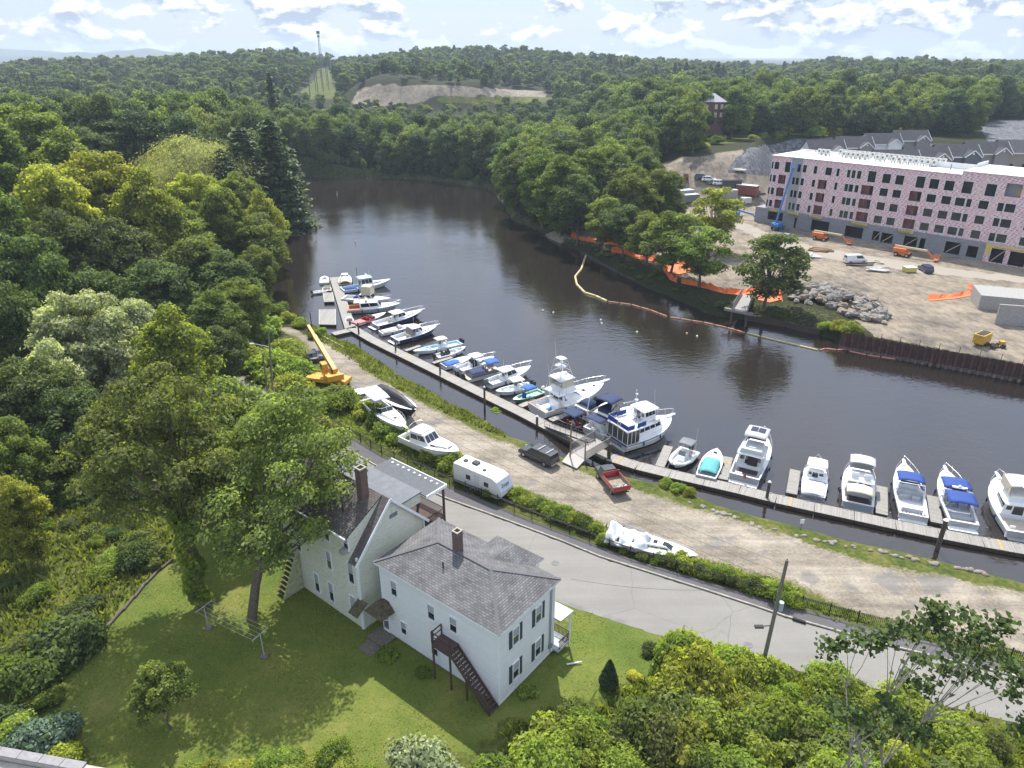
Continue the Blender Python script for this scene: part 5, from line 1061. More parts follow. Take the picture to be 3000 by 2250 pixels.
    o, L = boat('skiff', 'little white skiff with outboard tucked behind the red speedboat', (1025, 948), (1022, 926), zs_=.5, zb=.6); hb, zs = hull(o, 4.2, 1.8, .5, M_GEL, cock=.75); outboards(o, 1, .5); seats(o, [(2, 0, .2, .4, 1.2)], M_TAN)
    o, L = boat('speedboat', 'red and white open speedboat with long engine deck', (1035, 944), (1130, 906)); hb, zs = hull(o, L, 2.5, .65, M_GEL, stripe=M_RED, top=M_RED, cock=.55, sh=.15, liner=M_RED, gw=.14); canvas(o, .1, 2.6, 2.1, 2.1, .66, .14, mat('pink_pad', (.5, .2, .2), .7), name='engine_pad', wr=.01); windshield(o, L * .62, 1.9, .72, .35); seats(o, [(L * .42, .5, .3, .5, .7), (L * .42, -.5, .3, .5, .7)], M_RED)
    def downeast(o, L, nm, canv=None):
        hb, zs = hull(o, L, 3.5, .95, M_NAVY, cock=.4, sh=.6, stripe=M_NAVY); house_(o, L * .42, L * .63, 1.3, 1.05, 1.0, 2.35, .7, .05, win=2, v=(.4, .85)); slab(o, L * .34, L * .57, 2.4, 2.7); house_(o, L * .63, L * .84, 1.0, .5, 1.15, 1.5, .6, 0, win=2, name='trunk_cabin', v=(.3, .7), backdoor=False); bowrail(o, hb, zs, L); pulpit(o, L, zs(1) - .05, .6); hatch(o, [(.73, 0, .45)], zs, L); seats(o, [(L * .33, .6, .3, .5, .6), (L * .33, -.6, .3, .5, .6)], M_TAN)
        q = MB(); q.span((-.8, -1.3, .15), (-.02, 1.3, .25)); q.build('swim_platform', M_GEL, o); antenna(o, L * .5, .6, 2.5, 1.6)
        return hb, zs
    o, L = boat('motor_yacht', 'navy hulled yacht with red flag, third from the pier corner', (1096, 950), (1238, 908)); downeast(o, L, ''); q = MB(); q.add([(0, .6, 1.1), (-.5, .6, 1.6), (-.5, .55, 1.1), (-.1, .6, .7)], [(0, 1, 2, 3)]); q.build('flag', mat('flag_red', (.45, .08, .1), .8), o, solid=.01)
    o, L = boat('runabout', 'white runabout half under a cream cover between the two navy hulls', (1114, 970), (1212, 944)); hb, zs = hull(o, L, 2.4, .7, M_GEL, cock=.5, stripe=M_DK); canvas(o, .3, L * .6, 2.1, 1.8, .72, .25, mat('cream_grey_canvas', (.5, .49, .45), .8)); canvas(o, L * .5, L * .66, 1.9, 1.6, .75, .75, mat('cream_grey_canvas', (.5, .49, .45), .8), name='tented_top')
    o, L = boat('motor_yacht', 'navy hulled yacht with a clear curtained back, nearer of the pair', (1155, 992), (1281, 953)); downeast(o, L, ''); q = MB(); q.add([(L * .34, -1.3, 1), (L * .34, 1.3, 1), (L * .36, 1.25, 2.35), (L * .36, -1.25, 2.35)], [(0, 1, 2, 3)]); q.build('clear_curtain', M_CLEAR, o, solid=.02)
    def cc(o, L, B, topm=None, tz=2.3, hm=M_GEL, st=None, deck=M_NSK, n=1, em=None, cm=None, tw=1.9, x=.42, sh=.55, ring=None):
        hb, zs = hull(o, L, B, .68, hm, stripe=st, cock=.86, sh=sh, gw=.17, liner=deck); console(o, L * x, .3, m=cm, sm=cm); outboards(o, n, .55, em)
        if topm: slab(o, L * x - 1.1, L * x + 1.1, tz, tw, m=topm, legs=.4, name='t_top')
        seats(o, [(L * .68, 0, .25, .7, 1.0)], None, 'bow_seat'); return hb, zs
    o, L = boat('console_boat', 'pale blue and white console boat with tan t-top and twin black outboards', (1348, 998), (1209, 1023)); cc(o, L, 2.6, mat('tan_top', (.60, .50, .47), .7), st=mat('pale_blue', (.42, .58, .68), .6), deck=mat('pale_blue', (.42, .58, .68), .6), n=2, tw=2.0); canvas(o, L * .72, L * .92, 1.6, .7, .85, .15, mat('pale_teal', (.25, .5, .55), .7), name='bow_cover')
    o, L = boat('console_boat', 'low white boat with covered black console and black outboard', (1277, 1040), (1364, 1010)); cc(o, L, 2.3, None, st=M_NAVY, cm=M_BLK, x=.38); 
    o, L = boat('runabout', 'white runabout under a bright blue tonneau cover', (1298, 1067), (1382, 1038)); hb, zs = hull(o, L, 2.5, .75, M_GEL, cock=.5, stripe=M_DK); canvas(o, .2, L * .62, 2.3, 2.0, .75, .35, M_BCAN)
    o, L = boat('console_boat', 'walkaround boat with white hardtop and shrink wrapped outboards', (1343, 1079), (1448, 1042)); hb, zs = hull(o, L, 2.8, .85, M_GEL, cock=.5, stripe=M_GEL); console(o, L * .45, .35); slab(o, L * .34, L * .62, 2.5, 2.3, legs=.8); house_(o, L * .5, L * .75, .95, .5, .95, 1.35, .5, 0, win=2, name='trunk_cabin', backdoor=False); bowrail(o, hb, zs, L, .55); outboards(o, 2, .6, mat('wrap_grey', (.5, .52, .55), .5), 1.15); q = MB(); q.box((L * .4, 0, 1.0), (.6, 1.6, 1.2)); q.build('painted_helm_shade', M_DK, o)  # dark box put in for the shade under the hardtop
    o, L = boat('pontoon_boat', 'pontoon boat with navy cover and bright blue bimini', (1362, 1106), (1466, 1078), zs_=.5, zb=.6)
    q = MB()
    for s in (-.9, .9): q.tube([(0, s, .05), (L * .9, s, .05), (L, s, .3)], [.32, .32, .08], 10)
    q.build('pontoon', M_SILV, o); q = MB(); q.span((0, -1.25, .38), (L * .96, 1.25, .5)); q.build('deck', M_TAN, o); q = MB()
    for s in (-1.2, 1.2): q.span((.8, s - .02, .55), (L * .9, s + .02, 1.15))
    q.span((.78, -1.2, .55), (.82, 1.2, 1.15)); q.build('side_fence', mat('grey_panel', (.12, .14, .18), .4), o); canvas(o, .85, L * .55, 2.3, 2.2, 1.15, .3, M_NCAN); seats(o, [(L * .65, .7, .5, .6, .7), (L * .75, -.7, .5, .6, .7)], M_TAN); bimini(o, L * .55, L * .9, 2.6, 2.5, M_BCAN, 1.1); outboards(o, 1, .6)
    o, L = boat('cabin_cruiser', 'white hardtop cabin boat with one grey outboard and arched side windows', (1430, 1120), (1555, 1072)); hb, zs = hull(o, L, 2.9, .95, M_GEL, cock=.33, stripe=M_GEL); house_(o, L * .36, L * .64, 1.1, .85, 1.0, 2.3, .9, -.2, win=2, v=(.3, .85)); slab(o, L * .26, L * .54, 2.35, 2.3); house_(o, L * .62, L * .82, .8, .4, 1.2, 1.5, .5, 0, gl=False, name='trunk_cabin'); bowrail(o, hb, zs, L, .5, .75); outboards(o, 1, .7, mat('motor_grey', (.12, .14, .17), .3), 1.4); hatch(o, [(.8, 0, .3)], zs, L); antenna(o, L * .4, .5, 2.4, 1.5); radar(o, L * .48, 0, 2.65)
    o, L = boat('console_boat', 'white centre console with white t-top lying bow to the dock', (1556, 1122), (1452, 1140)); cc(o, L, 2.5, M_GEL, n=2, tw=2.1)
    o, L = boat('skiff', 'green skiff with a small blue bimini beside the tuna tower boat', (1586, 1143), (1502, 1170), zs_=.6, zb=.9); hb, zs = hull(o, L, 2.1, .6, M_GREENH, cock=.82, top=M_GEL, liner=mat('pale_green', (.3, .5, .4), .6)); bimini(o, L * .28, L * .62, 2.2, 1.9, M_BCAN, .6); q = MB(); q.box((L * .62, .1, .8), (.45, .5, 1.0)); q.build('blue_crate', M_RBLUE, o); outboards(o, 1, .5, M_GEL)
    # ---- sportfisher with tuna tower
    o, L = boat('sport_fisher', 'big white sport fishing boat with tuna tower and cream flybridge enclosure', (1572, 1196), (1770, 1117), zs_=1.1, zb=2.0)
    hb, zs = hull(o, L, 4.9, 1.15, M_GEL, cock=.28, sh=.8, liner=M_NSK, gw=.22, bottom=mat('dark_blue_bottom', (.03, .04, .09), .6)); q = MB()
    for s in (-1, 1): q.beam((0, s * 2.1, 1.16), (L * .28, s * 2.35, 1.2), .2, .05)
    q.beam((.1, -2.1, 1.16), (.1, 2.1, 1.16), .2, .05); q.build('teak_coaming', M_TEAK, o); c = house_(o, L * .28, L * .62, 1.9, 1.5, 1.15, 2.95, 2.2, -.0, win=3, v=(.38, .82)); slab(o, L * .2, L * .5, 3.0, 4.0, name='flybridge_deck'); house_(o, L * .28, L * .5, 1.6, 1.35, 3.0, 3.8, .5, .1, gl=False, name='flybridge')
    q = MB(); q.add([(L * .28, -1.45, 3.8), (L * .28, 1.45, 3.8), (L * .46, 1.25, 3.8), (L * .46, -1.25, 3.8), (L * .27, -1.4, 5.1), (L * .27, 1.4, 5.1), (L * .44, 1.2, 5.1), (L * .44, -1.2, 5.1)], [(0, 3, 7, 4), (1, 5, 6, 2), (3, 2, 6, 7)]); q.build('cream_curtain', mat('yellowed_vinyl', (.55, .50, .38), .35), o, solid=.02); slab(o, L * .24, L * .46, 5.2, 3.2, name='flybridge_top'); radar(o, L * .42, .3, 5.55, .28)
    q = MB(); top = [(L * .29, -.8, 8.3), (L * .29, .8, 8.3), (L * .37, .7, 8.3), (L * .37, -.7, 8.3)]; ft = [(L * .22, -1.7, 3.1), (L * .22, 1.7, 3.1), (L * .47, 1.5, 3.9), (L * .47, -1.5, 3.9)]
    for a, b in zip(ft, top): q.tube([a, b], .05, 5)
    for k in (.3, .55, .75, .92):
        R_ = [tuple(Vector(a).lerp(Vector(b), k)) for a, b in zip(ft, top)]; q.tube(R_ + [R_[0]], .035, 5)
    for k in range(10): z = 3.6 + k * .42; t = (z - 3.1) / 5.2; x = L * .22 + L * .07 * t; q.tube([(x, -.8 - (1 - t) * .8, z), (x, -.3 - (1 - t) * .8, z)], .02, 4)
    q.build('tuna_tower', M_STEEL, o); slab(o, L * .285, L * .375, 7.1, 1.6, name='tower_platform'); slab(o, L * .29, L * .38, 8.35, 1.6, name='tower_roof'); bowrail(o, hb, zs, L, .5, .75); pulpit(o, L, zs(1) - .02, 1.1, .6); hatch(o, [(.68, 0, .55), (.84, 0, .4)], zs, L); antenna(o, L * .3, .7, 8.3, 2.6, .02)
    for s in (-1, 1): q = MB(); q.tube([(L * .3, s * 2.0, 3.0), (L * .27, s * 2.4, 8.5)], [.035, .015], 5); q.build('outrigger', M_STEEL, o)
    q = MB(); q.span((L * .24, -1.2, .32), (L * .275, 1.0, 1.7)); q.build('cockpit_cabinet', M_GEL, o)
    for k in range(2): q = MB(); q.cyl((1.9 + .4 * k, -.6, .62), .17, .45, 8); q.build('blue_bucket', mat('bucket_blue', (.03, .25, .55), .4), o)
    seats(o, [(1.1, .9, .32, .5, .7)], M_GEL, 'cooler')
    # ---- navy pair
    o, L = boat('motor_yacht', 'navy and white sedan yacht with navy canopies between tower boat and trawler', (1659, 1244), (1792, 1180)); hb, zs = hull(o, L, 3.9, 1.0, M_NAVY, cock=.3, liner=M_DK); house_(o, L * .3, L * .66, 1.6, 1.25, 1.0, 2.7, .9, 0, win=3); canvas(o, L * .34, L * .6, 2.9, 2.5, 2.7, 1.1, M_NCAN, name='bridge_canvas'); bimini(o, L * .02, L * .27, 2.6, 2.8, M_NCAN, 1.0, name='cockpit_awning', drop=.1); seats(o, [(1.2, .7, .3, .5, .6), (1.9, -.6, .3, .5, .6)], M_RED); q = MB(); q.tube([(L * .3, -1.3, 2.7), (L * .36, -1.2, 5.0)], .06, 5); q.build('mast', M_GEL, o)
    o, L = boat('motor_yacht', 'cream flybridge yacht with navy bridge enclosure and navy cockpit awning', (1737, 1266), (1858, 1190), zb=1.7); hb, zs = hull(o, L, 4.2, 1.1, mat('cream_gel', (.70, .69, .62), .3), cock=.24, sh=.6); house_(o, L * .24, L * .62, 1.7, 1.3, 1.1, 2.9, .9, 0, mat('cream_gel', (.70, .69, .62), .3), win=4, v=(.4, .8)); slab(o, L * .2, L * .55, 2.95, 3.6, name='flybridge_deck', m=mat('cream_gel', (.70, .69, .62), .3)); house_(o, L * .26, L * .5, 1.4, 1.2, 2.95, 3.7, .4, 0, M_NCAN, gl=False, name='flybridge'); bimini(o, L * .22, L * .5, 5.3, 2.9, M_NCAN, 3.7, M_DGL); bimini(o, -L * .03, L * .2, 3.0, 3.0, M_NCAN, 1.2, name='cockpit_awning', drop=.1); bowrail(o, hb, zs, L, .45); pulpit(o, L, zs(1)); seats(o, [(1.1, .6, .3, .6, .8), (1.5, -.7, .3, .6, .8)], M_GEL)
    # ---- trawler
    o, L = boat('trawler', 'white and navy trawler with enclosed aft deck, pilothouse and bicycle on top', (1806, 1290), (1966, 1218), zs_=1.1, zb=2.2)
    hb, zs = hull(o, L, 5.0, 1.25, M_GEL, cock=.2, sh=.85, stripe=M_RBLUE, top=M_GEL, liner=M_TAN, transom=M_GEL, fine=1.1); q = MB(); q.span((-.03, -2.2, .95), (-.004, 2.2, 1.22)); q.build('stern_band', M_RBLUE, o)
    house_(o, L * .22, L * .74, 2.0, 1.5, 1.3, 3.3, .8, 0, win=4, v=(.5, .8)); q = MB()
    w = 2.15; x0 = .15
    for a, b in (((x0, -w, 1.3), (x0, w, 1.3)), ((L * .22, -w, 1.3), (x0, -w, 1.3)), ((x0, w, 1.3), (L * .22, w, 1.3))): q.add([a, b, (b[0], b[1], 3.2), (a[0], a[1], 3.2)], [(0, 1, 2, 3)])
    q.build('aft_enclosure', mat('smoky_vinyl', (.07, .065, .06), .15, spec=.8), o); q = MB()
    for y in (-2.15, -1.1, 0, 1.1, 2.15): q.box((x0 - .02, y, 2.25), (.06, .07, 1.9))
    for s in (-1, 1):
        for x in (L * .08, L * .15, L * .22): q.box((x, s * 2.17, 2.25), (.07, .06, 1.9))
    q.build('enclosure_frame', M_GEL, o); slab(o, -.05, L * .56, 3.35, 4.7, name='boat_deck', taper=.85); house_(o, L * .38, L * .6, 1.35, 1.15, 3.4, 5.1, .25, 0, win=3, v=(.45, .85), name='pilothouse'); slab(o, L * .33, L * .62, 5.15, 3.2, name='pilothouse_roof')
    q = MB()
    for a, b in (((.1, -2.15, 3.5), (.1, 2.15, 3.5)), ((.1, 2.15, 3.5), (L * .12, 2.2, 3.5)), ((.1, -2.15, 3.5), (L * .12, -2.2, 3.5)), ((L * .17, -2.2, 3.5), (L * .33, -2.1, 3.5)), ((L * .17, 2.2, 3.5), (L * .33, 2.1, 3.5))): q.add([a, b, (b[0], b[1], 4.2), (a[0], a[1], 4.2)], [(0, 1, 2, 3)])
    q.build('navy_weather_cloth', M_RBLUE, o, solid=.03); q = MB()
    for s in (-1, 1): q.tube([(.1, s * 2.2, 4.3), (L * .36, s * 2.15, 4.3)], .025, 5); 
    q.tube([(.1, -2.2, 4.3), (.1, 2.2, 4.3)], .025, 5)
    for y in (-2.2, -1.1, 0, 1.1, 2.2): q.tube([(.1, y, 3.4), (.1, y, 4.3)], .02, 4)
    q.build('deck_rail', M_STEEL, o); bowrail(o, hb, zs, L, .62, .85); pulpit(o, L, zs(1), .7, .6); q = MB(); q.tube([(L * .3, 0, 3.4), (L * .3, 0, 8.2)], .05, 5); q.build('mast', M_GEL, o); radar(o, L * .31, 0, 6.6, .3); radar(o, L * .31, 0, 7.5, .2); antenna(o, L * .55, -1.2, 5.1, 3)
    q = MB()
    for cx in (L * .26, L * .26 + 1.0): q.tube([(cx + .32 * math.cos(a), -.6, 3.85 + .32 * math.sin(a)) for a in [k * math.pi / 6 for k in range(13)]], .03, 4)
    q.tube([(L * .26, -.6, 3.85), (L * .26 + .4, -.6, 4.35), (L * .26 + 1.0, -.6, 3.85)], .025, 4); tag(q.build('bicycle', M_BLK, None), 'black bicycle lashed on the trawler boat deck', 'bicycle').matrix_world = Matrix.Translation(o.location) @ Matrix.Rotation(o.rotation_euler.z, 4, 'Z')
    q = MB(); q.tube([(.02, -.3 + .3 * math.cos(a), 3.9 + .3 * math.sin(a)) for a in [k * math.pi / 6 for k in range(13)]], .07, 6); q.build('life_ring', mat('ring_cream', (.7, .6, .45), .7), o); transom_text(o, 'ROYAL ABBEY', .42, .62, x=-.02)
    # ---- right docks
    o, L = boat('console_boat', 'white inflatable sided console boat with black t-top beside the trawler', (2022, 1316), (1973, 1362), zs_=.7, zb=.9); hb, zs = hull(o, L, 2.7, .7, M_GEL, cock=.85, sh=.4); console(o, L * .5, .3, 1.0); slab(o, L * .05, L * .42, 2.5, 2.1, m=mat('grey_top', (.14, .15, .17), .6), legs=.5, name='t_top'); outboards(o, 1, .6, s=1.3); seats(o, [(L * .2, .3, .3, .5, .9)], M_TAN); antenna(o, L * .1, .9, 2.4, 2.0)
    q = MB()
    for s in (-1, 1): q.tube([(.1, s * 1.3, .55), (L * .5, s * 1.4, .6), (L * .8, s * 1.0, .75), (L * .97, s * .25, .95)], .22, 8)
    q.build('tube', mat('tube_white', (.72, .71, .68), .6), o)
    o, L = boat('runabout', 'white runabout under a teal cockpit cover', (2068, 1395), (2102, 1308)); hb, zs = hull(o, L, 2.9, .85, M_GEL, cock=.45, sh=.3); canvas(o, .9, L * .68, 2.5, 2.2, .9, .45, M_TEAL, wr=.01); hatch(o, [(.83, 0, .45)], zs, L)
    o, L = boat('convertible_yacht', 'grey white flybridge yacht with solar panels and dinghy flag at its stern', (2180, 1397), (2238, 1264), zs_=1.1, zb=2.0); hb, zs = hull(o, L, 4.2, 1.2, mat('off_grey', (.58, .60, .62), .35), cock=.26, sh=.5, liner=M_NSK); MG = mat('off_grey', (.58, .60, .62), .35); house_(o, L * .26, L * .62, 1.7, 1.3, 1.2, 2.9, 1.0, 0, MG, win=3); slab(o, L * .2, L * .52, 2.95, 3.6, name='flybridge_deck', m=MG); house_(o, L * .24, L * .5, 1.5, 1.25, 2.95, 3.6, .4, 0, MG, gl=False, name='flybridge'); slab(o, L * .34, L * .62, 4.9, 2.9, m=mat('grey_canvas', (.40, .40, .41), .7), legs=3.4, name='bridge_top', taper=.95); q = MB(); q.add([(L * .5, -1.2, 3.6), (L * .5, 1.2, 3.6), (L * .6, 1.2, 4.85), (L * .6, -1.2, 4.85)], [(0, 1, 2, 3)]); q.build('front_curtain', M_DGL, o)
    for k in range(2): q = MB(); q.box((L * .52, -.5 + k * .95, 5.02), (1.2, .85, .04)); q.build('solar_panel', mat('solar_cell', (.03, .035, .06), .2), o)
    bowrail(o, hb, zs, L, .45, .7); pulpit(o, L, zs(1), .8); q = MB(); q.span((-.75, -1.8, .2), (-.02, 1.8, .3)); q.build('swim_platform', M_GEL, o); seats(o, [(1.2, .8, .3, .6, .7), (L * .3, 0, 3.0, .5, .9)], M_GEL); q = MB(); q.add([(-.1, -.3, 1.0), (-.5, -.3, 1.7), (-.5, .1, 1.6), (-.1, .0, .9)], [(0, 1, 2, 3)]); q.build('flag', mat('flag_red', (.45, .08, .1), .8), o, solid=.01); q = MB(); q.box((L * .16, 0, .9), (1.2, 2.6, .02)); q.box((L * .25, -.3, 2.0), (.05, 1.3, 1.5)); q.build('painted_cockpit_shade', M_DK, o)  # dark sheets paint the shade in and behind the cockpit
    o, L = boat('cabin_boat', 'white hardtop boat with grey cockpit tarp between two finger docks', (2382, 1452), (2398, 1326)); L = 8.6; hb, zs = hull(o, L, 3.1, .95, M_GEL, cock=.42, sh=.4, transom=mat('transom_grey', (.4, .42, .45), .4)); canvas(o, .1, L * .42, 2.8, 2.8, .92, .35, mat('pale_tarp', (.6, .6, .6), .7)); house_(o, L * .5, L * .68, 1.15, .9, 1.0, 1.9, .7, 0, win=2); slab(o, L * .5, L * .78, 2.6, 2.5, legs=1.0); bowrail(o, hb, zs, L, .5, .5); seats(o, [(L * .46, .5, .5, .5, .6)], M_GEL); transom_text(o, 'CAROL  M.', .36, .55, M_DK)
    o, L = boat('flybridge_boat', 'white flybridge boat with rounded bunting and cream aft canopy', (2514, 1478), (2519, 1330), zs_=1.0, zb=1.9); L = 10.2; hb, zs = hull(o, L, 3.9, 1.1, M_GEL, cock=.3, sh=.5, transom=mat('transom_blue', (.45, .53, .6), .4), gw=.3); house_(o, L * .3, L * .62, 1.55, 1.2, 1.1, 2.5, .8, 0, win=3); slab(o, L * .26, L * .56, 2.55, 3.2, name='flybridge_deck'); bimini(o, L * .46, L * .68, 4.3, 2.9, M_GEL, 2.6); q = MB(); q.box((L * .6, 0, 3.0), (.05, 2.6, .9)); q.build('bridge_curtain', M_CLEAR, o); bimini(o, L * .04, L * .26, 2.5, 3.0, M_CREAM, 1.1, name='cockpit_canopy'); q = MB(); q.box((L * .1, 0, .9), (1.9, 2.6, .02)); q.build('painted_cockpit_shade', M_DK, o); bowrail(o, hb, zs, L, .4, .6); seats(o, [(L * .36, .7, 2.6, .5, .8), (L * .36, -.7, 2.6, .5, .8)], M_GEL)  # dark sheet set in as painted shade beneath the aft canopy
    def bunting(o, x, y, z, r=.5, face='back'):
        q = MB()
        for j, (r0, r1) in enumerate(((r * .66, r), (r * .33, r * .66), (0, r * .33))):
            q.mi = j; vs = []; fs = []
            for k in range(9):
                a = math.pi * k / 8
                for rr in (r0, r1): vs.append((x - .004 * j, y + rr * math.cos(a), z - rr * math.sin(a)))
            for k in range(8): fs.append((2 * k, 2 * k + 1, 2 * k + 3, 2 * k + 2))
            q.add(vs, fs)
        q.build('bunting', [mat('flag_red', (.45, .08, .1), .8), M_GEL, M_RBLUE], o, solid=.005)
    bunting(o, L * .255, 0, 2.5, .7)
    def express(o, L, canv, hm=M_GEL, cz=2.5, tn=None):
        hb, zs = hull(o, L, 3.5, 1.1, hm, cock=.46, sh=.35, gw=.25, stripe=M_RBLUE, liner=M_NSK, floor=.4); house_(o, L * .5, L * .86, 1.25, .35, 1.15, 1.65, .9, 0, gl=False, name='trunk_cabin'); windshield(o, L * .55, 2.9, 1.5, .7, .7, 1.4); hatch(o, [(.72, 0, .55)], lambda t: 1.5, L); bowrail(o, hb, zs, L, .42, .6); pulpit(o, L, zs(1), .7, .5); seats(o, [(L * .38, .7, .4, .7, .9), (L * .38, -.7, .4, .7, .9), (L * .12, 0, .4, .6, 2.2)], mat('seat_grey', (.35, .37, .4), .6)); q = MB(); q.tube([(L * .34, -1.6, 1.2), (L * .4, -1.45, 2.5), (L * .4, 1.45, 2.5), (L * .34, 1.6, 1.2)], .06, 6); q.build('radar_arch', M_GEL, o)
        q = MB(); q.span((-.7, -1.5, .2), (-.02, 1.5, .3)); q.build('swim_platform', M_GEL, o); return hb, zs
    o, L = boat('express_cruiser', 'white express cruiser with blue bimini and striped bunting on the stern', (2677, 1511), (2649, 1352), zs_=1, zb=1.6); express(o, L, 0); bimini(o, L * .42, L * .62, 2.9, 3.0, M_RBLUE, 1.3); bunting(o, .3 - .02, .8, 1.2, .45); bunting(o, .3 - .02, -.8, 1.2, .45)
    o, L = boat('express_cruiser', 'white express cruiser with long navy canvas in two pieces and white arch', (2824, 1533), (2770, 1371), zs_=1, zb=1.6); express(o, L, 0); bimini(o, L * .42, L * .64, 2.9, 3.1, M_RBLUE, 1.3); bimini(o, L * .14, L * .39, 2.8, 3.1, M_RBLUE, 1.3, name='cockpit_canvas'); q = MB(); q.box((L * .4, 0, 3.0), (.3, 1.6, .08)); q.ball((L * .4, 0, 3.1), .2, 8, 5); q.build('arch_light_bar', M_GEL, o)
    o, L = boat('convertible_yacht', 'large white yacht with curtained flybridge at the right edge of the docks', (3010, 1566), (2925, 1392), zs_=1.1, zb=2.0); hb, zs = hull(o, L, 4.6, 1.25, M_GEL, cock=.3, sh=.5, gw=.25); house_(o, L * .3, L * .66, 1.8, 1.4, 1.25, 2.95, 1.1, 0, win=3); slab(o, L * .24, L * .56, 3.0, 3.8, name='flybridge_deck'); house_(o, L * .3, L * .54, 1.5, 1.3, 3.0, 3.8, .4, 0, gl=False, name='flybridge'); bimini(o, L * .3, L * .56, 5.3, 3.2, M_GEL, 3.8, mat('yellowed_vinyl', (.55, .50, .38), .35)); bowrail(o, hb, zs, L, .4, .7); pulpit(o, L, zs(1), .9); q = MB(); q.box((L * .15, 0, .75), (3, 3, .02)); q.build('cockpit_sole', M_TAN, o); seats(o, [(1.6, 1.0, .3, .5, .6)], M_GEL)
fleet()
name_fender = False
def yard_boats():
    Z0 = .9   # hulls stand on jackstands / trailers
    def stands(o, L, B):
        q = MB()
        for x in (.2 * L, .55 * L, .8 * L):
            q.box((x, 0, -.55), (.5, .4, .6))
            for s in (-1, 1): q.tube([(x, s * B * .45, -.9), (x, s * B * .3, .2)], .04, 5); q.tube([(x - .3, s * B * .55, -.9), (x, s * B * .3, .1)], .03, 4)
        q.build('jack_stand', mat('stand_grey', (.15, .15, .16), .6), o)
    o, L = boat('covered_boat', 'boat wrapped in a black tarpaulin on stands in the gravel yard', (1112, 1140), (1212, 1200), zw=Z0, zs_=1, zb=1.2); bt = mat('black_tarp', (.022, .024, .028), .55, var=.3, vs=3, bump=.6, bs=3); hull(o, L * 1.08, 3.2, 1.0, bt, top=bt, transom=bt, bottom=bt, cock=.3, liner=bt); canvas(o, -.2, L * 1.05, 3.2, .8, 1.0, 1.3, bt, wr=.07, dz=lambda t: 1 + .45 * t ** 2.2, peak=.5); stands(o, L, 3)
    o, L = boat('cabin_boat', 'white hardtop boat beside the black wrapped boat, bow towards the road', (1080, 1168), (1188, 1252), zw=Z0, zs_=1, zb=1.5); hb, zs = hull(o, L, 3.1, 1.1, M_GEL, cock=.45, sh=.4); slab(o, L * .02, L * .42, 3.0, 2.7, legs=1.1); windshield(o, L * .55, 2.4, 1.4, .7); house_(o, L * .52, L * .86, 1.1, .4, 1.2, 1.6, .9, 0, gl=False, name='trunk_cabin'); bowrail(o, hb, zs, L, .55, .55); pulpit(o, L, zs(1), .5); hatch(o, [(.74, 0, .4)], lambda t: 1.55, L); stands(o, L, 3); seats(o, [(L * .35, .5, .4, .5, .6)], M_NCAN)
    o, L = boat('cabin_cruiser', 'old white cabin cruiser with broad windscreen on stands behind the travel trailer', (1190, 1268), (1345, 1322), zw=Z0, zs_=1, zb=1.5); hb, zs = hull(o, L, 3.5, 1.15, M_GEL, cock=.24, sh=.35); house_(o, L * .22, L * .56, 1.5, 1.25, 1.2, 2.5, 1.0, 0, win=2, v=(.35, .85)); slab(o, L * .2, L * .42, 2.6, 2.6, name='flybridge_deck'); q = MB(); q.tube([(L * .2, -1.2, 3.1), (L * .16, 0, 3.1), (L * .2, 1.2, 3.1), (L * .36, 1.2, 3.0)], .03, 5); q.build('bridge_rail', M_STEEL, o); house_(o, L * .56, L * .9, 1.15, .45, 1.25, 1.6, .8, 0, win=2, name='trunk_cabin', backdoor=False, v=(.3, .7)); bowrail(o, hb, zs, L, .7, .5); stands(o, L, 3.4)
    # storm damaged sailboat under a torn tarp
    o, L = boat('sailboat', 'old white sailboat hull under a torn flapping white tarpaulin beside the fence', (1800, 1560), (2046, 1626), zw=.2, zs_=1.0, zb=1.0); OW = mat('chalky_white', (.72, .70, .65), .6, var=.12, vs=2); hb, zs = hull(o, L, 3.0, .85, OW, cock=.3, sh=.15, fine=.85, stripe=mat('rust_brown', (.3, .2, .14), .8), deckm=OW); house_(o, L * .34, L * .72, .95, .5, .85, 1.25, .8, 0, OW, win=3, v=(.3, .6), backdoor=False); hatch(o, [(.62, 0, .55), (.5, 0, .4)], lambda t: 1.2, L)
    tm = mat('white_tarp', (.70, .73, .77), .7, var=.08); rn = random.Random(3); q = MB(); vs = []; fs = []; nx, ny = 34, 17
    for i in range(nx):
        t = i / (nx - 1)
        for k in range(ny):
            s = -1 + 2 * k / (ny - 1); rg = .45 + .85 * (math.sin(t * 7.5 + .9) * .5 + .5) ** 1.5 * (1 - t * .4) + .25 * math.sin(t * 23 + s * 2); vs.append((-.6 + L * .5 * t + rn.uniform(-.04, .04), 1.75 * s * (1 - .25 * t) + .2 * math.sin(t * 14), .75 + rg * (1 - abs(s) ** 1.6) + .16 * math.sin(s * 9 + t * 16) + rn.uniform(-.04, .04)))
    for i in range(nx - 1):
        for k in range(ny - 1):
            if (i, k) in ((8, 2), (9, 2), (10, 2), (9, 3), (10, 3), (18, 12), (19, 12), (20, 3), (21, 3), (5, 13)): continue
            a = i * ny + k; fs.append((a, a + ny, a + ny + 1, a + 1))
    q.add(vs, fs, True); q.build('torn_tarp', tm, o, solid=.02); q = MB(); q.tube([(-.5, .3, 2.4), (L * .5, .1, 1.9), (L * .95, 0, 1.5)], .05, 6); q.tube([(1, -1.6, .9), (L * .9, -1.0, .8)], .05, 5); q.build('spar', mat('spar_alu', (.35, .36, .38), .5), o)
yard_boats()
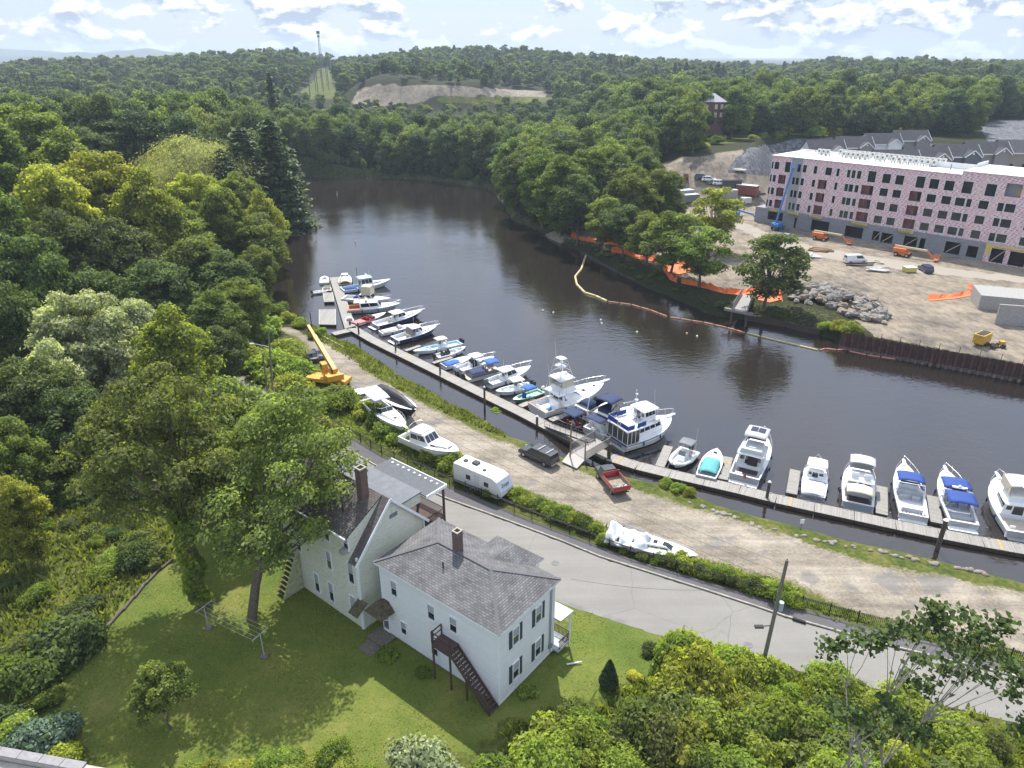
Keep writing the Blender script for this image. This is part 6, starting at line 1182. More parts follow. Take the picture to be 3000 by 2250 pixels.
# ---------------------------------------------------------------- vehicles
M_TYRE = mat('tyre', (.02, .02, .02), .9); M_RIM = mat('rim', (.45, .46, .48), .35, metal=.7); M_CGL = mat('car_glass', (.01, .012, .016), .05, spec=.9); M_LAMPR = mat('tail_lamp', (.4, .01, .01), .3); M_LAMPW = mat('head_lamp', (.7, .7, .68), .2)
def wheel(o, x, y, r, w=.24):
    q = MB(); q.cyl((x, y, r), r, w, 16, 'Y'); wh = q.build('wheel', M_TYRE, o); q = MB(); q.cyl((x, y + (w / 2) * (1 if y > 0 else -1), r), r * .6, .03, 12, 'Y'); q.build('rim', M_RIM, wh)
def car(name, label, cat, px, hd, kind, col, L=4.8, Wd=1.9, z=0.02, group=None, roofm=None, wx=None):
    """x forward; side profile lofted with rounded shoulders, glasshouse with pillars"""
    p = G(*px, z) if not isinstance(px, Vector) else px; o = thing(name, label, cat, (p.x, p.y, p.z), R(hd), group); h = L / 2
    pr = {'suv': (.55, .95, 1.0, 1.72, -.98, -.86, .15, .55), 'pickup': (.6, 1.05, 1.1, 1.85, -.36, -.28, .2, .5), 'capped': (.6, 1.05, 1.1, 1.85, -.97, -.93, .2, .5), 'sedan': (.5, .78, .88, 1.42, -.72, -.4, .12, .52), 'van': (.55, 1.05, 1.15, 2.1, -1.0, -.97, .45, .8), 'wagon': (.5, .85, .92, 1.55, -.98, -.84, .12, .52)}[kind]
    zb, zh, zd, zr, xb0, xb1, xw1, xw0 = pr; w = Wd / 2
    def ring(x, z1, f=1.0, s=.0): return [(x, -w * f, .3), (x, -w * f * 1.0, z1 * .72), (x, -w * f * .95, z1 - s), (x, w * f * .95, z1 - s), (x, w * f, z1 * .72), (x, w * f, .3)]
    q = MB(); q.loft([ring(-h, zd * .82, .93), ring(-h * .95, zd, .99), ring(-h * .2, zd), ring(h * xw0, zd), ring(h * xw0 + .15, zh), ring(h * .88, zh * .94, .98), ring(h, zh * .72, .9)], close=True); b = q.build('body', col, o, bevel=.05)
    q = MB(); bt = [(h * xb0, w * .93, zd - .02), (h * xw0, w * .9, zd - .02), (h * xw0, -w * .9, zd - .02), (h * xb0, -w * .93, zd - .02)]; tp = [(h * xb1, w * .78, zr), (h * xw1, w * .76, zr), (h * xw1, -w * .76, zr), (h * xb1, -w * .78, zr)]
    q.add(bt + tp, [(7, 6, 5, 4)[::-1], (0, 4, 5, 1), (1, 5, 6, 2), (2, 6, 7, 3), (3, 7, 4, 0)][:]); c = q.build('cab', roofm or col, o, bevel=.06)
    q = MB(); n = {'suv': 3, 'pickup': 2, 'capped': 4, 'sedan': 2, 'van': 1, 'wagon': 3}[kind]
    u0 = .55 if kind == 'van' else .04
    for i in range(n):
        a_, b_ = u0 + (.95 - u0) * i / n + .012, u0 + (.95 - u0) * (i + 1) / n - .012
        quad_panel(q, bt[3], bt[2], tp[2], tp[3], a_, b_, .14, .86); quad_panel(q, bt[1], bt[0], tp[0], tp[1], 1 - b_, 1 - a_, .14, .86)
    quad_panel(q, bt[2], bt[1], tp[1], tp[2], .06, .94, .08, .9); quad_panel(q, bt[0], bt[3], tp[3], tp[0], .1, .9, .3, .85); q.build('window', M_CGL, c)
    if kind == 'pickup':
        q = MB(); q.span((-h * .93, -w * .82, .75), (h * xb0 - .1, w * .82, zd + .012)); q.build('cargo_bed', M_DK, o)
    r = .36 if kind in ('suv', 'pickup', 'capped', 'van') else .32
    for x in (-h * .62, h * .64):
        for y in (-w + .1, w - .1): wheel(o, x, y, r)
    for s in (-1, 1):
        q = MB(); q.box((-h - .01, s * w * .8, zd * .75), (.06, .16, .3)); q.build('tail_light', M_LAMPR, o); q = MB(); q.box((h - .03, s * w * .7, zh * .66), (.08, .32, .16)); q.build('headlight', M_LAMPW, o)
    q = MB(); q.box((-h - .03, 0, .48), (.1, w * 1.7, .18)); q.box((h + .0, 0, .42), (.12, w * 1.75, .2)); q.build('bumper', M_RIM if kind in ('capped', 'pickup') else col, o)
    return o
def cpaint(n, c): return mat(n, c, .3, coat=.7)
P_BLK = cpaint('paint_black', (.018, .02, .026)); P_WHT = cpaint('paint_white', (.75, .76, .77)); P_BLUE = cpaint('paint_blue', (.02, .04, .12)); P_GREY = cpaint('paint_grey', (.10, .12, .15)); P_SIL = cpaint('paint_silver', (.35, .37, .4)); P_RED = cpaint('paint_red', (.30, .012, .018)); P_DRED = cpaint('paint_maroon', (.12, .015, .02))
def hdg(a, b, z=0):
    A_ = G(*a, z); B_ = G(*b, z); return math.degrees(math.atan2(B_.y - A_.y, B_.x - A_.x))
o = car('pickup_truck', 'black pickup with a capped bed and roof bars parked by the landing', 'pickup', (1578, 1345), hdg((1608, 1358), (1540, 1326)), 'capped', P_BLK, 5.7, 1.98)
q = MB()
for x in (-.5, -1.9): q.box((x, 0, 1.97), (.08, 1.5, .05)); q.box((x, .6, 1.9), (.06, .06, .12)); q.box((x, -.6, 1.9), (.06, .06, .12))
q.build('roof_bar', M_RIM, o)
# red dump body truck
p = G(1790, 1420, .02); o = thing('dump_truck', 'small dark cab truck with an open red dump body of empty bottles', 'truck', p, R(hdg((1822, 1450), (1770, 1388))))
q = MB(); q.span((.35, -.95, .55), (2.9, .95, 1.15)); q.loft([[(x, -.9, 1.15), (x, .9, 1.15), (x, .8, z), (x, -.8, z)] for x, z in ((.4, 1.95), (1.6, 1.95), (1.95, 1.2))], close=True, smooth=False); q.build('cab', cpaint('paint_dkgrey', (.03, .035, .04)), o, bevel=.06)
q = MB(); q.span((1.96, -.8, 1.2), (2.0, .8, 1.25)); q.box((1.78, 0, 1.6), (.05, 1.5, .5), ry=-.45); q.build('windscreen', M_CGL, o)
q = MB(); q.span((-2.9, -1.1, .85), (.2, 1.1, .95)); q.span((-2.9, -1.15, .95), (-2.82, 1.15, 1.5)); q.span((-2.82, -1.15, .95), (.2, -1.07, 1.55)); q.span((-2.82, 1.07, .95), (.2, 1.15, 1.55)); q.span((.12, -1.07, .95), (.2, 1.07, 1.9)); q.build('dump_body', P_RED, o)
q = MB(); q.span((-2.8, -1.05, .955), (.1, 1.05, .98)); q.span((-2.8, -1.063, .98), (.1, -1.05, 1.5)); q.span((-2.8, 1.05, .98), (.1, 1.063, 1.5)); q.build('bed_lining', mat('worn_plywood', (.28, .22, .17), .9, var=.3), o)
q = MB(); rn = random.Random(4)
for k in range(150):
    q.mi = k % 4; x = -2.75 + 1.0 * rn.random() ** 1.2; y = rn.uniform(-1, 1); q.box((x, y, 1.02 + rn.random() * .12), (.2, .08, .08), rz=rn.uniform(0, 3))
q.build('bottles', [mat('bottle_green', (.05, .3, .12), .2), mat('bottle_white', (.7, .72, .75), .3), mat('bottle_brown', (.2, .1, .04), .3), mat('bottle_blue', (.15, .3, .5), .3)], o); q = MB(); q.span((-2.8, -.4, .45), (2.6, .4, .85)); q.build('chassis', M_BLK, o)
for x in (-2.0, 1.8):
    for y in (-.85, .85): wheel(o, x, y, .38, .3)
q = MB(); q.box((-2.95, 0, .7), (.08, 1.8, .15)); q.build('bumper', M_DK, o)
# travel trailer
p0, p1 = G(1352, 1360, 3.0), G(1462, 1410, 3.0); L = 7.6; hd = hdg((1338, 1338), (1452, 1385), 3.0)
c = G(1413, 1372, 3.0); o = thing('travel_trailer', 'white and grey travel trailer with sloped nose parked behind the fence shrubs', 'trailer', (c.x, c.y, 0), R(hd))
prof = [(-3.6, .55), (-3.6, 3.0), (2.4, 3.02), (3.1, 2.75), (3.75, 1.6), (3.75, .9), (3.3, .55)]
q = MB(); q.loft([[(x, y, z) for x, z in prof] for y in (-1.22, 1.22)], close=True, smooth=False); q.build('body', M_SILV if False else mat('trailer_white', (.66, .68, .7), .4, var=.03), o, bevel=.08)
q = MB(); q.span((-3.55, -1.18, 3.03), (2.3, 1.18, 3.07)); q.build('roof', mat('trailer_roof', (.78, .78, .77), .7), o)
q = MB(); q.box((-2.6, 0, 3.15), (.45, .45, .2)); q.build('roof_vent', M_BLK, o); q = MB(); q.box((-1.2, .3, 3.2), (.8, .7, .28)); q.build('air_conditioner', M_BLK, o); q = MB(); q.box((.6, -.3, 3.13), (.35, .35, .14)); q.build('roof_vent', M_BLK, o); q = MB(); q.tube([(-1.5, 1.3, 2.9), (2.2, 1.3, 2.9)], .06, 6); q.build('awning', M_BLK, o)
q = MB(); q.span((-1.6, -1.235, 1.6), (-.9, -1.223, 2.2)); q.span((1.2, -1.235, 1.6), (1.9, -1.223, 2.2)); q.build('window', M_DGL, o); q = MB(); q.span((-.3, -1.24, .65), (.5, -1.223, 2.6)); q.build('door', mat('trailer_door', (.55, .57, .6), .4), o); q = MB(); q.add([(3.14, -1.18, 2.7), (3.14, 1.18, 2.7), (3.78, 1.18, 1.6), (3.78, -1.18, 1.6)], [(0, 3, 2, 1)]); q.build('nose_panel', mat('trailer_grey', (.42, .47, .54), .35), o)
nm = Matrix(((0, .5, .866, 3.52), (1, 0, 0, 0), (0, .866, -.5, 2.15), (0, 0, 0, 1)))
sl = math.atan2(1.15, .64); M4 = Matrix.Translation((3.5, 0, 2.13)) @ Matrix(((0, -math.cos(sl), math.sin(sl), 0), (1, 0, 0, 0), (0, math.sin(sl), math.cos(sl), 0), (0, 0, 0, 1)))
text('Zinger', .55, M_BLK, o, M4)
for y in (-1.1, 1.1): wheel(o, -.9, y, .36); wheel(o, -.1, y, .36)
q = MB(); q.beam((3.3, .6, .55), (4.9, 0, .5), .1, .12); q.beam((3.3, -.6, .55), (4.9, 0, .5), .1, .12); q.tube([(4.6, 0, .0), (4.6, 0, .8)], .05, 6); q.cyl((4.2, .2, .8), .16, .5, 10); q.build('tow_hitch', M_BLK, o)
car('car', 'dark blue grey sedan parked behind the yellow crane', 'car', (938, 1042), hdg((957, 1060), (925, 1020)), 'sedan', P_GREY, 4.7); car('car', 'black car half hidden behind the crane boom', 'car', (912, 1052), hdg((925, 1075), (895, 1030)), 'sedan', P_BLK, 4.5)
car('car', 'white hatchback behind the bushes left of the hardtop boat', 'car', (1050, 1168), hdg((1062, 1180), (1042, 1152)), 'wagon', P_WHT, 4.2)
# yellow truck crane
YEL = mat('crane_yellow', (.62, .30, .02), .5, var=.12, vs=2)
p = G(960, 1125, .02); o = thing('crane_truck', 'old yellow truck crane with its boom lowered, by the tree edge', 'crane', p, R(hdg((985, 1118), (935, 1112))))
q = MB(); q.span((-3.8, -1.2, .7), (3.2, 1.2, 1.3)); q.build('carrier', YEL, o); q = MB(); q.cyl((-.8, 0, 1.45), .9, .35, 16); q.build('turntable', M_DK, o)
q = MB(); q.T = Matrix.Translation((-.8, 0, 0)) @ Matrix.Rotation(R(hdg((990, 1110), (900, 1000)) - hdg((985, 1118), (935, 1112))), 4, 'Z'); T_ = q.T.copy()
q.span((-2.6, -1.2, 1.7), (1.2, 1.2, 2.3)); q.span((-2.9, -1.3, 1.75), (-2.2, 1.3, 2.7)); q.build('upper_deck', YEL, o, bevel=.05)
q = MB(); q.T = T_; q.span((.0, .35, 2.3), (1.5, 1.25, 3.7)); q.build('cab', YEL, o, bevel=.06); q = MB(); q.T = T_; q.span((.15, 1.255, 2.85), (1.35, 1.27, 3.55)); q.span((1.505, .45, 2.8), (1.52, 1.15, 3.55)); q.span((.15, .33, 2.85), (1.35, .345, 3.55)); q.build('cab_window', M_DGL, o)
q = MB(); q.T = T_; q.beam((-1.6, -.3, 2.9), (9.5, -.3, 5.0), .62, .75); bo = q.build('boom', YEL, o); q = MB(); q.T = T_; q.beam((9.4, -.3, 4.98), (13.2, -.3, 5.7), .46, .55); q.build('boom_extension', YEL, bo); q = MB(); q.T = T_; q.cyl((13.3, -.3, 5.6), .35, .5, 10, 'Y'); q.box((13.3, -.3, 5.0), (.25, .3, .8)); q.build('boom_head', M_DK, bo); q = MB(); q.T = T_; q.tube([(1.0, -.3, 2.3), (4.8, -.3, 3.8)], .14, 8); q.build('lift_ram', M_STEEL, bo); q = MB(); q.T = T_; q.cyl((-1.2, -.3, 2.8), .35, .9, 10, 'Y'); q.build('winch', M_DK, o)
for x in (-3, -1.9, 2.3):
    for y in (-1.05, 1.05): wheel(o, x, y, .5, .35)
# ---------------------------------------------------------------- building site on the right bank
def pinkmat():
    m = mat('pink_sheathing', (.55, .3, .34), .7); nt = m.node_tree; N = nt.nodes; L = nt.links; P = N['Principled BSDF']; tc = N.new('ShaderNodeTexCoord')
    sp = N.new('ShaderNodeSeparateXYZ'); L.new(tc.outputs['Object'], sp.inputs[0]); ad = N.new('ShaderNodeMath'); L.new(sp.outputs[0], ad.inputs[0]); L.new(sp.outputs[1], ad.inputs[1]); cb = N.new('ShaderNodeCombineXYZ'); L.new(ad.outputs[0], cb.inputs[0]); L.new(sp.outputs[2], cb.inputs[1])
    def sk(sc, rot, loc):
        mp = N.new('ShaderNodeMapping'); mp.inputs['Scale'].default_value = sc; mp.inputs['Rotation'].default_value = (0, 0, rot); mp.inputs['Location'].default_value = loc; L.new(cb.outputs[0], mp.inputs[0]); return mp.outputs[0]
    v = N.new('ShaderNodeTexVoronoi'); v.inputs['Scale'].default_value = 1; v.inputs['Randomness'].default_value = .36; L.new(sk((1.15, 2.0, 1), .35, (0, 0, 0)), v.inputs['Vector'])
    v2 = N.new('ShaderNodeTexVoronoi'); v2.inputs['Scale'].default_value = 1; v2.inputs['Randomness'].default_value = .4; L.new(sk((1.15, 2.0, 1), .35, (.5, .45, 0)), v2.inputs['Vector'])
    nz = N.new('ShaderNodeTexNoise'); nz.inputs['Scale'].default_value = .25; nz.inputs['Detail'].default_value = 4; L.new(cb.outputs[0], nz.inputs['Vector'])
    r0 = N.new('ShaderNodeValToRGB'); L.new(nz.outputs[0], r0.inputs[0]); e = r0.color_ramp.elements; e[0].position = .4; e[1].position = .62; e[0].color = (.64, .42, .48, 1); e[1].color = (.67, .47, .46, 1)
    def blob(vv, a, b, col, base):
        q = N.new('ShaderNodeMapRange'); L.new(vv.outputs['Distance'], q.inputs[0]); q.inputs[1].default_value = b; q.inputs[2].default_value = a; mx = N.new('ShaderNodeMixRGB'); L.new(q.outputs[0], mx.inputs[0]); L.new(base, mx.inputs[1]); mx.inputs[2].default_value = (*col, 1); return mx.outputs[0]
    c = blob(v2, .3, .42, (.72, .66, .68), r0.outputs[0]); c = blob(v, .16, .26, (.27, .10, .14), c); L.new(c, P.inputs['Base Color']); return m
M_PINK = pinkmat(); M_BLOCK = mat('concrete_block', (.27, .28, .30), .9); brickify(M_BLOCK, (.27, .28, .30), (.23, .24, .26), (.18, .18, .19), 1.0, .5, .02); M_MEMB = mat('white_membrane', (.72, .72, .71), .6, var=.06, vs=.5); M_WRAP = mat('grey_wrap', (.30, .31, .33), .8); M_FRM = mat('window_tape', (.62, .62, .64), .6); M_YEL = mat('yellow_board', (.62, .52, .12), .7); M_SITEGL = mat('site_glass', (.012, .02, .025), .1, spec=.7)
def holes_wall(q, s0, s1, z0, z1, holes, y=0.0):
    xs = sorted({s0, s1, *[max(s0, min(s1, v)) for h in holes for v in h[:2]]}); zs = sorted({z0, z1, *[max(z0, min(z1, v)) for h in holes for v in h[2:4]]})
    for i in range(len(xs) - 1):
        for j in range(len(zs) - 1):
            cx, cz = (xs[i] + xs[i + 1]) / 2, (zs[j] + zs[j + 1]) / 2
            if any(h[0] < cx < h[1] and h[2] < cz < h[3] for h in holes): continue
            q.add([(xs[i], y, zs[j]), (xs[i + 1], y, zs[j]), (xs[i + 1], y, zs[j + 1]), (xs[i], y, zs[j + 1])], [(0, 1, 2, 3)])
def recess(q, h, y, d):
    a, b, c, e = h; q.add([(a, y, c), (b, y, c), (b, y, e), (a, y, e), (a, y + d, c), (b, y + d, c), (b, y + d, e), (a, y + d, e)], [(0, 4, 5, 1), (1, 5, 6, 2), (2, 6, 7, 3), (3, 7, 4, 0), (4, 7, 6, 5)])
def apartment():
    H_ = thing('apartment_building', 'five storey apartment block under construction in printed pink sheathing over grey block', 'building', (78.1, 221.3, 0), R(-48)); SE = 112; D_ = 17.0
    row1 = [(-0.05, .5), (.9, 2.4), (4.3, 6.0), (8.2, 9.2), (9.9, 11.0), (13.2, 14.2), (16.7, 18.5), (19.9, 20.7), (22.9, 23.8), (24.2, 25.2), (25.7, 26.8), (28.7, 30.8), (32.6, 34.7), (36, 38.1), (41.2, 43.3), (44.5, 46.7), (48.1, 50.3), (52.2, 54.5), (57.4, 59.7), (68, 70), (73, 75), (78, 80)]
    row2 = [(-0.05, .5), (.9, 1.9), (7.2, 8.0), (8.3, 9.2), (9.8, 10.8), (13.3, 14.2), (20, 20.8), (22.9, 23.9), (24.1, 25.3), (25.8, 26.8), (32.6, 34.7), (36, 38.1), (44.6, 46.8), (48.2, 50.4), (51.4, 53.6), (54, 55.1), (56.8, 58.9), (60.9, 62.2), (62.5, 64.7), (67.5, 69.2), (72, 74), (78, 80)]
    bal = [(2.7, 5.0), (15.1, 17.6), (27.6, 30.8), (40.3, 43.2)]
    wins = [(a, b, 17.2 if b - a < 1.9 else 16.9, 19.5) for a, b in row1]; tall = {28.7, 41.2, 52.2, 57.4, 4.3}
    wins = [(a, b, 16.7 if a in tall else c, 19.6 if a in tall else 19.3) for a, b, c, d in wins]
    for zc in (14.5, 10.8, 7.1 + .05): wins += [(a, b, zc - 1.0, zc + 1.0) for a, b in row2]
    bals = [(a, b, zc - 1.3, zc + 1.25) for a, b in bal for zc in (14.5, 10.8, 7.25)]; loggia = (61.6, 65.0, 17.1, 20.2)
    q = MB(); holes_wall(q, -.06, 51.5, 5.6, 21.0, wins + bals); holes_wall(q, 51.5, SE, 5.6, 21.9, wins + bals + [loggia]); q.add([(-.06, 0, 5.6), (-.06, D_, 5.6), (-.06, D_, 21), (-.06, 0, 21)], [(0, 3, 2, 1)]); q.add([(SE, 0, 5.6), (SE, D_, 5.6), (SE, D_, 21.9), (SE, 0, 21.9)], [(0, 1, 2, 3)]); q.add([(-.06, D_, 1), (SE, D_, 1), (SE, D_, 21), (-.06, D_, 21)], [(0, 3, 2, 1)]); q.add([(51.5, 0, 21), (51.5, D_, 21), (51.5, D_, 21.9), (51.5, 0, 21.9)], [(0, 3, 2, 1)])
    w = q.build('wall', M_PINK, H_)
    for h in bals:
        q = MB(); recess(q, h, 0, 1.6); q.mi = 1; q.span((h[0] + (h[1] - h[0]) * .52, 1.45, h[2] + .1), (h[1] - .1, 1.59, h[3] - .25)); q.build('balcony', [mat('balcony_red', (.27, .12, .12), .8, var=.35, vs=1.6), M_SITEGL], H_)
        q = MB(); q.beam((h[0] - .05, -.06, h[2] - .08), (h[1] + .05, -.06, h[2] - .08), .1, .12); q.build('balcony_edge', M_FRM, H_)
    q = MB(); recess(q, loggia, 0, 1.6); q.mi = 1; q.span((63.8, 1.4, 17.2), (64.8, 1.55, 19)); q.build('loggia', [M_WRAP, mat('raw_plywood', (.5, .32, .15), .8)], H_)
    for (a, b, c, d) in wins:
        q = MB(); t = .13; q.span((a - t, -.03, c - t), (b + t, .05, c)); q.span((a - t, -.03, d), (b + t, .05, d + t)); q.span((a - t, -.03, c), (a, .05, d)); q.span((b, -.03, c), (b + t, .05, d)); f = q.build('window', M_FRM, H_)
        q = MB(); q.span((a, .12, c), (b, .16, d)); q.mi = 1
        if b - a > 1.4: q.span(((a + b) / 2 - .04, .09, c), ((a + b) / 2 + .04, .12, d))
        else: q.span((a, .09, (c + d) / 2 - .03), (b, .12, (c + d) / 2 + .03))
        q.build('pane', [M_SITEGL, M_DK], f)
    # grey wrapped stair bay
    q = MB(); q.span((6.3, -.55, 5.6), (10.0, -.05, 21.02)); 
    q = MB(); holes_wall(q, 6.25, 9.6, 5.6, 21.0, [x for x in wins if 6.3 < x[0] < 9.7], -.06); q.build('wrap_panel', M_WRAP, H_)
    q = MB(); gh = [(1.4, 6.3, 2.4, 4.9), (10.2, 11, 1.1, 4.2), (15.5, 20.8, 1.3, 4.4), (25.6, 30.6, 1.3, 4.3), (33.3, 35.2, 1.6, 4.1), (35.7, 38.8, 1.4, 4.0), (41.7, 45, 1.4, 4.2), (45.7, 47, 1.4, 4.2), (51.9, 55.5, 1.5, 4.5), (57.1, 59.5, 1.5, 4.3), (62.4, 65.4, 1.2, 4.6), (66.5, 70, 1.2, 4.6), (74, 78, 1.2, 4.6)]
    holes_wall(q, -3, 61, .5, 5.6, gh[:10], -.5); q.mi = 1; holes_wall(q, 61, SE, .5, 5.6, gh[10:], -.5); q.mi = 0; q.add([(-3, -.5, .5), (-3, D_, .5), (-3, D_, 5.6), (-3, -.5, 5.6)], [(0, 3, 2, 1)]); q.add([(-3, -.5, 5.6), (SE, -.5, 5.6), (SE, 0, 5.6), (-3, 0, 5.6)], [(0, 1, 2, 3)]); q.add([(-3, 0, 5.6), (-.05, 0, 5.6), (-.05, D_, 5.6), (-3, D_, 5.6)], [(0, 1, 2, 3)]); q.build('ground_floor', [M_BLOCK, M_PINK], H_)
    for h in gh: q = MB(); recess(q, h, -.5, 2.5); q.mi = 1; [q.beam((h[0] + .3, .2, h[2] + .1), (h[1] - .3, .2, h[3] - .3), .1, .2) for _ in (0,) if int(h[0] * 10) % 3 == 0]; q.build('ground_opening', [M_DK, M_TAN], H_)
    for a, b in ((1.8, 5.6), (7.5, 11.2), (14.6, 18.2), (27, 31.4), (39.8, 43.6)): q = MB(); q.span((a, -1.1, 5.0), (b, -.52, 5.55)); q.mi = 1; [q.span((a + k * .35, -1.13, 5.02), (a + k * .35 + .12, -1.1, 5.5)) for k in range(int((b - a) / .35))]; q.build('yellow_ledger', [M_YEL, M_DK], H_)
    q = MB(); q.span((61.0, -.56, 3.2), (62.3, -.502, 5.5)); q.span((62.3, -1.0, 5.1), (86, -.55, 5.5)); q.build('yellow_sheathing', M_YEL, H_)
    q = MB(); q.span((-.3, -.3, 21.02), (51.5, D_ + .2, 21.15)); q.span((51.5, -.3, 21.92), (SE, D_ + .2, 22.05)); r = q.build('roof', M_MEMB, H_)
    q = MB(); q.span((-.3, D_ - .3, 21.15), (51.5, D_ + .2, 21.6)); q.span((40.5, 9.2, 21.16), (51.5, 9.5, 22.6)); q.span((51.6, 9.2, 22.06), (51.9, D_, 23)); q.span((66, 5, 22.06), (72, 10, 23.6)); q.build('parapet', M_MEMB, r)
    for k, (s, y) in enumerate(((7, 12), (11, 10.5), (23, 6), (34, 5.5), (37, 3.5), (57, 5), (62, 7), (47, 5))): q = MB(); q.cyl((s, y, 21.9), .09, 1.6 if k % 2 else 1.0, 6); q.build('roof_vent', M_DK if k % 3 else mat('copper', (.4, .15, .05), .6), r)
    return H_
ap = apartment()
def condensers():
    M_AC = mat('condenser_case', (.62, .62, .58), .6); M_T = Matrix.Translation((78.1, 221.3, 0)) @ Matrix.Rotation(R(-48), 4, 'Z')
    o = thing('roof_condenser', 'pale boxy roof condenser in the long double row on the white roof', 'condenser', group='condensers on the white roof'); q = MB(); q.span((-.58, -.22, .3), (.58, .22, 1.75)); q.build('case', M_AC, o, bevel=.03); q = MB(); q.cyl((-.1, -.215, 1.15), .32, .02, 14, 'Y'); q.build('fan_grille', mat('grille_grey', (.16, .16, .16), .6), o); q = MB(); q.span((-.5, -.3, .0), (-.42, .3, .45)); q.span((.42, -.3, 0), (.5, .3, .45)); q.build('stand', M_BLOCK, o)
    sp = [(x, 10.2) for x in (9.2, 10.5, 11.8)] + [(17.0 + 1.35 * k, 9.4) for k in range(6)] + [(26.8 + 1.4 * k, 8.9) for k in range(2)] + [(31.2 + 1.5 * k, 8.6) for k in range(8)] + [(14 + 1.35 * k, 13.6) for k in range(22)]
    first = True
    for x, y in sp:
        c = o if first else copy_tree(o); first = False; p = M_T @ Vector((x, y, 21.16)); c.location = p; c.rotation_euler = (0, 0, R(-48))
condensers()
# townhouses behind
M_SLATE = shingle('roof_slate', (.10, .11, .125), (.05, .05, .06)); M_TSIDE = mat('grey_siding', (.24, .235, .225), .8, var=.05); M_TBLUE = mat('slate_siding', (.10, .12, .15), .8)
def townhouse(p, hd, L, W_, zb, ze, zr, lab, n=2, side=None):
    o = thing('townhouse', lab, 'townhouse', (p.x, p.y, zb), R(hd), 'grey roofed townhouses behind the apartment block'); ze -= zb; zr -= zb; sm = side or M_TSIDE
    q = MB(); g0 = [(0, 0, 0), (0, W_, 0), (0, W_, ze), (0, W_ / 2, zr), (0, 0, ze)]; q.loft([g0, [(L, b, c) for a, b, c in g0]], close=True, smooth=False); q.build('wall', sm, o)
    q = MB(); sl = (zr - ze) / (W_ / 2); e = .5; q.add([(-.4, -e, ze - e * sl + .1), (L + .4, -e, ze - e * sl + .1), (L + .4, W_ / 2, zr + .1), (-.4, W_ / 2, zr + .1)], [(0, 1, 2, 3)]); q.add([(-.4, W_ / 2, zr + .1), (L + .4, W_ / 2, zr + .1), (L + .4, W_ + e, ze - e * sl + .1), (-.4, W_ + e, ze - e * sl + .1)], [(0, 1, 2, 3)]); rf = q.build('roof', M_SLATE, o, solid=0)
    a, b = L * .56, L * .92; c = (a + b) / 2; y = -1.4; zg = ze + (b - a) / 2 * .75
    q = MB(); g1 = [(a, y, 0), (b, y, 0), (b, y, ze), (c, y, zg), (a, y, ze)]; q.loft([g1, [(u, 1.5, w) for u, v, w in g1]], close=True, smooth=False); q.build('gable_bay', sm, o)
    q = MB(); q.add([(a - .4, y - .4, ze - .25), (c, y - .4, zg + .08), (c, 3.2, zg + .08), (a - .4, 3.2, ze - .25)], [(0, 1, 2, 3)]); q.add([(c, y - .4, zg + .08), (b + .4, y - .4, ze - .25), (b + .4, 3.2, ze - .25), (c, 3.2, zg + .08)], [(0, 1, 2, 3)]); q.build('gable_roof', M_SLATE, o)
    q = MB(); q.beam((a - .4, y - .45, ze - .3), (c, y - .45, zg + .02), .08, .3); q.beam((b + .4, y - .45, ze - .3), (c, y - .45, zg + .02), .08, .3); q.span((0, -.55, ze - .5), (a - .5, -.45, ze - .15)); q.cyl((c, y - .02, ze + .9), .35, .06, 12, 'Y'); q.beam((L + .42, -.5, ze - .2), (L + .42, W_ / 2, zr), .08, .3); q.beam((L + .42, W_ + .5, ze - .2), (L + .42, W_ / 2, zr), .08, .3); q.add([(L + .02, 0, ze - .2), (L + .02, W_, ze - .2), (L + .02, W_ / 2, zr - .1)], [(0, 1, 2)]); q.build('trim', M_WHITE, o)
    for z in (1.2, 4.2) + ((7.2,) if ze > 8.5 else ()):
        for u in (L * .1, L * .3, a + .9, b - 1.9): yy = y if u >= a else 0; q = MB(); q.span((u, yy - .06, z), (u + 1.1, yy - .02, z + 1.6)); q.build('window', M_SITEGL, o)
    for v in (W_ * .25, W_ * .7):
        for z in (1.2, 4.2): q = MB(); q.span((L + .02, v, z), (L + .06, v + 1.2, z + 1.6)); q.build('window', M_SITEGL, o)
for i in range(4):
    t = i / 4; a = G(2372 + 340 * t, 452 - 42 * t, 12.5 + i * .5); townhouse(a, 2, 14.5, 9, 1, 13.8 + i * .5, 17.5 + i * .5, '%s of the grey roofed townhouses in the farther row, counted from the left' % ORD[i], side=M_TSIDE if i % 2 else M_WHITE)
for i in range(4):
    t = i / 4; a = G(2570 + 360 * t, 486 - 34 * t, 13.5 + i * .5); townhouse(a, 0, 15, 9, 1, 14.8 + i * .5, 18.3 + i * .5, '%s of the grey roofed townhouses in the nearer row, counted from the left' % ORD[i], side=M_TSIDE if i % 2 else M_TBLUE)
townhouse(G(2948, 455, 13), 0, 24, 14, 1, 14, 18, 'tall tan and grey townhouse at the right edge behind the block', side=mat('tan_siding', (.27, .24, .20), .8))
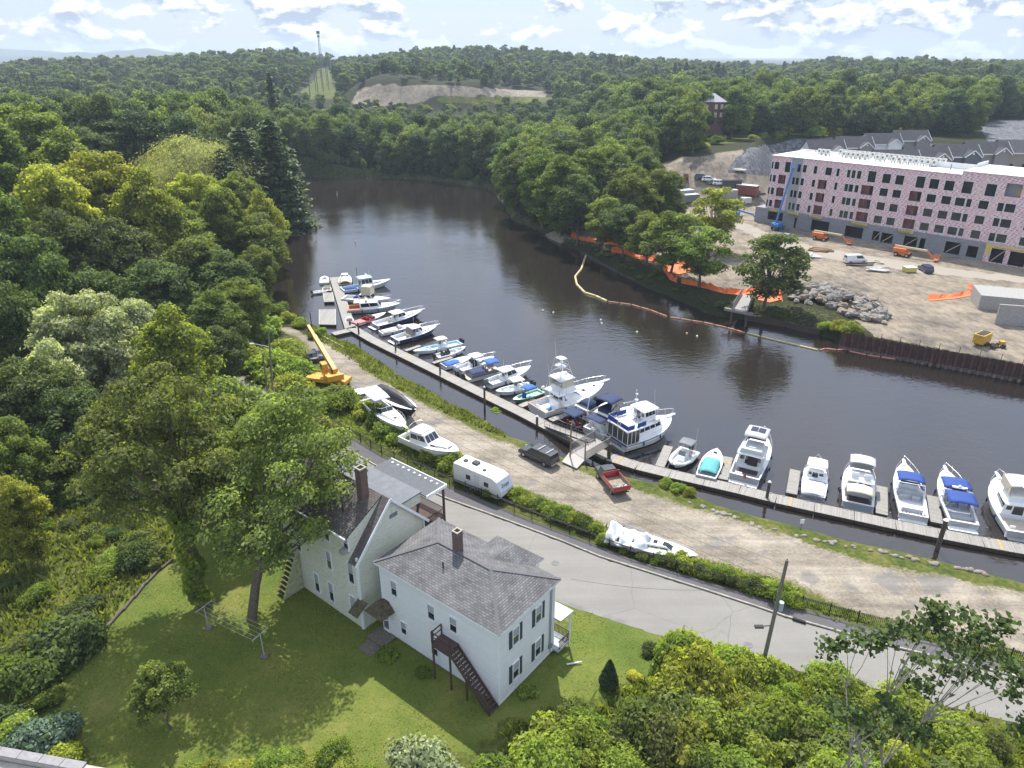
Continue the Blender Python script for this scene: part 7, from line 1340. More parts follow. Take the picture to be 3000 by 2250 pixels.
# boom lifts
M_JO = mat('lift_orange', (.62, .16, .03), .5); M_JB = mat('lift_blue', (.05, .20, .50), .5); M_JC = mat('boom_cream', (.62, .52, .32), .5)
def boomlift(px, hd, lab, body, boom, pts, jib=None):
    p = Gt(*px); o = thing('boom_lift', lab, 'boom lift', p, R(hd)); q = MB(); q.span((-1.6, -1.0, .5), (1.6, 1.0, 1.0)); q.build('chassis', body, o, bevel=.08)
    for x in (-1.3, 1.3):
        for y in (-1.1, 1.1): wheel(o, x, y, .5, .4)
    q = MB(); q.span((-2.3, -1.15, 1.05), (.9, -.35, 2.1)); q.span((-2.3, .35, 1.05), (.9, 1.15, 2.1)); q.span((-2.3, -.35, 1.05), (-1.2, .35, 1.9)); q.build('turret', body, o, bevel=.12)
    q = MB()
    for a, b in zip(pts, pts[1:]): q.beam(a, b, .42, .45)
    q.build('boom', boom, o); e = Vector(pts[-1]); 
    if jib: q = MB(); q.beam(e, e + Vector(jib), .3, .3); q.build('jib', body, o); e = e + Vector(jib)
    q = MB()
    for z in (0, .55, 1.1):
        for a, b in (((-.5, -1), (.5, -1)), ((.5, -1), (.5, 1)), ((.5, 1), (-.5, 1)), ((-.5, 1), (-.5, -1))): q.tube([(e.x + .6 + a[0], a[1], e.z + z), (e.x + .6 + b[0], b[1], e.z + z)], .04, 4)
    for a in ((-.5, -1), (.5, -1), (.5, 1), (-.5, 1)): q.tube([(e.x + .6 + a[0], a[1], e.z), (e.x + .6 + a[0], a[1], e.z + 1.1)], .04, 4)
    q.span((e.x + .1, -1, e.z - .06), (e.x + 1.1, 1, e.z)); q.build('basket', body, o)
boomlift((2404, 703), -44, 'orange boom lift with cream boom in front of the block, farther of the two', M_JO, M_JC, [(-2.2, 0, 2.3), (5.5, 0, 2.2)], (1.8, 0, -1.7)); boomlift((2643, 750), -44, 'orange boom lift with cream boom in front of the block, nearer of the two', M_JO, M_JC, [(-2.2, 0, 2.4), (5.5, 0, 2.3)], (1.8, 0, -1.8))
boomlift((2278, 672), 90 - 48, 'tall blue boom lift raised to the top floor of the block', M_JB, M_JB, [(-1.6, 0, 2.2), (3.4, 0, 17.5)]); boomlift((2156, 640), -30, 'folded blue boom lift on the pale site road', M_JB, M_JB, [(-2.2, 0, 3.1), (5.0, 0, 1.8)], (.9, 0, -1.0))
def tv(px, d=0): p = Gt(*px); p.z += .02; return p
for nm, lab, px, hd, kd, col, L_ in (('car', 'dark car at the far edge of the site lot, leftmost', (1983, 522), 80, 'suv', P_BLK, 4.8), ('car', 'maroon black car beside the leftmost dark car', (2008, 522), 80, 'suv', P_DRED, 4.8), ('suv', 'dark blue suv beside the white suv in the lot', (2056, 524), -15, 'suv', P_BLUE, 5.2), ('suv', 'white suv parked right of the dark blue suv', (2077, 531), -12, 'suv', P_WHT, 5.2), ('car', 'grey car between the two white suvs', (2091, 539), -15, 'sedan', P_GREY, 4.8), ('suv', 'white suv next to the black enclosed trailer', (2108, 542), -12, 'suv', P_WHT, 5.0), ('pickup_truck', 'dark pickup beside the rust red container', (2216, 574), -168, 'pickup', P_BLK, 5.8), ('pickup_truck', 'white pickup behind the grey site containers', (1968, 560), 0, 'pickup', P_WHT, 5.8), ('van', 'white van parked on the pale site road', (2504, 770), 8, 'van', P_WHT, 5.6), ('suv', 'dark blue suv parked right of the yellow skip', (2710, 795), 86, 'suv', P_BLUE, 4.8)):
    car(nm, lab, nm.replace('_truck', ' truck') if nm != 'suv' else 'suv', tv(px), hd, kd, col, L_)
def container(px, hd, L_, W_, h, m, lab, cat='container', ribs=True, name='container'):
    p = tv(px); o = thing(name, lab, cat, p, R(hd)); q = MB(); q.span((-L_ / 2, -W_ / 2, .1), (L_ / 2, W_ / 2, h)); n = int(L_ / .5)
    if ribs:
        for k in range(n): x = -L_ / 2 + (k + .5) * L_ / n; q.span((x - .1, -W_ / 2 - .06, .2), (x + .1, W_ / 2 + .06, h - .15))
    q.build('body', m, o); q = MB(); q.span((-L_ / 2 - .05, -W_ / 2 - .08, h), (L_ / 2 + .05, W_ / 2 + .08, h + .08)); q.build('roof', mat('container_top', (.5, .52, .54), .6) if cat != 'trailer' else m, o); q = MB(); q.span((L_ / 2, -W_ / 2 + .1, .25), (L_ / 2 + .05, -.04, h - .2)); q.span((L_ / 2, .04, .25), (L_ / 2 + .05, W_ / 2 - .1, h - .2)); q.build('door', m, o)
container((2187, 570), -35, 7, 3, 3.2, mat('rust_red', (.20, .06, .045), .7, var=.2), 'rust red shipping container filled with scrap near the block'); container((1985, 585), 20, 11, 3, 3.2, mat('container_grey', (.26, .28, .30), .6), 'long grey site container left of the round tree'); container((2016, 592), 20, 7, 2.8, 2.6, mat('container_dark', (.15, .16, .17), .6), 'short dark grey container in front of the long grey one'); container((2122, 580), 5, 8, 3, 2.8, mat('container_pale', (.30, .30, .29), .6), 'pale grey site container right of the round tree'); container((2141, 552), -5, 6.5, 2.4, 2.8, P_BLK, 'black enclosed trailer between white suv and red container', 'trailer', False, 'enclosed_trailer')
container((2663, 796), 5, 2.6, 1.8, 1.1, M_YEL, 'yellow skip with a grey board beside the dark blue suv', 'skip', False, 'site_skip'); container((2184, 595), 5, 3.2, 2, 1.8, mat('pale_cart', (.5, .53, .56), .6), 'small pale equipment cart in front of the lot', 'cart', False, 'equipment_cart')
# compressor and plant near the sheet piles
p = tv((2872, 1010)); o = thing('air_compressor', 'yellow box shaped compressor on the dirt behind the sheet pile wall', 'compressor', p, R(35)); q = MB(); q.span((-1.6, -.9, .5), (1.6, .9, 2.2)); q.build('body', mat('plant_yellow', (.55, .33, .04), .5, var=.2), o, bevel=.1); q = MB(); q.span((-1.4, -.6, 2.2), (1.3, .6, 2.3)); q.build('grille', M_DK, o)
for y in (-.9, .9): wheel(o, 0, y, .38)
p = tv((2918, 1018)); o = thing('engine_parts', 'heap of dark machine parts and a yellow tank on the dirt', 'machinery', p); q = MB(); rn = random.Random(8)
for k in range(14): q.box((rn.uniform(-1.3, 1.3), rn.uniform(-.8, .8), rn.uniform(.2, .6)), (rn.uniform(.3, .8), rn.uniform(.2, .6), rn.uniform(.2, .6)), rz=rn.uniform(0, 3))
q.build('scrap', mat('scrap_dark', (.06, .045, .035), .8), o); q = MB(); q.box((1.0, .2, .8), (.9, .7, .6)); q.build('tank', mat('plant_yellow', (.55, .33, .04), .5), o)
# sheet pile wall and timber bulkhead
def sheetpile():
    a = G(2457, 1021, ZW); b = G(3000, 1121, ZW); d = (b - a); d.z = 0; L_ = d.length * 1.5; o = thing('sheet_pile_wall', 'rusty brown corrugated sheet pile wall along the right bank', 'retaining wall', (a.x, a.y, 0), math.atan2(d.y, d.x))
    q = MB(); x = 0; pts = []
    while x < L_: pts += [(x, 0), (x + .42, 0), (x + .6, -.38), (x + 1.02, -.38)]; x += 1.2
    q.loft([[(u, v, z) for u, v in pts] for z in (-3.5, 1.25)], smooth=False, caps=False); pm = mat('rusty_steel', (.075, .035, .03), .8, var=.35, vs=1.5); q.build('piling', pm, o); q = MB(); q.loft([[(u, v, z) for u, v in pts] for z in (-3.4, -1.2)], smooth=False, caps=False); 
    w = MB(); w.T = Matrix.Translation((0, -.02, 0)); w.loft([[(u, v, z) for u, v in pts] for z in (-2.4, -1.35)], smooth=False, caps=False); w.build('waterline_scale', mat('pale_rust', (.16, .12, .105), .9, var=.4, vs=2), o)
    q = MB(); q.loft([[(0, 0, z), (-.3, 3, z), (1.0, 7, z)] for z in (-3.5, 1.2)], smooth=False, caps=False); q.build('return_wall', pm, o)
    for k in range(16): q = MB(); q.tube([(3.5 + k * 3.1, .9, .8), (3.5 + k * 3.1, .9, 2.0)], .05, 5); q.build('stake', M_DK, o)
sheetpile()
def bank_wall(px, z0, z1, th, m, lab, name, cat):
    P = [G(x, y, ZW) for x, y in px]; o = thing(name, lab, cat, (P[0].x, P[0].y, 0)); q = MB(); sec = []
    for i, p in enumerate(P):
        d = P[min(i + 1, len(P) - 1)] - P[max(i - 1, 0)]; d.normalize(); n = Vector((-d.y, d.x, 0)) * th; r = p - Vector((P[0].x, P[0].y, 0)); sec.append([(r.x, r.y, z0), (r.x, r.y, z1), (r.x + n.x, r.y + n.y, z1), (r.x + n.x, r.y + n.y, z0)])
    q.loft(sec, close=True, smooth=False); q.build('timber', m, o)
bank_wall([(2180, 938), (2240, 948), (2300, 958), (2350, 972), (2400, 982)], -3, -.9, 1.6, lines('crib_timber', (.07, .05, .04), (.02, .015, .01), .3, 2, .15, var=.4), 'dark timber bulkhead below the bank right of the small pier', 'bulkhead', 'bulkhead')
bank_wall([(1700, 742), (1800, 797), (1900, 845), (2000, 880), (2070, 915)], -2.6, -1.5, .7, mat('dark_stone', (.06, .055, .05), .95, var=.4), 'dark low stone edge along the wooded right bank', 'bank_edging', 'edging')
def pier2():
    P = [G(x, y, 1.3) for x, y in ((2146, 903), (2190, 912), (2208, 868), (2172, 861))]; o = thing('small_pier', 'old grey concrete pier with slatted rails sticking out from the right bank', 'pier', (P[0].x, P[0].y, 1.3)); r = [p - P[0] for p in P]
    q = MB(); q.prism([v[:2] for v in r], -.3, 0); q.build('deck', mat('grey_concrete', (.32, .31, .30), .9, var=.15), o); q = MB(); d = (r[1] - r[0]).normalized(); q.beam(r[0] - d * 1.6 + Vector((0, 0, -.45)), r[1] + d * 1.2 + Vector((0, 0, -.45)), .7, .5); q.build('cross_beam', M_GREYW, o); q = MB()
    for a, b in ((0, 3), (1, 2)):
        for z in (.35, .7, 1.05): q.beam(r[a] + Vector((0, 0, z)), r[b] + Vector((0, 0, z)), .08, .2)
        for k in range(6): c = r[a].lerp(r[b], k / 5); q.box((c.x, c.y, .5), (.12, .12, 1.1))
    q.build('railing', M_GREYW, o); q = MB()
    for v in (r[0], r[1]): q.cyl((v.x, v.y, -2.2), .22, 4.2, 8)
    q.build('pile', M_PILE, o)
pier2()
# floating booms
def boom(px, m, lab, r=.15, name='floating_boom', seg=2.6):
    P = [G(x, y, ZW + .1) for x, y in px]; o = thing(name, lab, 'floating boom', P[0], group=None); q = MB(); L0 = 0
    for a, b in zip(P, P[1:]):
        n = max(1, round((b - a).length / seg))
        for k in range(n):
            c, d = a.lerp(b, (k + .03) / n) - P[0], a.lerp(b, (k + .97) / n) - P[0]; c.z = d.z = 0; q.tube([c, c.lerp(d, .08), c.lerp(d, .92), d], [r * .5, r, r, r * .5], 6)
    q.build('float', m, o)
MY = mat('boom_yellow', (.58, .50, .24), .6); MO = mat('boom_orange', (.50, .22, .14), .6)
boom([(1718, 745), (1703, 788), (1685, 810), (1690, 833), (1713, 857), (1745, 867), (1778, 882)], MY, 'yellow floating boom curving off the wooded right bank', .28); boom([(1780, 883), (1850, 892), (1905, 908), (1955, 927)], MO, 'orange floating boom joined to the curved yellow boom'); boom([(1962, 929), (2060, 944), (2130, 960), (2184, 975)], MO, 'orange and white stretch of boom in front of the small pier'); boom([(2186, 975), (2270, 996), (2340, 1012), (2398, 1026)], MY, 'straight yellow boom right of the small pier', .17); boom([(2402, 1026), (2418, 1021), (2452, 1025), (2482, 1023)], MO, 'short orange boom tied to the end of the sheet pile wall'); boom([(2486, 1028), (2540, 1040), (2580, 1046), (2625, 1052)], MO, 'loose orange boom pieces lying along the foot of the sheet pile wall', seg=4)
for i, (px, c, lab) in enumerate((((1621, 917), 0, 'white buoy farthest left on the river'), ((1590, 911), 0, 'small pale buoy left of the first white one'), ((1760, 939), 0, 'white buoy of a pair in mid river, upper one'), ((1763, 949), 0, 'white buoy of a pair in mid river, lower one'), ((1866, 974), 0, 'white buoy with a floating line in mid river'), ((2012, 978), 1, 'yellow buoy left of the last white one'), ((2042, 986), 0, 'white buoy nearest the small pier'), ((988, 572), 0, 'white marker buoy far up the river'), ((1040, 707), 0, 'thin marker buoy near the left shore'))):
    q = MB(); q.ball((0, 0, .1), .22, 8, 6)
    if i >= 7: q.cyl((0, 0, .8), .1, 1.3, 6)
    tag(q.build('buoy', MY if c else M_GEL, loc=G(*px, ZW)), lab, 'buoy')
# orange safety netting
M_NET = mat('orange_netting', (.75, .17, .045), .7, var=.18, vs=2.5)
def netting(px, lab, h=1.1, lean=.9, flat=None):
    P = [Gt(x, y) for x, y in px]; o = thing('safety_netting', lab, 'netting', P[0]); q = MB(); rn = random.Random(len(px)); sec = []
    D_ = []
    for a, b in zip(P, P[1:]):
        n = max(1, int((b - a).length / .9)); D_ += [a.lerp(b, k / n) for k in range(n)]
    for p in D_:
        zg = zt(p.x, p.y) + .05; l = lean * rn.uniform(.6, 1.5); sec.append([(p.x - P[0].x, p.y - P[0].y - .9, zg - P[0].z + .03), (p.x - P[0].x, p.y - P[0].y, zg - P[0].z), (p.x - P[0].x + l * .3, p.y - P[0].y + l, zg - P[0].z + h * rn.uniform(.45, 1.1))])
    q.loft(sec, smooth=False, caps=False); q.build('net', M_NET, o, solid=.02)
    if flat:
        F = [Gt(x, y) for x, y in flat]; q = MB(); c = sum(F, Vector()) / len(F); rings = [[c.lerp(f, t) for f in F] for t in (.02, .35, .7, 1)]; q.loft([[(f.x - P[0].x, f.y - P[0].y, zt(f.x, f.y) + .12 + rn.uniform(0, .25) - P[0].z) for f in r] for r in rings], close=True, caps=False, smooth=False); q.build('fallen_net', M_NET, o)
netting([(1672, 692), (1700, 703), (1740, 708), (1800, 716), (1860, 726)], 'orange netting behind the trees at the left end of the wooded bank'); netting([(1790, 738), (1830, 742), (1860, 756), (1905, 762), (1940, 775)], 'orange netting between trunks in the middle of the wooded bank'); netting([(1942, 790), (1960, 818), (1990, 832)], 'wide fallen orange netting under the twin trees', flat=[(1950, 780), (1995, 765), (2040, 770), (2050, 790), (1990, 806), (1955, 800)]); netting([(1995, 828), (2060, 842), (2120, 858), (2170, 862), (2230, 850), (2285, 862), (2290, 885)], 'orange netting running from the twin trees past the lone tree', flat=[(2215, 862), (2280, 852), (2292, 880), (2255, 888), (2220, 880)]); netting([(2720, 878), (2790, 872), (2845, 862), (2850, 848), (2815, 842)], 'orange netting heap on the bare dirt at right', h=.7)
# boulders
def boulders(n, poly, lab, grp, s0, s1, cols, seed, pile=0, nm='boulder'):
    rn = random.Random(seed); ms = []
    for k in range(6):
        q = MB(); q.ball((0, 0, 0), .5, 7, 5, (1.25, .95, .75)); q.v = [tuple(c * (1 + .75 * mnoise.noise(Vector(v) * 1.9 + Vector((k * 7, 0, 0)))) for c in v) for v in q.v]; me = bpy.data.meshes.new('boulder'); me.from_pydata(q.v, [], q.f); me.materials.append(cols[k % len(cols)]); me.update(); ms.append(me)
    P = np.array(poly, float); x0, y0 = P.min(0); x1, y1 = P.max(0); c = 0
    while c < n:
        px, py = rn.uniform(x0, x1), rn.uniform(y0, y1); sd = float(poly_sd(P, np.array([px]), np.array([py]))[0])
        if sd > 0: continue
        g = Gt(px, py); s = rn.uniform(s0, s1); o = link(nm, rn.choice(ms)); o.location = (g.x, g.y, g.z + s * .25 + pile * min(1, -sd / 22)); o.scale = (s, s * rn.uniform(.7, 1.1), s * rn.uniform(.7, 1.1)); o.rotation_euler = (rn.uniform(-.5, .5), rn.uniform(-.5, .5), rn.uniform(0, 6)); tag(o, lab, 'boulder', grp); c += 1
MR = [mat('rock_pale', (.27, .25, .225), .95, var=.25, vs=2), mat('rock_grey', (.17, .16, .155), .95, var=.3, vs=2), mat('rock_tan', (.24, .20, .16), .95, var=.25)]
boulders(285, [(2312, 850), (2350, 838), (2440, 840), (2490, 868), (2560, 880), (2600, 925), (2590, 950), (2500, 935), (2440, 905), (2380, 895), (2320, 885)], 'angular grey boulder in the big rock pile beside the lone tree', 'boulders of the rock pile', 1.0, 2.0, MR, 3, 1.2)
stones = [(2020, 1441), (2100, 1470), (2140, 1478), (2200, 1503), (2230, 1518), (2290, 1528)] + [(2420 + 47 * k, 1556 + 9.5 * k) for k in range(11)]
rn = random.Random(6)
for i in range(60):
    k = rn.random() * (len(stones) - 1); a, b = stones[int(k)], stones[int(k) + 1]; t = k - int(k); px, py = a[0] + (b[0] - a[0]) * t, a[1] + (b[1] - a[1]) * t + rn.uniform(-4, 4); g = G(px, py + 30, -.1); s = rn.uniform(.3, .7)
    q = MB(); q.ball((0, 0, 0), s * .5, 7, 5, (1.3, .9, .6)); q.v = [tuple(c * (1 + .25 * mnoise.noise(Vector(v) * 3 + Vector((i, 0, 0)))) for c in v) for v in q.v]; o = q.build('edge_stone', MR[2 * (i % 2)], loc=g, rz=rn.uniform(0, 3)); tag(o, 'pale stone in the loose edging between the grass and the dock water', 'stone', 'stones edging the grass bank')
# site odds and ends
def slabp(px4, z, h, m, name, lab, cat, kind=None): P = [Gt(x, y) for x, y in px4]; q = MB(); q.prism([(p - P[0])[:2] for p in P], z, z + h); return tag(q.build(name, m, loc=P[0]), lab, cat, kind=kind)
sheet('site_road', [(2130, 655), (2165, 645), (2290, 700), (2430, 730), (2700, 775), (3000, 812), (3300, 850), (3300, 872), (3000, 830), (2700, 800), (2450, 762), (2330, 745), (2200, 690)], 1.0, surf('site_road_dust', [(.3, (.25, .225, .185)), (.6, (.34, .305, .255))], (.1, 2)), 'pale packed dirt road in front of the apartment block', 'road', jit=.6, zf=lambda X, Y: Zt(X, Y) + .03)
def cblock(px, hd, d, lab): p = Gt(*px); q = MB(); q.box((0, 0, d[2] / 2), d); return tag(q.build('concrete_wall', mat('grey_concrete', (.32, .31, .30), .9, var=.15), loc=p, rz=R(hd), bevel=.05), lab, 'wall')
cblock((2965, 900), -20, (14, 8, 3.0), 'grey concrete foundation block at the right edge of the site'); cblock((2990, 955), -15, (9, .5, 4), 'pale concrete wall panel in front of the foundation block')
rn = random.Random(12)
for i, (px, lab, c, n, L_) in enumerate((((2562, 792), 'stack of pale steel channels lying on the site ground', (.5, .5, .5), 7, 6), ((2575, 770), 'loose concrete blocks beside the steel channels', (.45, .42, .38), 6, 1.2), ((2405, 735), 'bundle of brown drain pipes and white sheets left of the van', (.22, .13, .07), 8, 5), ((2375, 752), 'crumpled white plastic sheeting on the site ground', (.65, .65, .65), 9, 2.6), ((2520, 776), 'dark rails lying in front of the white van', (.08, .06, .05), 4, 7), ((2150, 606), 'heap of pipes and wrapped stock near the grey container', (.4, .36, .32), 12, 3), ((2300, 690), 'scattered panels under the tall blue boom lift', (.35, .42, .5), 7, 3), ((2165, 500), 'pale tarpaulin covered lumber by the grey rock slope', (.6, .6, .45), 8, 4.5))):
    p = Gt(*px); o = thing('material_stack', lab, 'building materials', p, rn.uniform(-.6, .1)); q = MB()
    for k in range(n): q.box((rn.uniform(-1, 1), -1.6 + 3.2 * k / n, .15 + rn.uniform(0, .4)), (L_ * rn.uniform(.6, 1), rn.uniform(.25, .8), rn.uniform(.1, .4)), rz=rn.uniform(-.25, .25), ry=rn.uniform(-.06, .06))
    q.build('pieces', mat('stock_%d' % i, c, .8, var=.25), o)
# far things
def mast():
    p = atY(931, 92, 900); zb = 18; o = thing('radio_mast', 'tall thin lattice radio mast rising from the far woods', 'mast', (p.x, p.y, zb)); h = p.z - zb; q = MB()
    for k in range(3):
        a = k * 2.09; q.tube([(2.6 * math.cos(a), 2.6 * math.sin(a), 0), (.7 * math.cos(a), .7 * math.sin(a), h)], .22, 4)
    for k in range(14):
        r0 = 2.6 - 1.9 * k / 14; r1 = 2.6 - 1.9 * (k + 1) / 14
        for j in range(3): a, b = j * 2.09, (j + 1) * 2.09; q.tube([(r0 * math.cos(a), r0 * math.sin(a), h * k / 14), (r1 * math.cos(b), r1 * math.sin(b), h * (k + 1) / 14)], .1, 4)
    q.build('lattice', mat('mast_steel', (.25, .27, .3), .6), o); q = MB(); q.box((0, 0, h - 1), (3.6, 1.2, 3)); q.box((0, 0, h - 5), (2.5, 1, 2)); q.build('antenna_panel', mat('mast_dark', (.1, .11, .13), .6), o)
mast()
def hpoles(px, pyt, pyb, Y, lab, w=6):
    a = atY(px, pyt, Y); b = atY(px, pyb, Y); o = thing('power_pole', lab, 'power pole', (a.x, a.y, b.z), group=None); h = a.z - b.z; q = MB()
    for s in (-1, 1): q.tube([(s * w / 2, 0, 0), (s * w / 2, 0, h)], .28, 5)
    q.build('pole', mat('pole_far', (.12, .11, .11), .8), o); q = MB(); q.beam((-w, 0, h * .93), (w, 0, h * .93), .3, .35); q.build('cross_arm', mat('pole_far', (.12, .11, .11), .8), o)
for i, a in enumerate(((912, 200, 285, 560, 'first power pole in the clearing below the radio mast'), (928, 182, 270, 620, 'second power pole in the clearing below the radio mast'), (945, 176, 262, 680, 'third power pole in the clearing below the radio mast'), (960, 172, 255, 740, 'rightmost power pole in the clearing below the radio mast'), (72, 212, 330, 330, 'twin legged dark power pole at the far left edge of the woods'), (150, 235, 320, 360, 'power pole right of the far left twin pole'), (322, 218, 280, 480, 'faint power pole above the woods behind the willow'), (668, 272, 300, 420, 'pale cross arm of a power pole over the trees'))): hpoles(*a)
p = atY(2082, 338, 318); o = thing('brick_house', 'brick house with pale hip roof among the trees above the site', 'house', (p.x, p.y, p.z - 2), .1); q = MB(); q.span((-6, 0, -9), (6, 9, 7.2)); q.build('wall', mat('dull_brick', (.13, .07, .06), .9), o); q = MB(); q.add([(-6.6, -.6, 7.2), (6.6, -.6, 7.2), (6.6, 9.6, 7.2), (-6.6, 9.6, 7.2), (-2.5, 4.5, 10.4), (2.5, 4.5, 10.4)], [(0, 1, 5, 4), (1, 2, 5), (2, 3, 4, 5), (3, 0, 4)]); q.build('roof', mat('pale_roof', (.34, .34, .37), .8), o)
for x in (-4.5, -2, 2, 4.5):
    for z in (1.2, 4.4): q = MB(); q.span((x - .6, -.06, z), (x + .6, -.01, z + 1.9)); q.build('window', mat('cream_trim', (.55, .5, .4), .7), o)
# ---------------------------------------------------------------- near and middle vegetation
PN = [treeproto(*broadleaf(500 + i, 18, 6.3, .8, 110 + 8 * i, 27000, .30, ['round', 'oval', 'dome', 'vase'][i], rf=(.12, .26)), L_MID) for i in range(4)]
PNC = [treeproto(*conifer(520 + i, 28, 6.4, 1.0 + i, 46, 13, .62, .62), L_NEED) for i in range(2)]
PWIL = treeproto(*willow(530, 20, 9.4, 36000), L_WIL)
KIND = {'m': L_MID, 'd': L_DARK, 'b': L_BRI, 's': L_SIL, 'o': L_OLIVE}
DESC = {'m': 'mid green', 'd': 'dark green', 'b': 'bright yellow green', 's': 'silvery', 'o': 'olive green'}
def treetop(px, pyt, Y, wpx, k, lab, i, group=None, name='broadleaf_tree', base=None, cat='tree'):
    if base: b = Gt(*base); Y = b.y; p = atY(px, pyt, Y); bx = b.x; zg = b.z
    else: p = atY(px, pyt, Y); bx = p.x; zg = zt(bx, Y)
    H = p.z - zg; dep = math.hypot(Y * CP + (CH - p.z) * SP, 0)
    pr, ph, pw = {'w': (PWIL, 20, 8.6), 'c': (PNC[i % 2], 28, 6.0)}.get(k, (PN[i % 4], 18, 6.3)); w = wpx * 1.1 * dep / FPX / 2
    o = put_tree(name, lab, cat, pr, (bx, Y, zg - .2), w / pw, sz=max(H, 3) / ph * 1.02, group=group, lm=KIND.get(k)); return o
LEFT = [(40, 300, 182, 240, 'm'), (-70, 330, 150, 270, 'm'), (170, 380, 158, 210, 'm'), (110, 325, 195, 200, 'd'), (265, 440, 146, 260, 'b'), (120, 480, 132, 260, 'b'), (400, 500, 140, 220, 'b'), (-40, 520, 120, 250, 'm'), (330, 330, 228, 210, 'd'), (450, 335, 236, 190, 'd'), (570, 345, 243, 170, 'd'), (250, 370, 215, 170, 'd'),
        (560, 505, 168, 170, 'b'), (640, 545, 156, 160, 'm'), (762, 560, 178, 130, 'b'), (700, 500, 190, 140, 'm'), (728, 625, 158, 210, 'm'), (480, 590, 144, 230, 'm'), (330, 640, 128, 260, 'd'), (180, 610, 118, 260, 'd'), (40, 680, 104, 260, 'd'), (560, 690, 132, 230, 'm'), (650, 740, 128, 210, 'd'), (450, 760, 118, 240, 'd'), (690, 815, 122, 150, 'm'), (280, 790, 108, 230, 'd'), (610, 850, 112, 190, 'm'), (740, 720, 146, 130, 'm'),
        (60, 1050, 78, 270, 'd'), (180, 1130, 76, 240, 'd'), (320, 1150, 82, 210, 'd'), (-20, 830, 92, 240, 'd'), (-30, 1230, 66, 230, 'm'), (10, 1400, 58, 180, 'b'), (420, 1060, 92, 170, 'd'), (640, 950, 104, 140, 'd')]
LP = ['at the top of the left wood', 'at the far left edge of the wood', 'in the upper left of the wood', 'in the middle of the left wood', 'low in the left wood near the meadow', 'where the left wood meets the river']
for i, (px, pt, Y, w, k) in enumerate(LEFT):
    where = LP[5] if px > 600 else LP[1] if px < 0 else LP[0] if pt < 400 else LP[2] if pt < 560 else LP[3] if pt < 900 else LP[4]
    treetop(px, pt, Y, w, k, '%s leafy tree %s' % (DESC[k], where), i, 'trees of the left bank wood')
treetop(540, 398, 206, 270, 'w', 'pale yellow green weeping willow among the left bank trees', 0, name='willow_tree')
for i, (px, pt, Y, w) in enumerate(((700, 376, 214, 165), (785, 356, 224, 170), (645, 440, 205, 130), (838, 430, 232, 120))): treetop(px, pt, Y, w, 'c', 'tall dark pine at the river edge right of the willow', i, 'pines right of the willow', 'pine_tree')
for i, (px, pt, Y, w, lab) in enumerate(((210, 850, 90, 270, 'silvery leaved tree, larger of two on the left bank'), (380, 872, 100, 190, 'silvery leaved tree, smaller one beside the bright maple'), (120, 1000, 82, 210, 'silvery leaved tree leaning out at the left edge'))): treetop(px, pt, Y, w, 's', lab, i)
treetop(478, 905, 88, 250, 'b', 'bright green maple behind the big olive trees', 2)
RIGHT = [(2248, 672, (2240, 905), 205, 'd', 'round lone tree on the bank between the rock pile and the small pier'), (2080, 655, (2046, 842), 185, 'm', 'open crowned twin tree standing in the orange netting'), (1968, 610, (1965, 812), 180, 'm', 'tree left of the twin tree on the wooded bank'), (2068, 540, (2085, 735), 150, 'b', 'round bright green tree beside the site containers'),
         (1890, 615, (1893, 780), 140, 'm', ''), (1830, 590, (1822, 752), 140, 'd', ''), (1760, 570, (1766, 738), 130, 'm', ''), (1705, 500, (1690, 715), 150, 'd', ''), (1850, 480, (1842, 705), 160, 'm', ''), (1915, 490, (1935, 690), 150, 'm', ''), (1640, 450, (1645, 690), 160, 'm', ''), (1575, 430, (1590, 665), 150, 'm', ''), (1500, 440, (1525, 625), 130, 'd', ''), (1690, 430, (1715, 660), 160, 'm', ''), (1780, 450, (1800, 660), 160, 'd', ''), (1545, 400, (1570, 610), 150, 'm', ''), (1620, 400, (1650, 620), 150, 'd', ''), (1870, 440, (1880, 650), 130, 'd', ''), (1480, 400, (1500, 580), 120, 'm', ''), (1730, 400, (1760, 610), 150, 'm', ''), (1820, 400, (1840, 590), 150, 'm', '')]
POPEN = [treeproto(*broadleaf(560 + i, 18, 6.6, 2.6, 62, 9000, .36, ['dome', 'oval'][i], trunk_r=.26, rf=(.14, .27), core=.5), L_MID) for i in range(2)]
for i, (px, pt, bs, w, k, lab) in enumerate(RIGHT):
    b = Gt(*bs); p = atY(px, pt, b.y); H = p.z - b.z; pr = POPEN[i % 2] if bs[1] > 700 else PN[i % 4]; ww = w * 1.15 * (b.y * CP + 15) / FPX / 2
    put_tree('broadleaf_tree', lab or 'tall %s tree in the clump on the right bank above the yellow boom' % DESC[k], 'tree', pr, (b.x, b.y, b.z - .2), ww / 6.3, sz=H / 18, lm=KIND[k], group=None if lab else 'tree clump on the right bank')
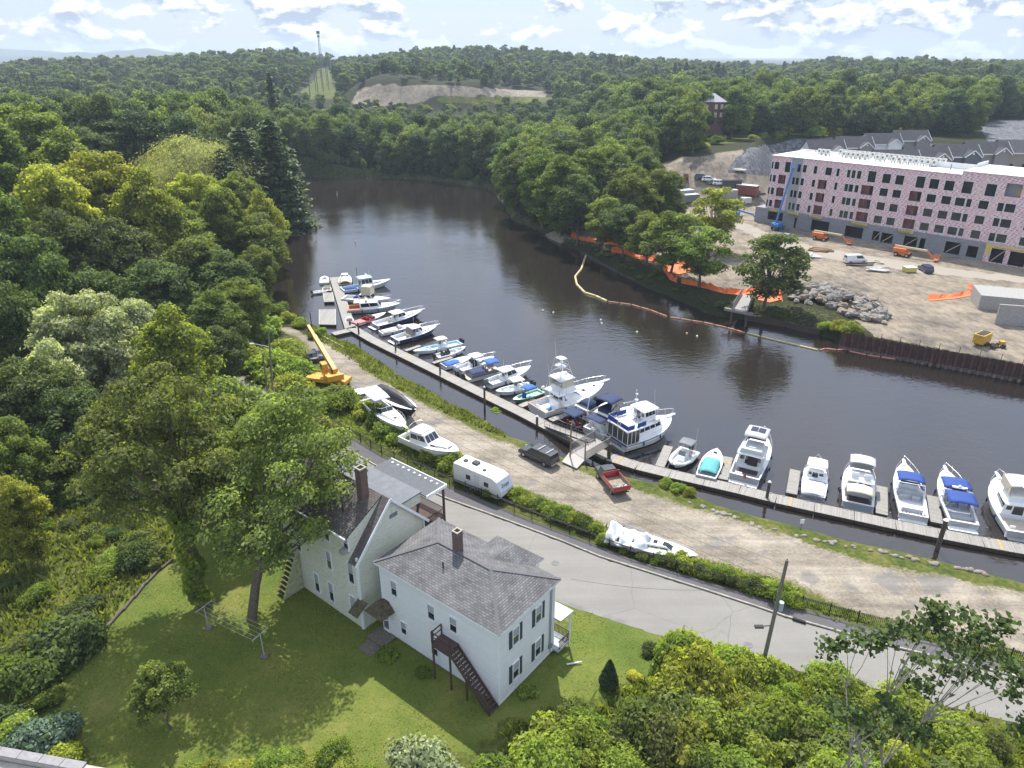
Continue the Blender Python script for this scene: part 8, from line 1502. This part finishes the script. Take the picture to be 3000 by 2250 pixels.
# the two big trees beside the green house
def bigtree(seed, base, H, cr, z0, off, n, lab, ivy=True):
    b = Gt(*base); (cw, tk) = broadleaf(seed, H, cr, z0, 170, n, .23, 'dome', trunk_r=.42, rf=(.08, .17), core=.3); cw = (cw[0] + np.array([off[0], off[1], 0]) * np.clip(cw[0][:, 2:3] / H, 0, 1), cw[1]); tk.v = [(v[0] + off[0] * max(0, v[2] / H), v[1] + off[1] * max(0, v[2] / H), v[2]) for v in tk.v]
    pr = treeproto(cw, tk, L_OLIVE); o = put_tree('maple_tree', lab, 'tree', pr, (b.x, b.y, b.z - .1), 1, rz=0)
    if ivy:
        rng = np.random.default_rng(seed); m = 3800; a = rng.uniform(0, 6.283, m); z = rng.uniform(.8, H * .5, m); r = .5 + .45 * rng.random(m) + .3 * np.sin(z * 1.7 + a); C = np.stack([r * np.cos(a) + off[0] * z / H, r * np.sin(a) + off[1] * z / H, z], 1); V, F = cards(rng, C, np.stack([np.cos(a), np.sin(a), .3 + 0 * a], 1), .3); link('ivy', np_mesh('ivy', V, F, L_BUSH), o)
    return o
bigtree(601, (592, 1778), 23.5, 8.3, 9, (-1.6, 3.0), 27000, 'large olive leaved tree with ivy on its trunk, left of the pair on the lawn'); bigtree(602, (737, 1812), 21.5, 8.4, 5.5, (4.8, 4.5), 23000, 'large thin crowned tree nearest the green house', False)
treetop(640, 1120, 66, 330, 'o', 'olive green tree rising behind the pair on the lawn', 3); treetop(860, 1180, 72, 250, 'o', 'olive green tree overhanging the upper road', 1)
# shrubs
def bushproto(seed, n, card, lm, flat=.8, ncl=9):
    rng = np.random.default_rng(seed); cen = []; rad = []
    for i in range(ncl): a = rng.uniform(0, 6.283); r = .62 * math.sqrt(rng.random()); cen.append((r * math.cos(a), r * math.sin(a), rng.uniform(.3, .95) * flat * (1 - .45 * r))); rad.append(rng.uniform(.28, .46))
    C, nn = clump_leaves(rng, np.array(cen), np.array(rad), n); C[:, 2] = np.abs(C[:, 2]); V, F = cards(rng, C, nn, card); return np_mesh('foliage', V, F, lm)
PB = [bushproto(700 + i, 4600, .095, L_BUSH, .8, 12) for i in range(3)] + [bushproto(703, 5200, .08, L_BUSH, 1.1, 14), bushproto(704, 3600, .11, L_BUSH, .7, 11)]
def bush(x, y, z, s, lm, lab, group=None, name='shrub', cat='shrub', sz=1.0, k=None):
    o = link(name, PB[random.randrange(5) if k is None else k]); o.location = (x, y, z - .1 * s); o.scale = (s, s, s * sz); o.rotation_euler = (0, 0, random.uniform(0, 6.28)); o.material_slots[0].link = 'OBJECT'; o.material_slots[0].material = lm; return tag(o, lab, cat, group)
random.seed(21)
for g, lab, L_ in (('shrubs between the fence and the yard', 'leafy shrub in the overgrown strip between the black fence and the gravel yard', [(1200,1310,2.4),(1228,1322,2.4),(1260,1340,2.5),(1290,1357,2.2),(1318,1372,2.4),(1345,1390,2.0),(1370,1402,2.3),(1410,1428,2.2),(1440,1448,2.0),(1515,1462,1.8),(1545,1478,2.2),(1575,1490,2.3),(1608,1500,2.1),(1640,1518,2.3),(1672,1530,2.0),(1700,1545,1.8),(1735,1560,1.5),(1775,1592,1.7),(1830,1618,1.2),(1890,1636,1.3),(1930,1642,1.3),(1965,1652,1.5),(2010,1662,1.6),(2050,1680,1.7),(2090,1692,1.8),(2125,1700,1.9),(2165,1712,1.9),(2205,1728,1.9),(2245,1742,1.9),(2285,1755,1.9),(2325,1768,1.8)]),
    ('large shrubs around the crane', 'leafy large shrub in the thicket around the yellow crane', [(770,990,4.6),(720,1000,5),(840,1055,4.2),(680,950,5),(880,1110,3.4),(800,1100,4.6),(860,1150,3.6),(985,1178,3.6),(1020,1196,3.0),(955,1190,2.8),(1075,1222,2.4),(1110,1240,2.4),(1150,1272,2.4),(1175,1290,2.0),(740,1070,4.5),(690,1060,4)]),
    ('shrubs on the dock bank', 'green shrub on the grass bank beside the docks', [(1455,1240,2.6),(1485,1248,2.6),(1470,1225,2.4),(1598,1290,1.9),(1610,1275,1.7),(1645,1318,1.5),(1560,1275,1.1),(1745,1372,1.1),(1815,1388,1.3),(1850,1396,1.3),(1885,1404,1.2),(1922,1414,1.1),(1950,1425,1.1),(1985,1440,1.1),(2015,1450,1.0),(2098,1474,1.0),(2128,1480,.9),(2938,1645,1.5),(2975,1660,1.2),(925,992,1.8),(945,980,1.6),(880,955,2.0),(845,940,2.2),(800,925,2.6),(760,905,2.8),(720,885,3.0),(680,865,3.4),(820,905,2.2),(770,880,2.6)])):
    for i, (px, py, s) in enumerate(L_):
        p = Gt(px, py); bush(p.x, p.y, p.z, s * (random.uniform(.55, 1.0) if 'fence' in g else random.uniform(.9, 1.05)), [L_BUSH, L_BUSH, L_BRI, L_MID][i % 4], lab, g, 'shrub' if 'crane' not in g else 'large_shrub', 'shrub' if 'crane' not in g else 'tree', random.uniform(.9, 1.2))  # plants by the crane are large shrubs under the tree category
def thicket(poly, n, s0, s1, mats, lab, grp, seed, sz=(.8, 1.3), nm='shrub'):
    rn = random.Random(seed); P = np.array(poly, float); x0, y0 = P.min(0); x1, y1 = P.max(0); c = 0; pts = []
    while c < n:
        px, py = rn.uniform(x0, x1), rn.uniform(y0, y1)
        if float(poly_sd(P, np.array([px]), np.array([py]))[0]) > 0: continue
        p = Gt(px, py); 
        if any((p.x - a) ** 2 + (p.y - b) ** 2 < .9 for a, b in pts): continue
        pts.append((p.x, p.y)); s = rn.uniform(s0, s1); bush(p.x, p.y, p.z, s, rn.choice(mats), lab, grp, nm, 'tree' if nm != 'shrub' else 'shrub', rn.uniform(*sz)); c += 1
thicket([(2040,1975),(2130,1975),(2230,1995),(2420,2015),(2560,2040),(2660,2075),(2830,2140),(3000,2215),(3300,2320),(3300,2560),(1400,2560),(1330,2330),(1500,2190),(1640,2120),(1850,2080),(1960,2000)], 118, 1.4, 3.0, [L_BUSH, L_MID, L_BRI, L_BUSH, L_OLIVE, L_BUSH], 'green shrub in the dense thicket below the near road', 'thicket below the near road', 31)
thicket([(1940,1960),(2040,1920),(2080,1990),(1980,2060)], 5, 2.2, 3.0, [L_BRI, L_BUSH], 'tall yellow green shrub at the road edge left of the pole', 'tall shrubs left of the pole', 5, (1.2, 1.6))
thicket([(820,2240),(1000,2218),(1250,2225),(1400,2255),(1400,2420),(700,2420),(480,2330),(640,2262)], 34, 1.0, 1.7, [L_BUSH, L_BRI], 'bright leafy shrub in the hedge along the bottom of the lawn', 'bottom hedge', 8, (.7, 1))
thicket([(-150,1500),(120,1470),(430,1440),(560,1500),(500,1620),(400,1700),(330,1790),(250,1880),(200,1990),(120,2080),(60,2190),(-200,2250)], 40, 1.0, 2.6, [L_MID, L_BUSH, L_OLIVE, L_DARK, L_BUSH], 'overgrown shrub in the rough meadow left of the lawn', 'meadow shrubs', 13, (.6, 1))
thicket([(-100,1420),(100,1400),(420,1340),(560,1430),(400,1460),(100,1480)], 16, 2.0, 3.6, [L_DARK, L_MID], 'dark shrub under the edge of the left wood', 'shrubs at the wood edge', 17)
for px, py, s, lm, lab in ((200, 1900, 3.6, L_DARK, 'broad dark green sumac mound left of the log edging'), (90, 2010, 3.0, L_MID, 'leafy mound below the dark sumac'), (110, 2200, 2.6, L_BLUE, 'blue green ferny shrub at the lower left'), (180, 2170, 2.0, L_BLUE, 'second blue green shrub above the parapet'), (190, 2225, 1.5, L_YEL, 'bright yellow shrub at the lower left'), (1235, 2275, 3.0, L_SIL, 'pale silvery shrub at the bottom of the lawn'), (1855, 1990, .8, L_YEL, 'small patch of yellow flowers beside the dark conical shrub'), (1905, 1910, 1.1, L_DARK, 'low dark juniper on the lawn by the road'), (1140, 1925, 1.0, L_BUSH, 'small shrub beside the back steps of the white house'), (1245, 1975, .9, L_BUSH, 'small shrub under the white house wall by the stair'), (1545, 2035, .9, L_BUSH, 'slim shrub against the shuttered wall of the white house'), (2460, 968, 2.2, L_BRI, 'bright shrub at the left end of the sheet pile wall'), (2495, 975, 2.4, L_BRI, 'bright shrub hanging over the sheet pile wall'), (2420, 965, 1.8, L_BUSH, 'low green shrub above the timber bulkhead')):
    p = Gt(px, py); bush(p.x, p.y, p.z, s, lm, lab)
thicket([(1720,735),(1800,775),(1880,820),(1960,850),(2060,890),(2120,915),(2130,900),(2000,840),(1850,760),(1740,715)], 20, .8, 1.6, [L_DARK, L_OLIVE, L_MID], 'low dark shrub on the shaded right bank', 'shrubs on the shaded right bank', 19, (.5, .9))
thicket([(1880,470),(2000,432),(2150,400),(2500,375),(2850,365),(2850,385),(2500,400),(2250,405),(2100,425),(1950,458),(1880,500)], 60, 2.0, 4.5, [L_BUSH, L_BRI, L_MID], 'bright green large shrub on the slope above the building site', 'large shrubs on the far slope', 23, (.7, 1.2), 'large_shrub')  # big leafy shrubs, kept in the tree category
for i, (px, py) in enumerate(((960, 345), (1010, 330), (1060, 340), (1120, 335), (1180, 330), (1250, 325), (1320, 322), (1400, 318), (1480, 315), (1550, 312))): p = Gt(px, py); bush(p.x, p.y, p.z, 4.5, L_BRI, 'bright round tree in front of the far sand heap', 'bright trees by the sand heap')
# dark clipped cone, sapling and the large leaved foreground tree
b = Gt(1782, 2012); rng = np.random.default_rng(9); n = 5200; z = rng.uniform(0, 1, n) ** 1.2; a = rng.uniform(0, 6.283, n); r = .92 * (1 - z) ** .7 * (.85 + .2 * rng.random(n)) * (.55 + .45 * np.clip(z * 5, 0, 1)); C = np.stack([r * np.cos(a), r * np.sin(a), z * 2.9 + .05], 1); V, F = cards(rng, C, np.stack([np.cos(a), np.sin(a), .5 + 0 * a], 1), .13); o = link('conical_shrub', np_mesh('foliage', V, F, leaf('leaf_yew', (.022, .045, .016), tr=.15))); o.location = b; tag(o, 'dark conical evergreen on the lawn above the thicket', 'shrub')
b = Gt(500, 2135); pr = treeproto(*broadleaf(640, 6.6, 2.6, 1.4, 44, 7000, .17, 'dome', trunk_r=.09, rf=(.14, .26)), L_MID); put_tree('maple_sapling', 'small maple sapling standing alone on the shaded lawn', 'tree', pr, b, 1)
def catalpa():
    b = Vector((19.5, 27.5, 0)); top = atY(2790, 1790, 30); H = top.z - b.z; rng = np.random.default_rng(77); t = MB(); cen = []; rn = random.Random(5)
    for px, py, Y in ((2520,1870,31),(2560,1880,31),(2600,1860,31),(2430,1895,32),(2480,1880,32),(2640,1830,31),(2680,1850,31),(2740,1790,31),(2770,1840,31),(2790,1900,31),(2830,1810,31),(2850,1870,31),(2880,1850,31),(2920,1900,31),(2940,1830,31),(2960,1950,31),(2900,1980,31),(2830,1970,31),(2760,1960,31),(2700,1930,31),(2660,1990,31),(2720,2010,31),(2960,2030,31),(2990,1990,31),(2520,2100,29),(2460,2080,29),(2560,2150,29),(2640,2110,29),(2600,2060,29),(2700,2150,29),(2990,2120,30),(2750,1700+90,31),(2720,1820,31),(2870,1920,31)): cen.append(atY(px, py, Y) - b)
    o = thing('catalpa_tree', 'open tree with big dark heart shaped leaves and pale branches at the lower right', 'tree', b)
    base_ = [(Vector((0, 0, -1)), .2)]; F0 = Vector((.1, .1, H * .3)); t.tube([(0, 0, -1), (0, 0, H * .15), F0], [.2, .17, .13], 7)
    mid = [Vector((.9, .5, H * .52)), Vector((-1.0, .4, H * .42)), Vector((2.2, .9, H * .5)), Vector((-.2, .6, H * .6))]; sub = []
    for f in mid:
        t.tube([F0, F0.lerp(f, .5) + Vector((rn.uniform(-.2, .2), 0, .1)), f], [.1, .08, .06], 6)
        near_ = sorted(cen, key=lambda q: (q - f).length)[:16]
        for c in near_[::4]: g = f.lerp(c, .5) + Vector((rn.uniform(-.2, .2), rn.uniform(-.2, .2), .15)); t.tube([f, f.lerp(g, .5) + Vector((0, 0, -.1)), g], [.055, .045, .035], 5); sub.append(g)
    for c in cen:
        g = min(sub, key=lambda q: (q - c).length + (1.5 if q.z > c.z + .5 else 0)); m = g.lerp(c, .5) + Vector((rn.uniform(-.15, .15), 0, -.12)); t.tube([g, m, c], [.032, .022, .012], 5)
    k = rng.integers(0, len(cen), 2600); C = np.array(cen)[k] + rng.normal(0, .36, (2600, 3)) * np.array([1, 1, .8]); V, F = cards(rng, C, np.tile([0, -.2, 1.0], (2600, 1)), .31, 1.1, .5); link('crown', np_mesh('crown', V, F, L_BIG), o); t.build('trunk', bark_pale, o)
catalpa()
# grasses and weeds that nobody could count
def tufts(name, polys, dens, h, lm, lab, seed, wd=.09, cap=60000):
    rng = np.random.default_rng(seed); Cs = []
    for P in polys:
        P = np.array(P, float); x0, y0 = P.min(0); x1, y1 = P.max(0); W_ = np.array([Gt(*v)[:2] for v in P]); wx0, wy0 = W_.min(0); wx1, wy1 = W_.max(0); n = int(min(cap, (wx1 - wx0) * (wy1 - wy0) * dens)); X = rng.uniform(wx0, wx1, n); Y = rng.uniform(wy0, wy1, n); sd = poly_sd(W_, X, Y) + .5 * wav(X, Y, 1.3, 2); ok = (sd < 0) & (rng.random(len(X)) < .45 + .55 * (wav(X, Y, 2.6, 7) > -.1)); X, Y = X[ok], Y[ok]; Cs.append(np.stack([X, Y, Zt(X, Y)], 1))
    C = np.concatenate(Cs); n = len(C); hh = h * rng.uniform(.4, 1.2, n) * (.65 + .5 * (wav(C[:, 0], C[:, 1], 1.7, 1) * .5 + .5)); a = rng.uniform(0, 6.283, n); u = np.stack([np.cos(a), np.sin(a), 0 * a], 1) * wd * rng.uniform(.6, 1.5, (n, 1)); ln = rng.normal(0, .35, (n, 3)) * hh[:, None]; ln[:, 2] = hh
    V = np.stack([C - u, C + u, C + ln + u * .5, C + ln - u * .2], 1).reshape(-1, 3); tag(link(name, np_mesh(name, V, np.arange(4 * n).reshape(n, 4), lm)), lab, 'grass', kind='stuff')
L_GRS = leaf('grass_blades', (.065, .088, .018), tr=.4, ns=.5, hue=(1.15, 1.05, .9)); L_WEED = leaf('weed_leaves', (.07, .11, .02), tr=.4, ns=.5)
tufts('bank_weeds', [[(a, b - 6), (c, d - 6), (c, d + 14), (a, b + 14)] for (a, b), (c, d) in zip(near_px[7:-1], near_px[8:])] + [[(900, 985), (1150, 1125), (1350, 1232), (1480, 1285), (1480, 1250), (1290, 1150), (1060, 1010), (920, 950)]], 42, .5, L_WEED, 'strip of green weeds along the edge of the dock bank', 41, .12)
tufts('meadow_grass', [[(0,1640),(140,1500),(430,1420),(600,1480),(500,1640),(380,1760),(250,1900),(120,2000),(-100,2200),(-300,1800)]], 16, .7, L_GRS, 'tall rough grass in the meadow left of the lawn', 42, .14)
tufts('fence_weeds', [[(900,1190),(1122,1320),(1301,1400),(1518,1490),(1706,1560),(2005,1665),(2352,1765),(2352,1735),(2000,1620),(1700,1500),(1500,1440),(1300,1350),(1100,1230),(960,1150)], [(2352,1765),(2560,1818),(2800,1880),(3000,1930),(3000,1950),(2746,1890),(2352,1790)]], 26, .45, L_WEED, 'weeds growing through the black fence along the gravel yard', 43, .11)
tufts('lawn_tufts', [[(640,1570),(430,1720),(260,1880),(180,2000),(250,2260),(1200,2300),(1500,2140),(1960,1985),(1990,1892),(1700,1795),(1622,1770),(1480,1712),(1100,1640)]], 30, .09, leaf('lawn_blades', (.085, .108, .02), tr=.35, ns=.3), 'short mown grass blades of the house lawn', 44, .05, 90000)
tufts('thicket_weeds', [[(1500,2130),(1760,2040),(1960,1960),(2050,1900),(2200,1950),(2423,1990),(2640,2040),(3000,2135),(3300,2300),(3300,2500),(1400,2500)]], 30, .6, L_WEED, 'low weeds filling the gaps of the thicket below the road', 45, .14)
# ---------------------------------------------------------------- poles, wires, clothesline
def upole(base, top, r, lab, arm=False, tr=False, H=None):
    b = Gt(*base); t = atY(top[0], top[1], b.y); d = t - b; o = thing('utility_pole', lab, 'utility pole', b); q = MB(); q.tube([(0, 0, -.5), d], [r, r * .7], 9); q.build('pole', mat('weathered_pole', (.17, .155, .13), .9, var=.25, vs=3, stretch=(4, 4, .4)), o)
    q = MB(); q.cyl(d + Vector((0, 0, .12)), .06, .25, 6); q.build('insulator', mat('porcelain', (.4, .38, .36), .3), o)
    if tr: q = MB(); c = d * .62; q.cyl(c + Vector((.35, 0, 0)), .22, .8, 12); q.build('transformer', mat('transformer_grey', (.38, .42, .44), .5), o); q = MB(); q.beam(d * .45, d * .45 + Vector((-1.0, -.3, .2)), .06, .06); q.box(d * .45 + Vector((-1.2, -.35, .2)), (.7, .3, .16)); q.build('street_light', M_DK, o); q = MB(); q.tube([d * .15 + Vector((0, -.05, 0)), (-1.6, -2.4, -.4)], .05, 5); q.build('guy_guard', M_YEL, o)
    if arm: q = MB(); q.tube([d * .78, d * .78 + Vector((-2.4, .3, .4))], .04, 5); q.box(d * .78 + Vector((-2.6, .3, .4)), (.6, .25, .12)); q.build('light_arm', mat('arm_alu', (.5, .52, .52), .4), o)
    return b + d
t1 = upole((2228, 1975), (2306, 1642), .19, 'leaning grey wooden utility pole with transformer at the near road edge', tr=True); t2 = upole((802, 1200), (786, 962), .17, 'taller wooden utility pole with a street light arm by the upper road', arm=True); t3 = upole((786, 1180), (770, 1035), .14, 'shorter wooden pole beside the street light pole')
def wire(a, b, sag, lab, r=.014, nm='overhead_wire'): q = MB(); q.tube([Vector(a).lerp(Vector(b), k / 16) - Vector((0, 0, sag * 4 * (k / 16) * (1 - k / 16))) for k in range(17)], r, 3, False); tag(q.build(nm, mat('wire_black', (.03, .03, .03), .5)), lab, 'wire')
for i in range(3): wire(t1 - Vector((0, 0, .5 + i * .9)), t2 - Vector((0, 0, .5 + i * 1.1)), 1.5, ('topmost', 'middle', 'lowest')[i] + ' overhead wire strung between the near pole and the street light pole')
wire(t1 - Vector((0, 0, 2.5)), (4.9, 47.2, 8.2), .8, 'service wire from the near pole to the shuttered wall of the white house'); wire(t2 - Vector((0, 0, 1)), atY(400, 1060, 95), 1, 'overhead wire leaving the street light pole to the left')
cA, cB = Gt(612, 1842), Gt(775, 1925); o = thing('clothesline', 'two post clothesline with five wires on the lawn under the big trees', 'clothesline', cA); v = cB - cA; v.z = 0; n = Vector((-v.y, v.x, 0)).normalized()
for c in (Vector(), v): q = MB(); q.tube([c, c + Vector((0, 0, 2.6))], .05, 6); q.beam(c + n * .9 + Vector((0, 0, 2.6)), c - n * .9 + Vector((0, 0, 2.6)), .06, .06); q.build('post', mat('post_alu', (.4, .4, .4), .5), o); q = MB(); q.cyl(c + Vector((0, 0, .1)), .35, .25, 9); q.build('footing', MR[1], o)
q = MB()
for k in range(5): a = n * (-.8 + .4 * k) + Vector((0, 0, 2.64)); q.tube([a, a + v * .5 - Vector((0, 0, .08)), a + v], .015, 3)
q.build('line', mat('line_white', (.5, .5, .5), .6), o)
lg = [Gt(*p) for p in ((507, 1641), (470, 1668), (425, 1712), (392, 1752), (359, 1789), (312, 1838), (266, 1881))]
for i in range(6): q = MB(); q.tube([lg[i] + Vector((0, 0, .15)), lg[i + 1] + Vector((.1, 0, .12))], .16, 6); tag(q.build('log', mat('old_log', (.13, .11, .10), .95, var=.3)), 'weathered log in the row edging the left side of the lawn', 'log', 'logs edging the lawn')
for i, (a, b) in enumerate((((1043, 1012), (1118, 1060)), ((1122, 1063), (1190, 1100)), ((1195, 1104), (1270, 1150)), ((1275, 1155), (1345, 1190)), ((1350, 1193), (1418, 1232)), ((945, 987), (1008, 1020)))): q = MB(); A_, B_ = Gt(*a), Gt(*b); q.tube([A_ + Vector((0, 0, .15)), B_ + Vector((0, 0, .15))], .17, 7); tag(q.build('log', mat('pale_log', (.36, .31, .25), .9, var=.2)), 'pale timber log lying along the grass edge of the yard', 'log', 'pale logs along the yard edge')
p = Gt(1712, 1918); q = MB(); q.tube([(0, 0, .15), (1.3, .3, .12)], .07, 6); tag(q.build('pipe', M_WHITE, loc=Gt(1660, 1950)), 'short white pipe on the grass beside the street porch', 'pipe')
p = Gt(2975, 1672); o = thing('cat_shelter', 'white plastic box with a round opening on the grass bank', 'box', p, .4); q = MB(); q.box((0, 0, .45), (.9, .8, .9)); q.build('shell', M_GEL, o, bevel=.08); q = MB(); q.cyl((0, -.41, .4), .22, .03, 12, 'Y'); q.build('opening', M_DK, o)
p = Gt(2345, 1555); o = thing('notice_sign', 'small white blank sign on a stake in the bank grass', 'sign', p); q = MB(); q.box((0, 0, 1.25), (.45, .03, .55)); q.build('panel', M_WHITE, o); q = MB(); q.tube([(0, .03, 0), (0, .03, 1.4)], .025, 4); q.build('stake', M_DK, o)
# parapet at the lower left
a, b = G(-120, 2168, 6), G(400, 2262, 6); d = b - a; o = thing('parapet', 'pale grey coped concrete parapet in the lower left corner', 'parapet', (a.x, a.y, 0), math.atan2(d.y, d.x)); Lp = math.hypot(d.x, d.y)
q = MB(); q.span((-2, -.45, -.5), (Lp + 3, 0, 5.85)); q.build('wall', mat('parapet_concrete', (.4, .37, .33), .9, var=.15), o)
for k in range(7): q = MB(); q.span((-1.5 + k * 1.6, -.52, 5.86), (.06 + k * 1.6, .08, 6.0)); q.build('coping_stone', mat('coping', (.27, .26, .27), .85, var=.15), o)
q = MB(); q.span((-2, -4, 5.3), (Lp + 3, -.5, 5.4)); q.build('deck', mat('parapet_concrete', (.4, .37, .33), .9), o)
# ---------------------------------------------------------------- air
def haze():
    m = bpy.data.materials.new('haze'); m.use_nodes = True; N = m.node_tree.nodes; L = m.node_tree.links; N.clear()
    o = N.new('ShaderNodeOutputMaterial'); v = N.new('ShaderNodeVolumePrincipled'); v.inputs['Color'].default_value = (.72, .85, 1, 1)
    v.inputs['Density'].default_value = .00016; v.inputs['Anisotropy'].default_value = .2; L.new(v.outputs[0], o.inputs['Volume'])
    q = MB(); q.span((-9800, -300, -7), (9800, 9800, 170)); tag(q.build('haze', m), 'thin bluish summer haze over the far hills', 'haze', kind='stuff')
haze()
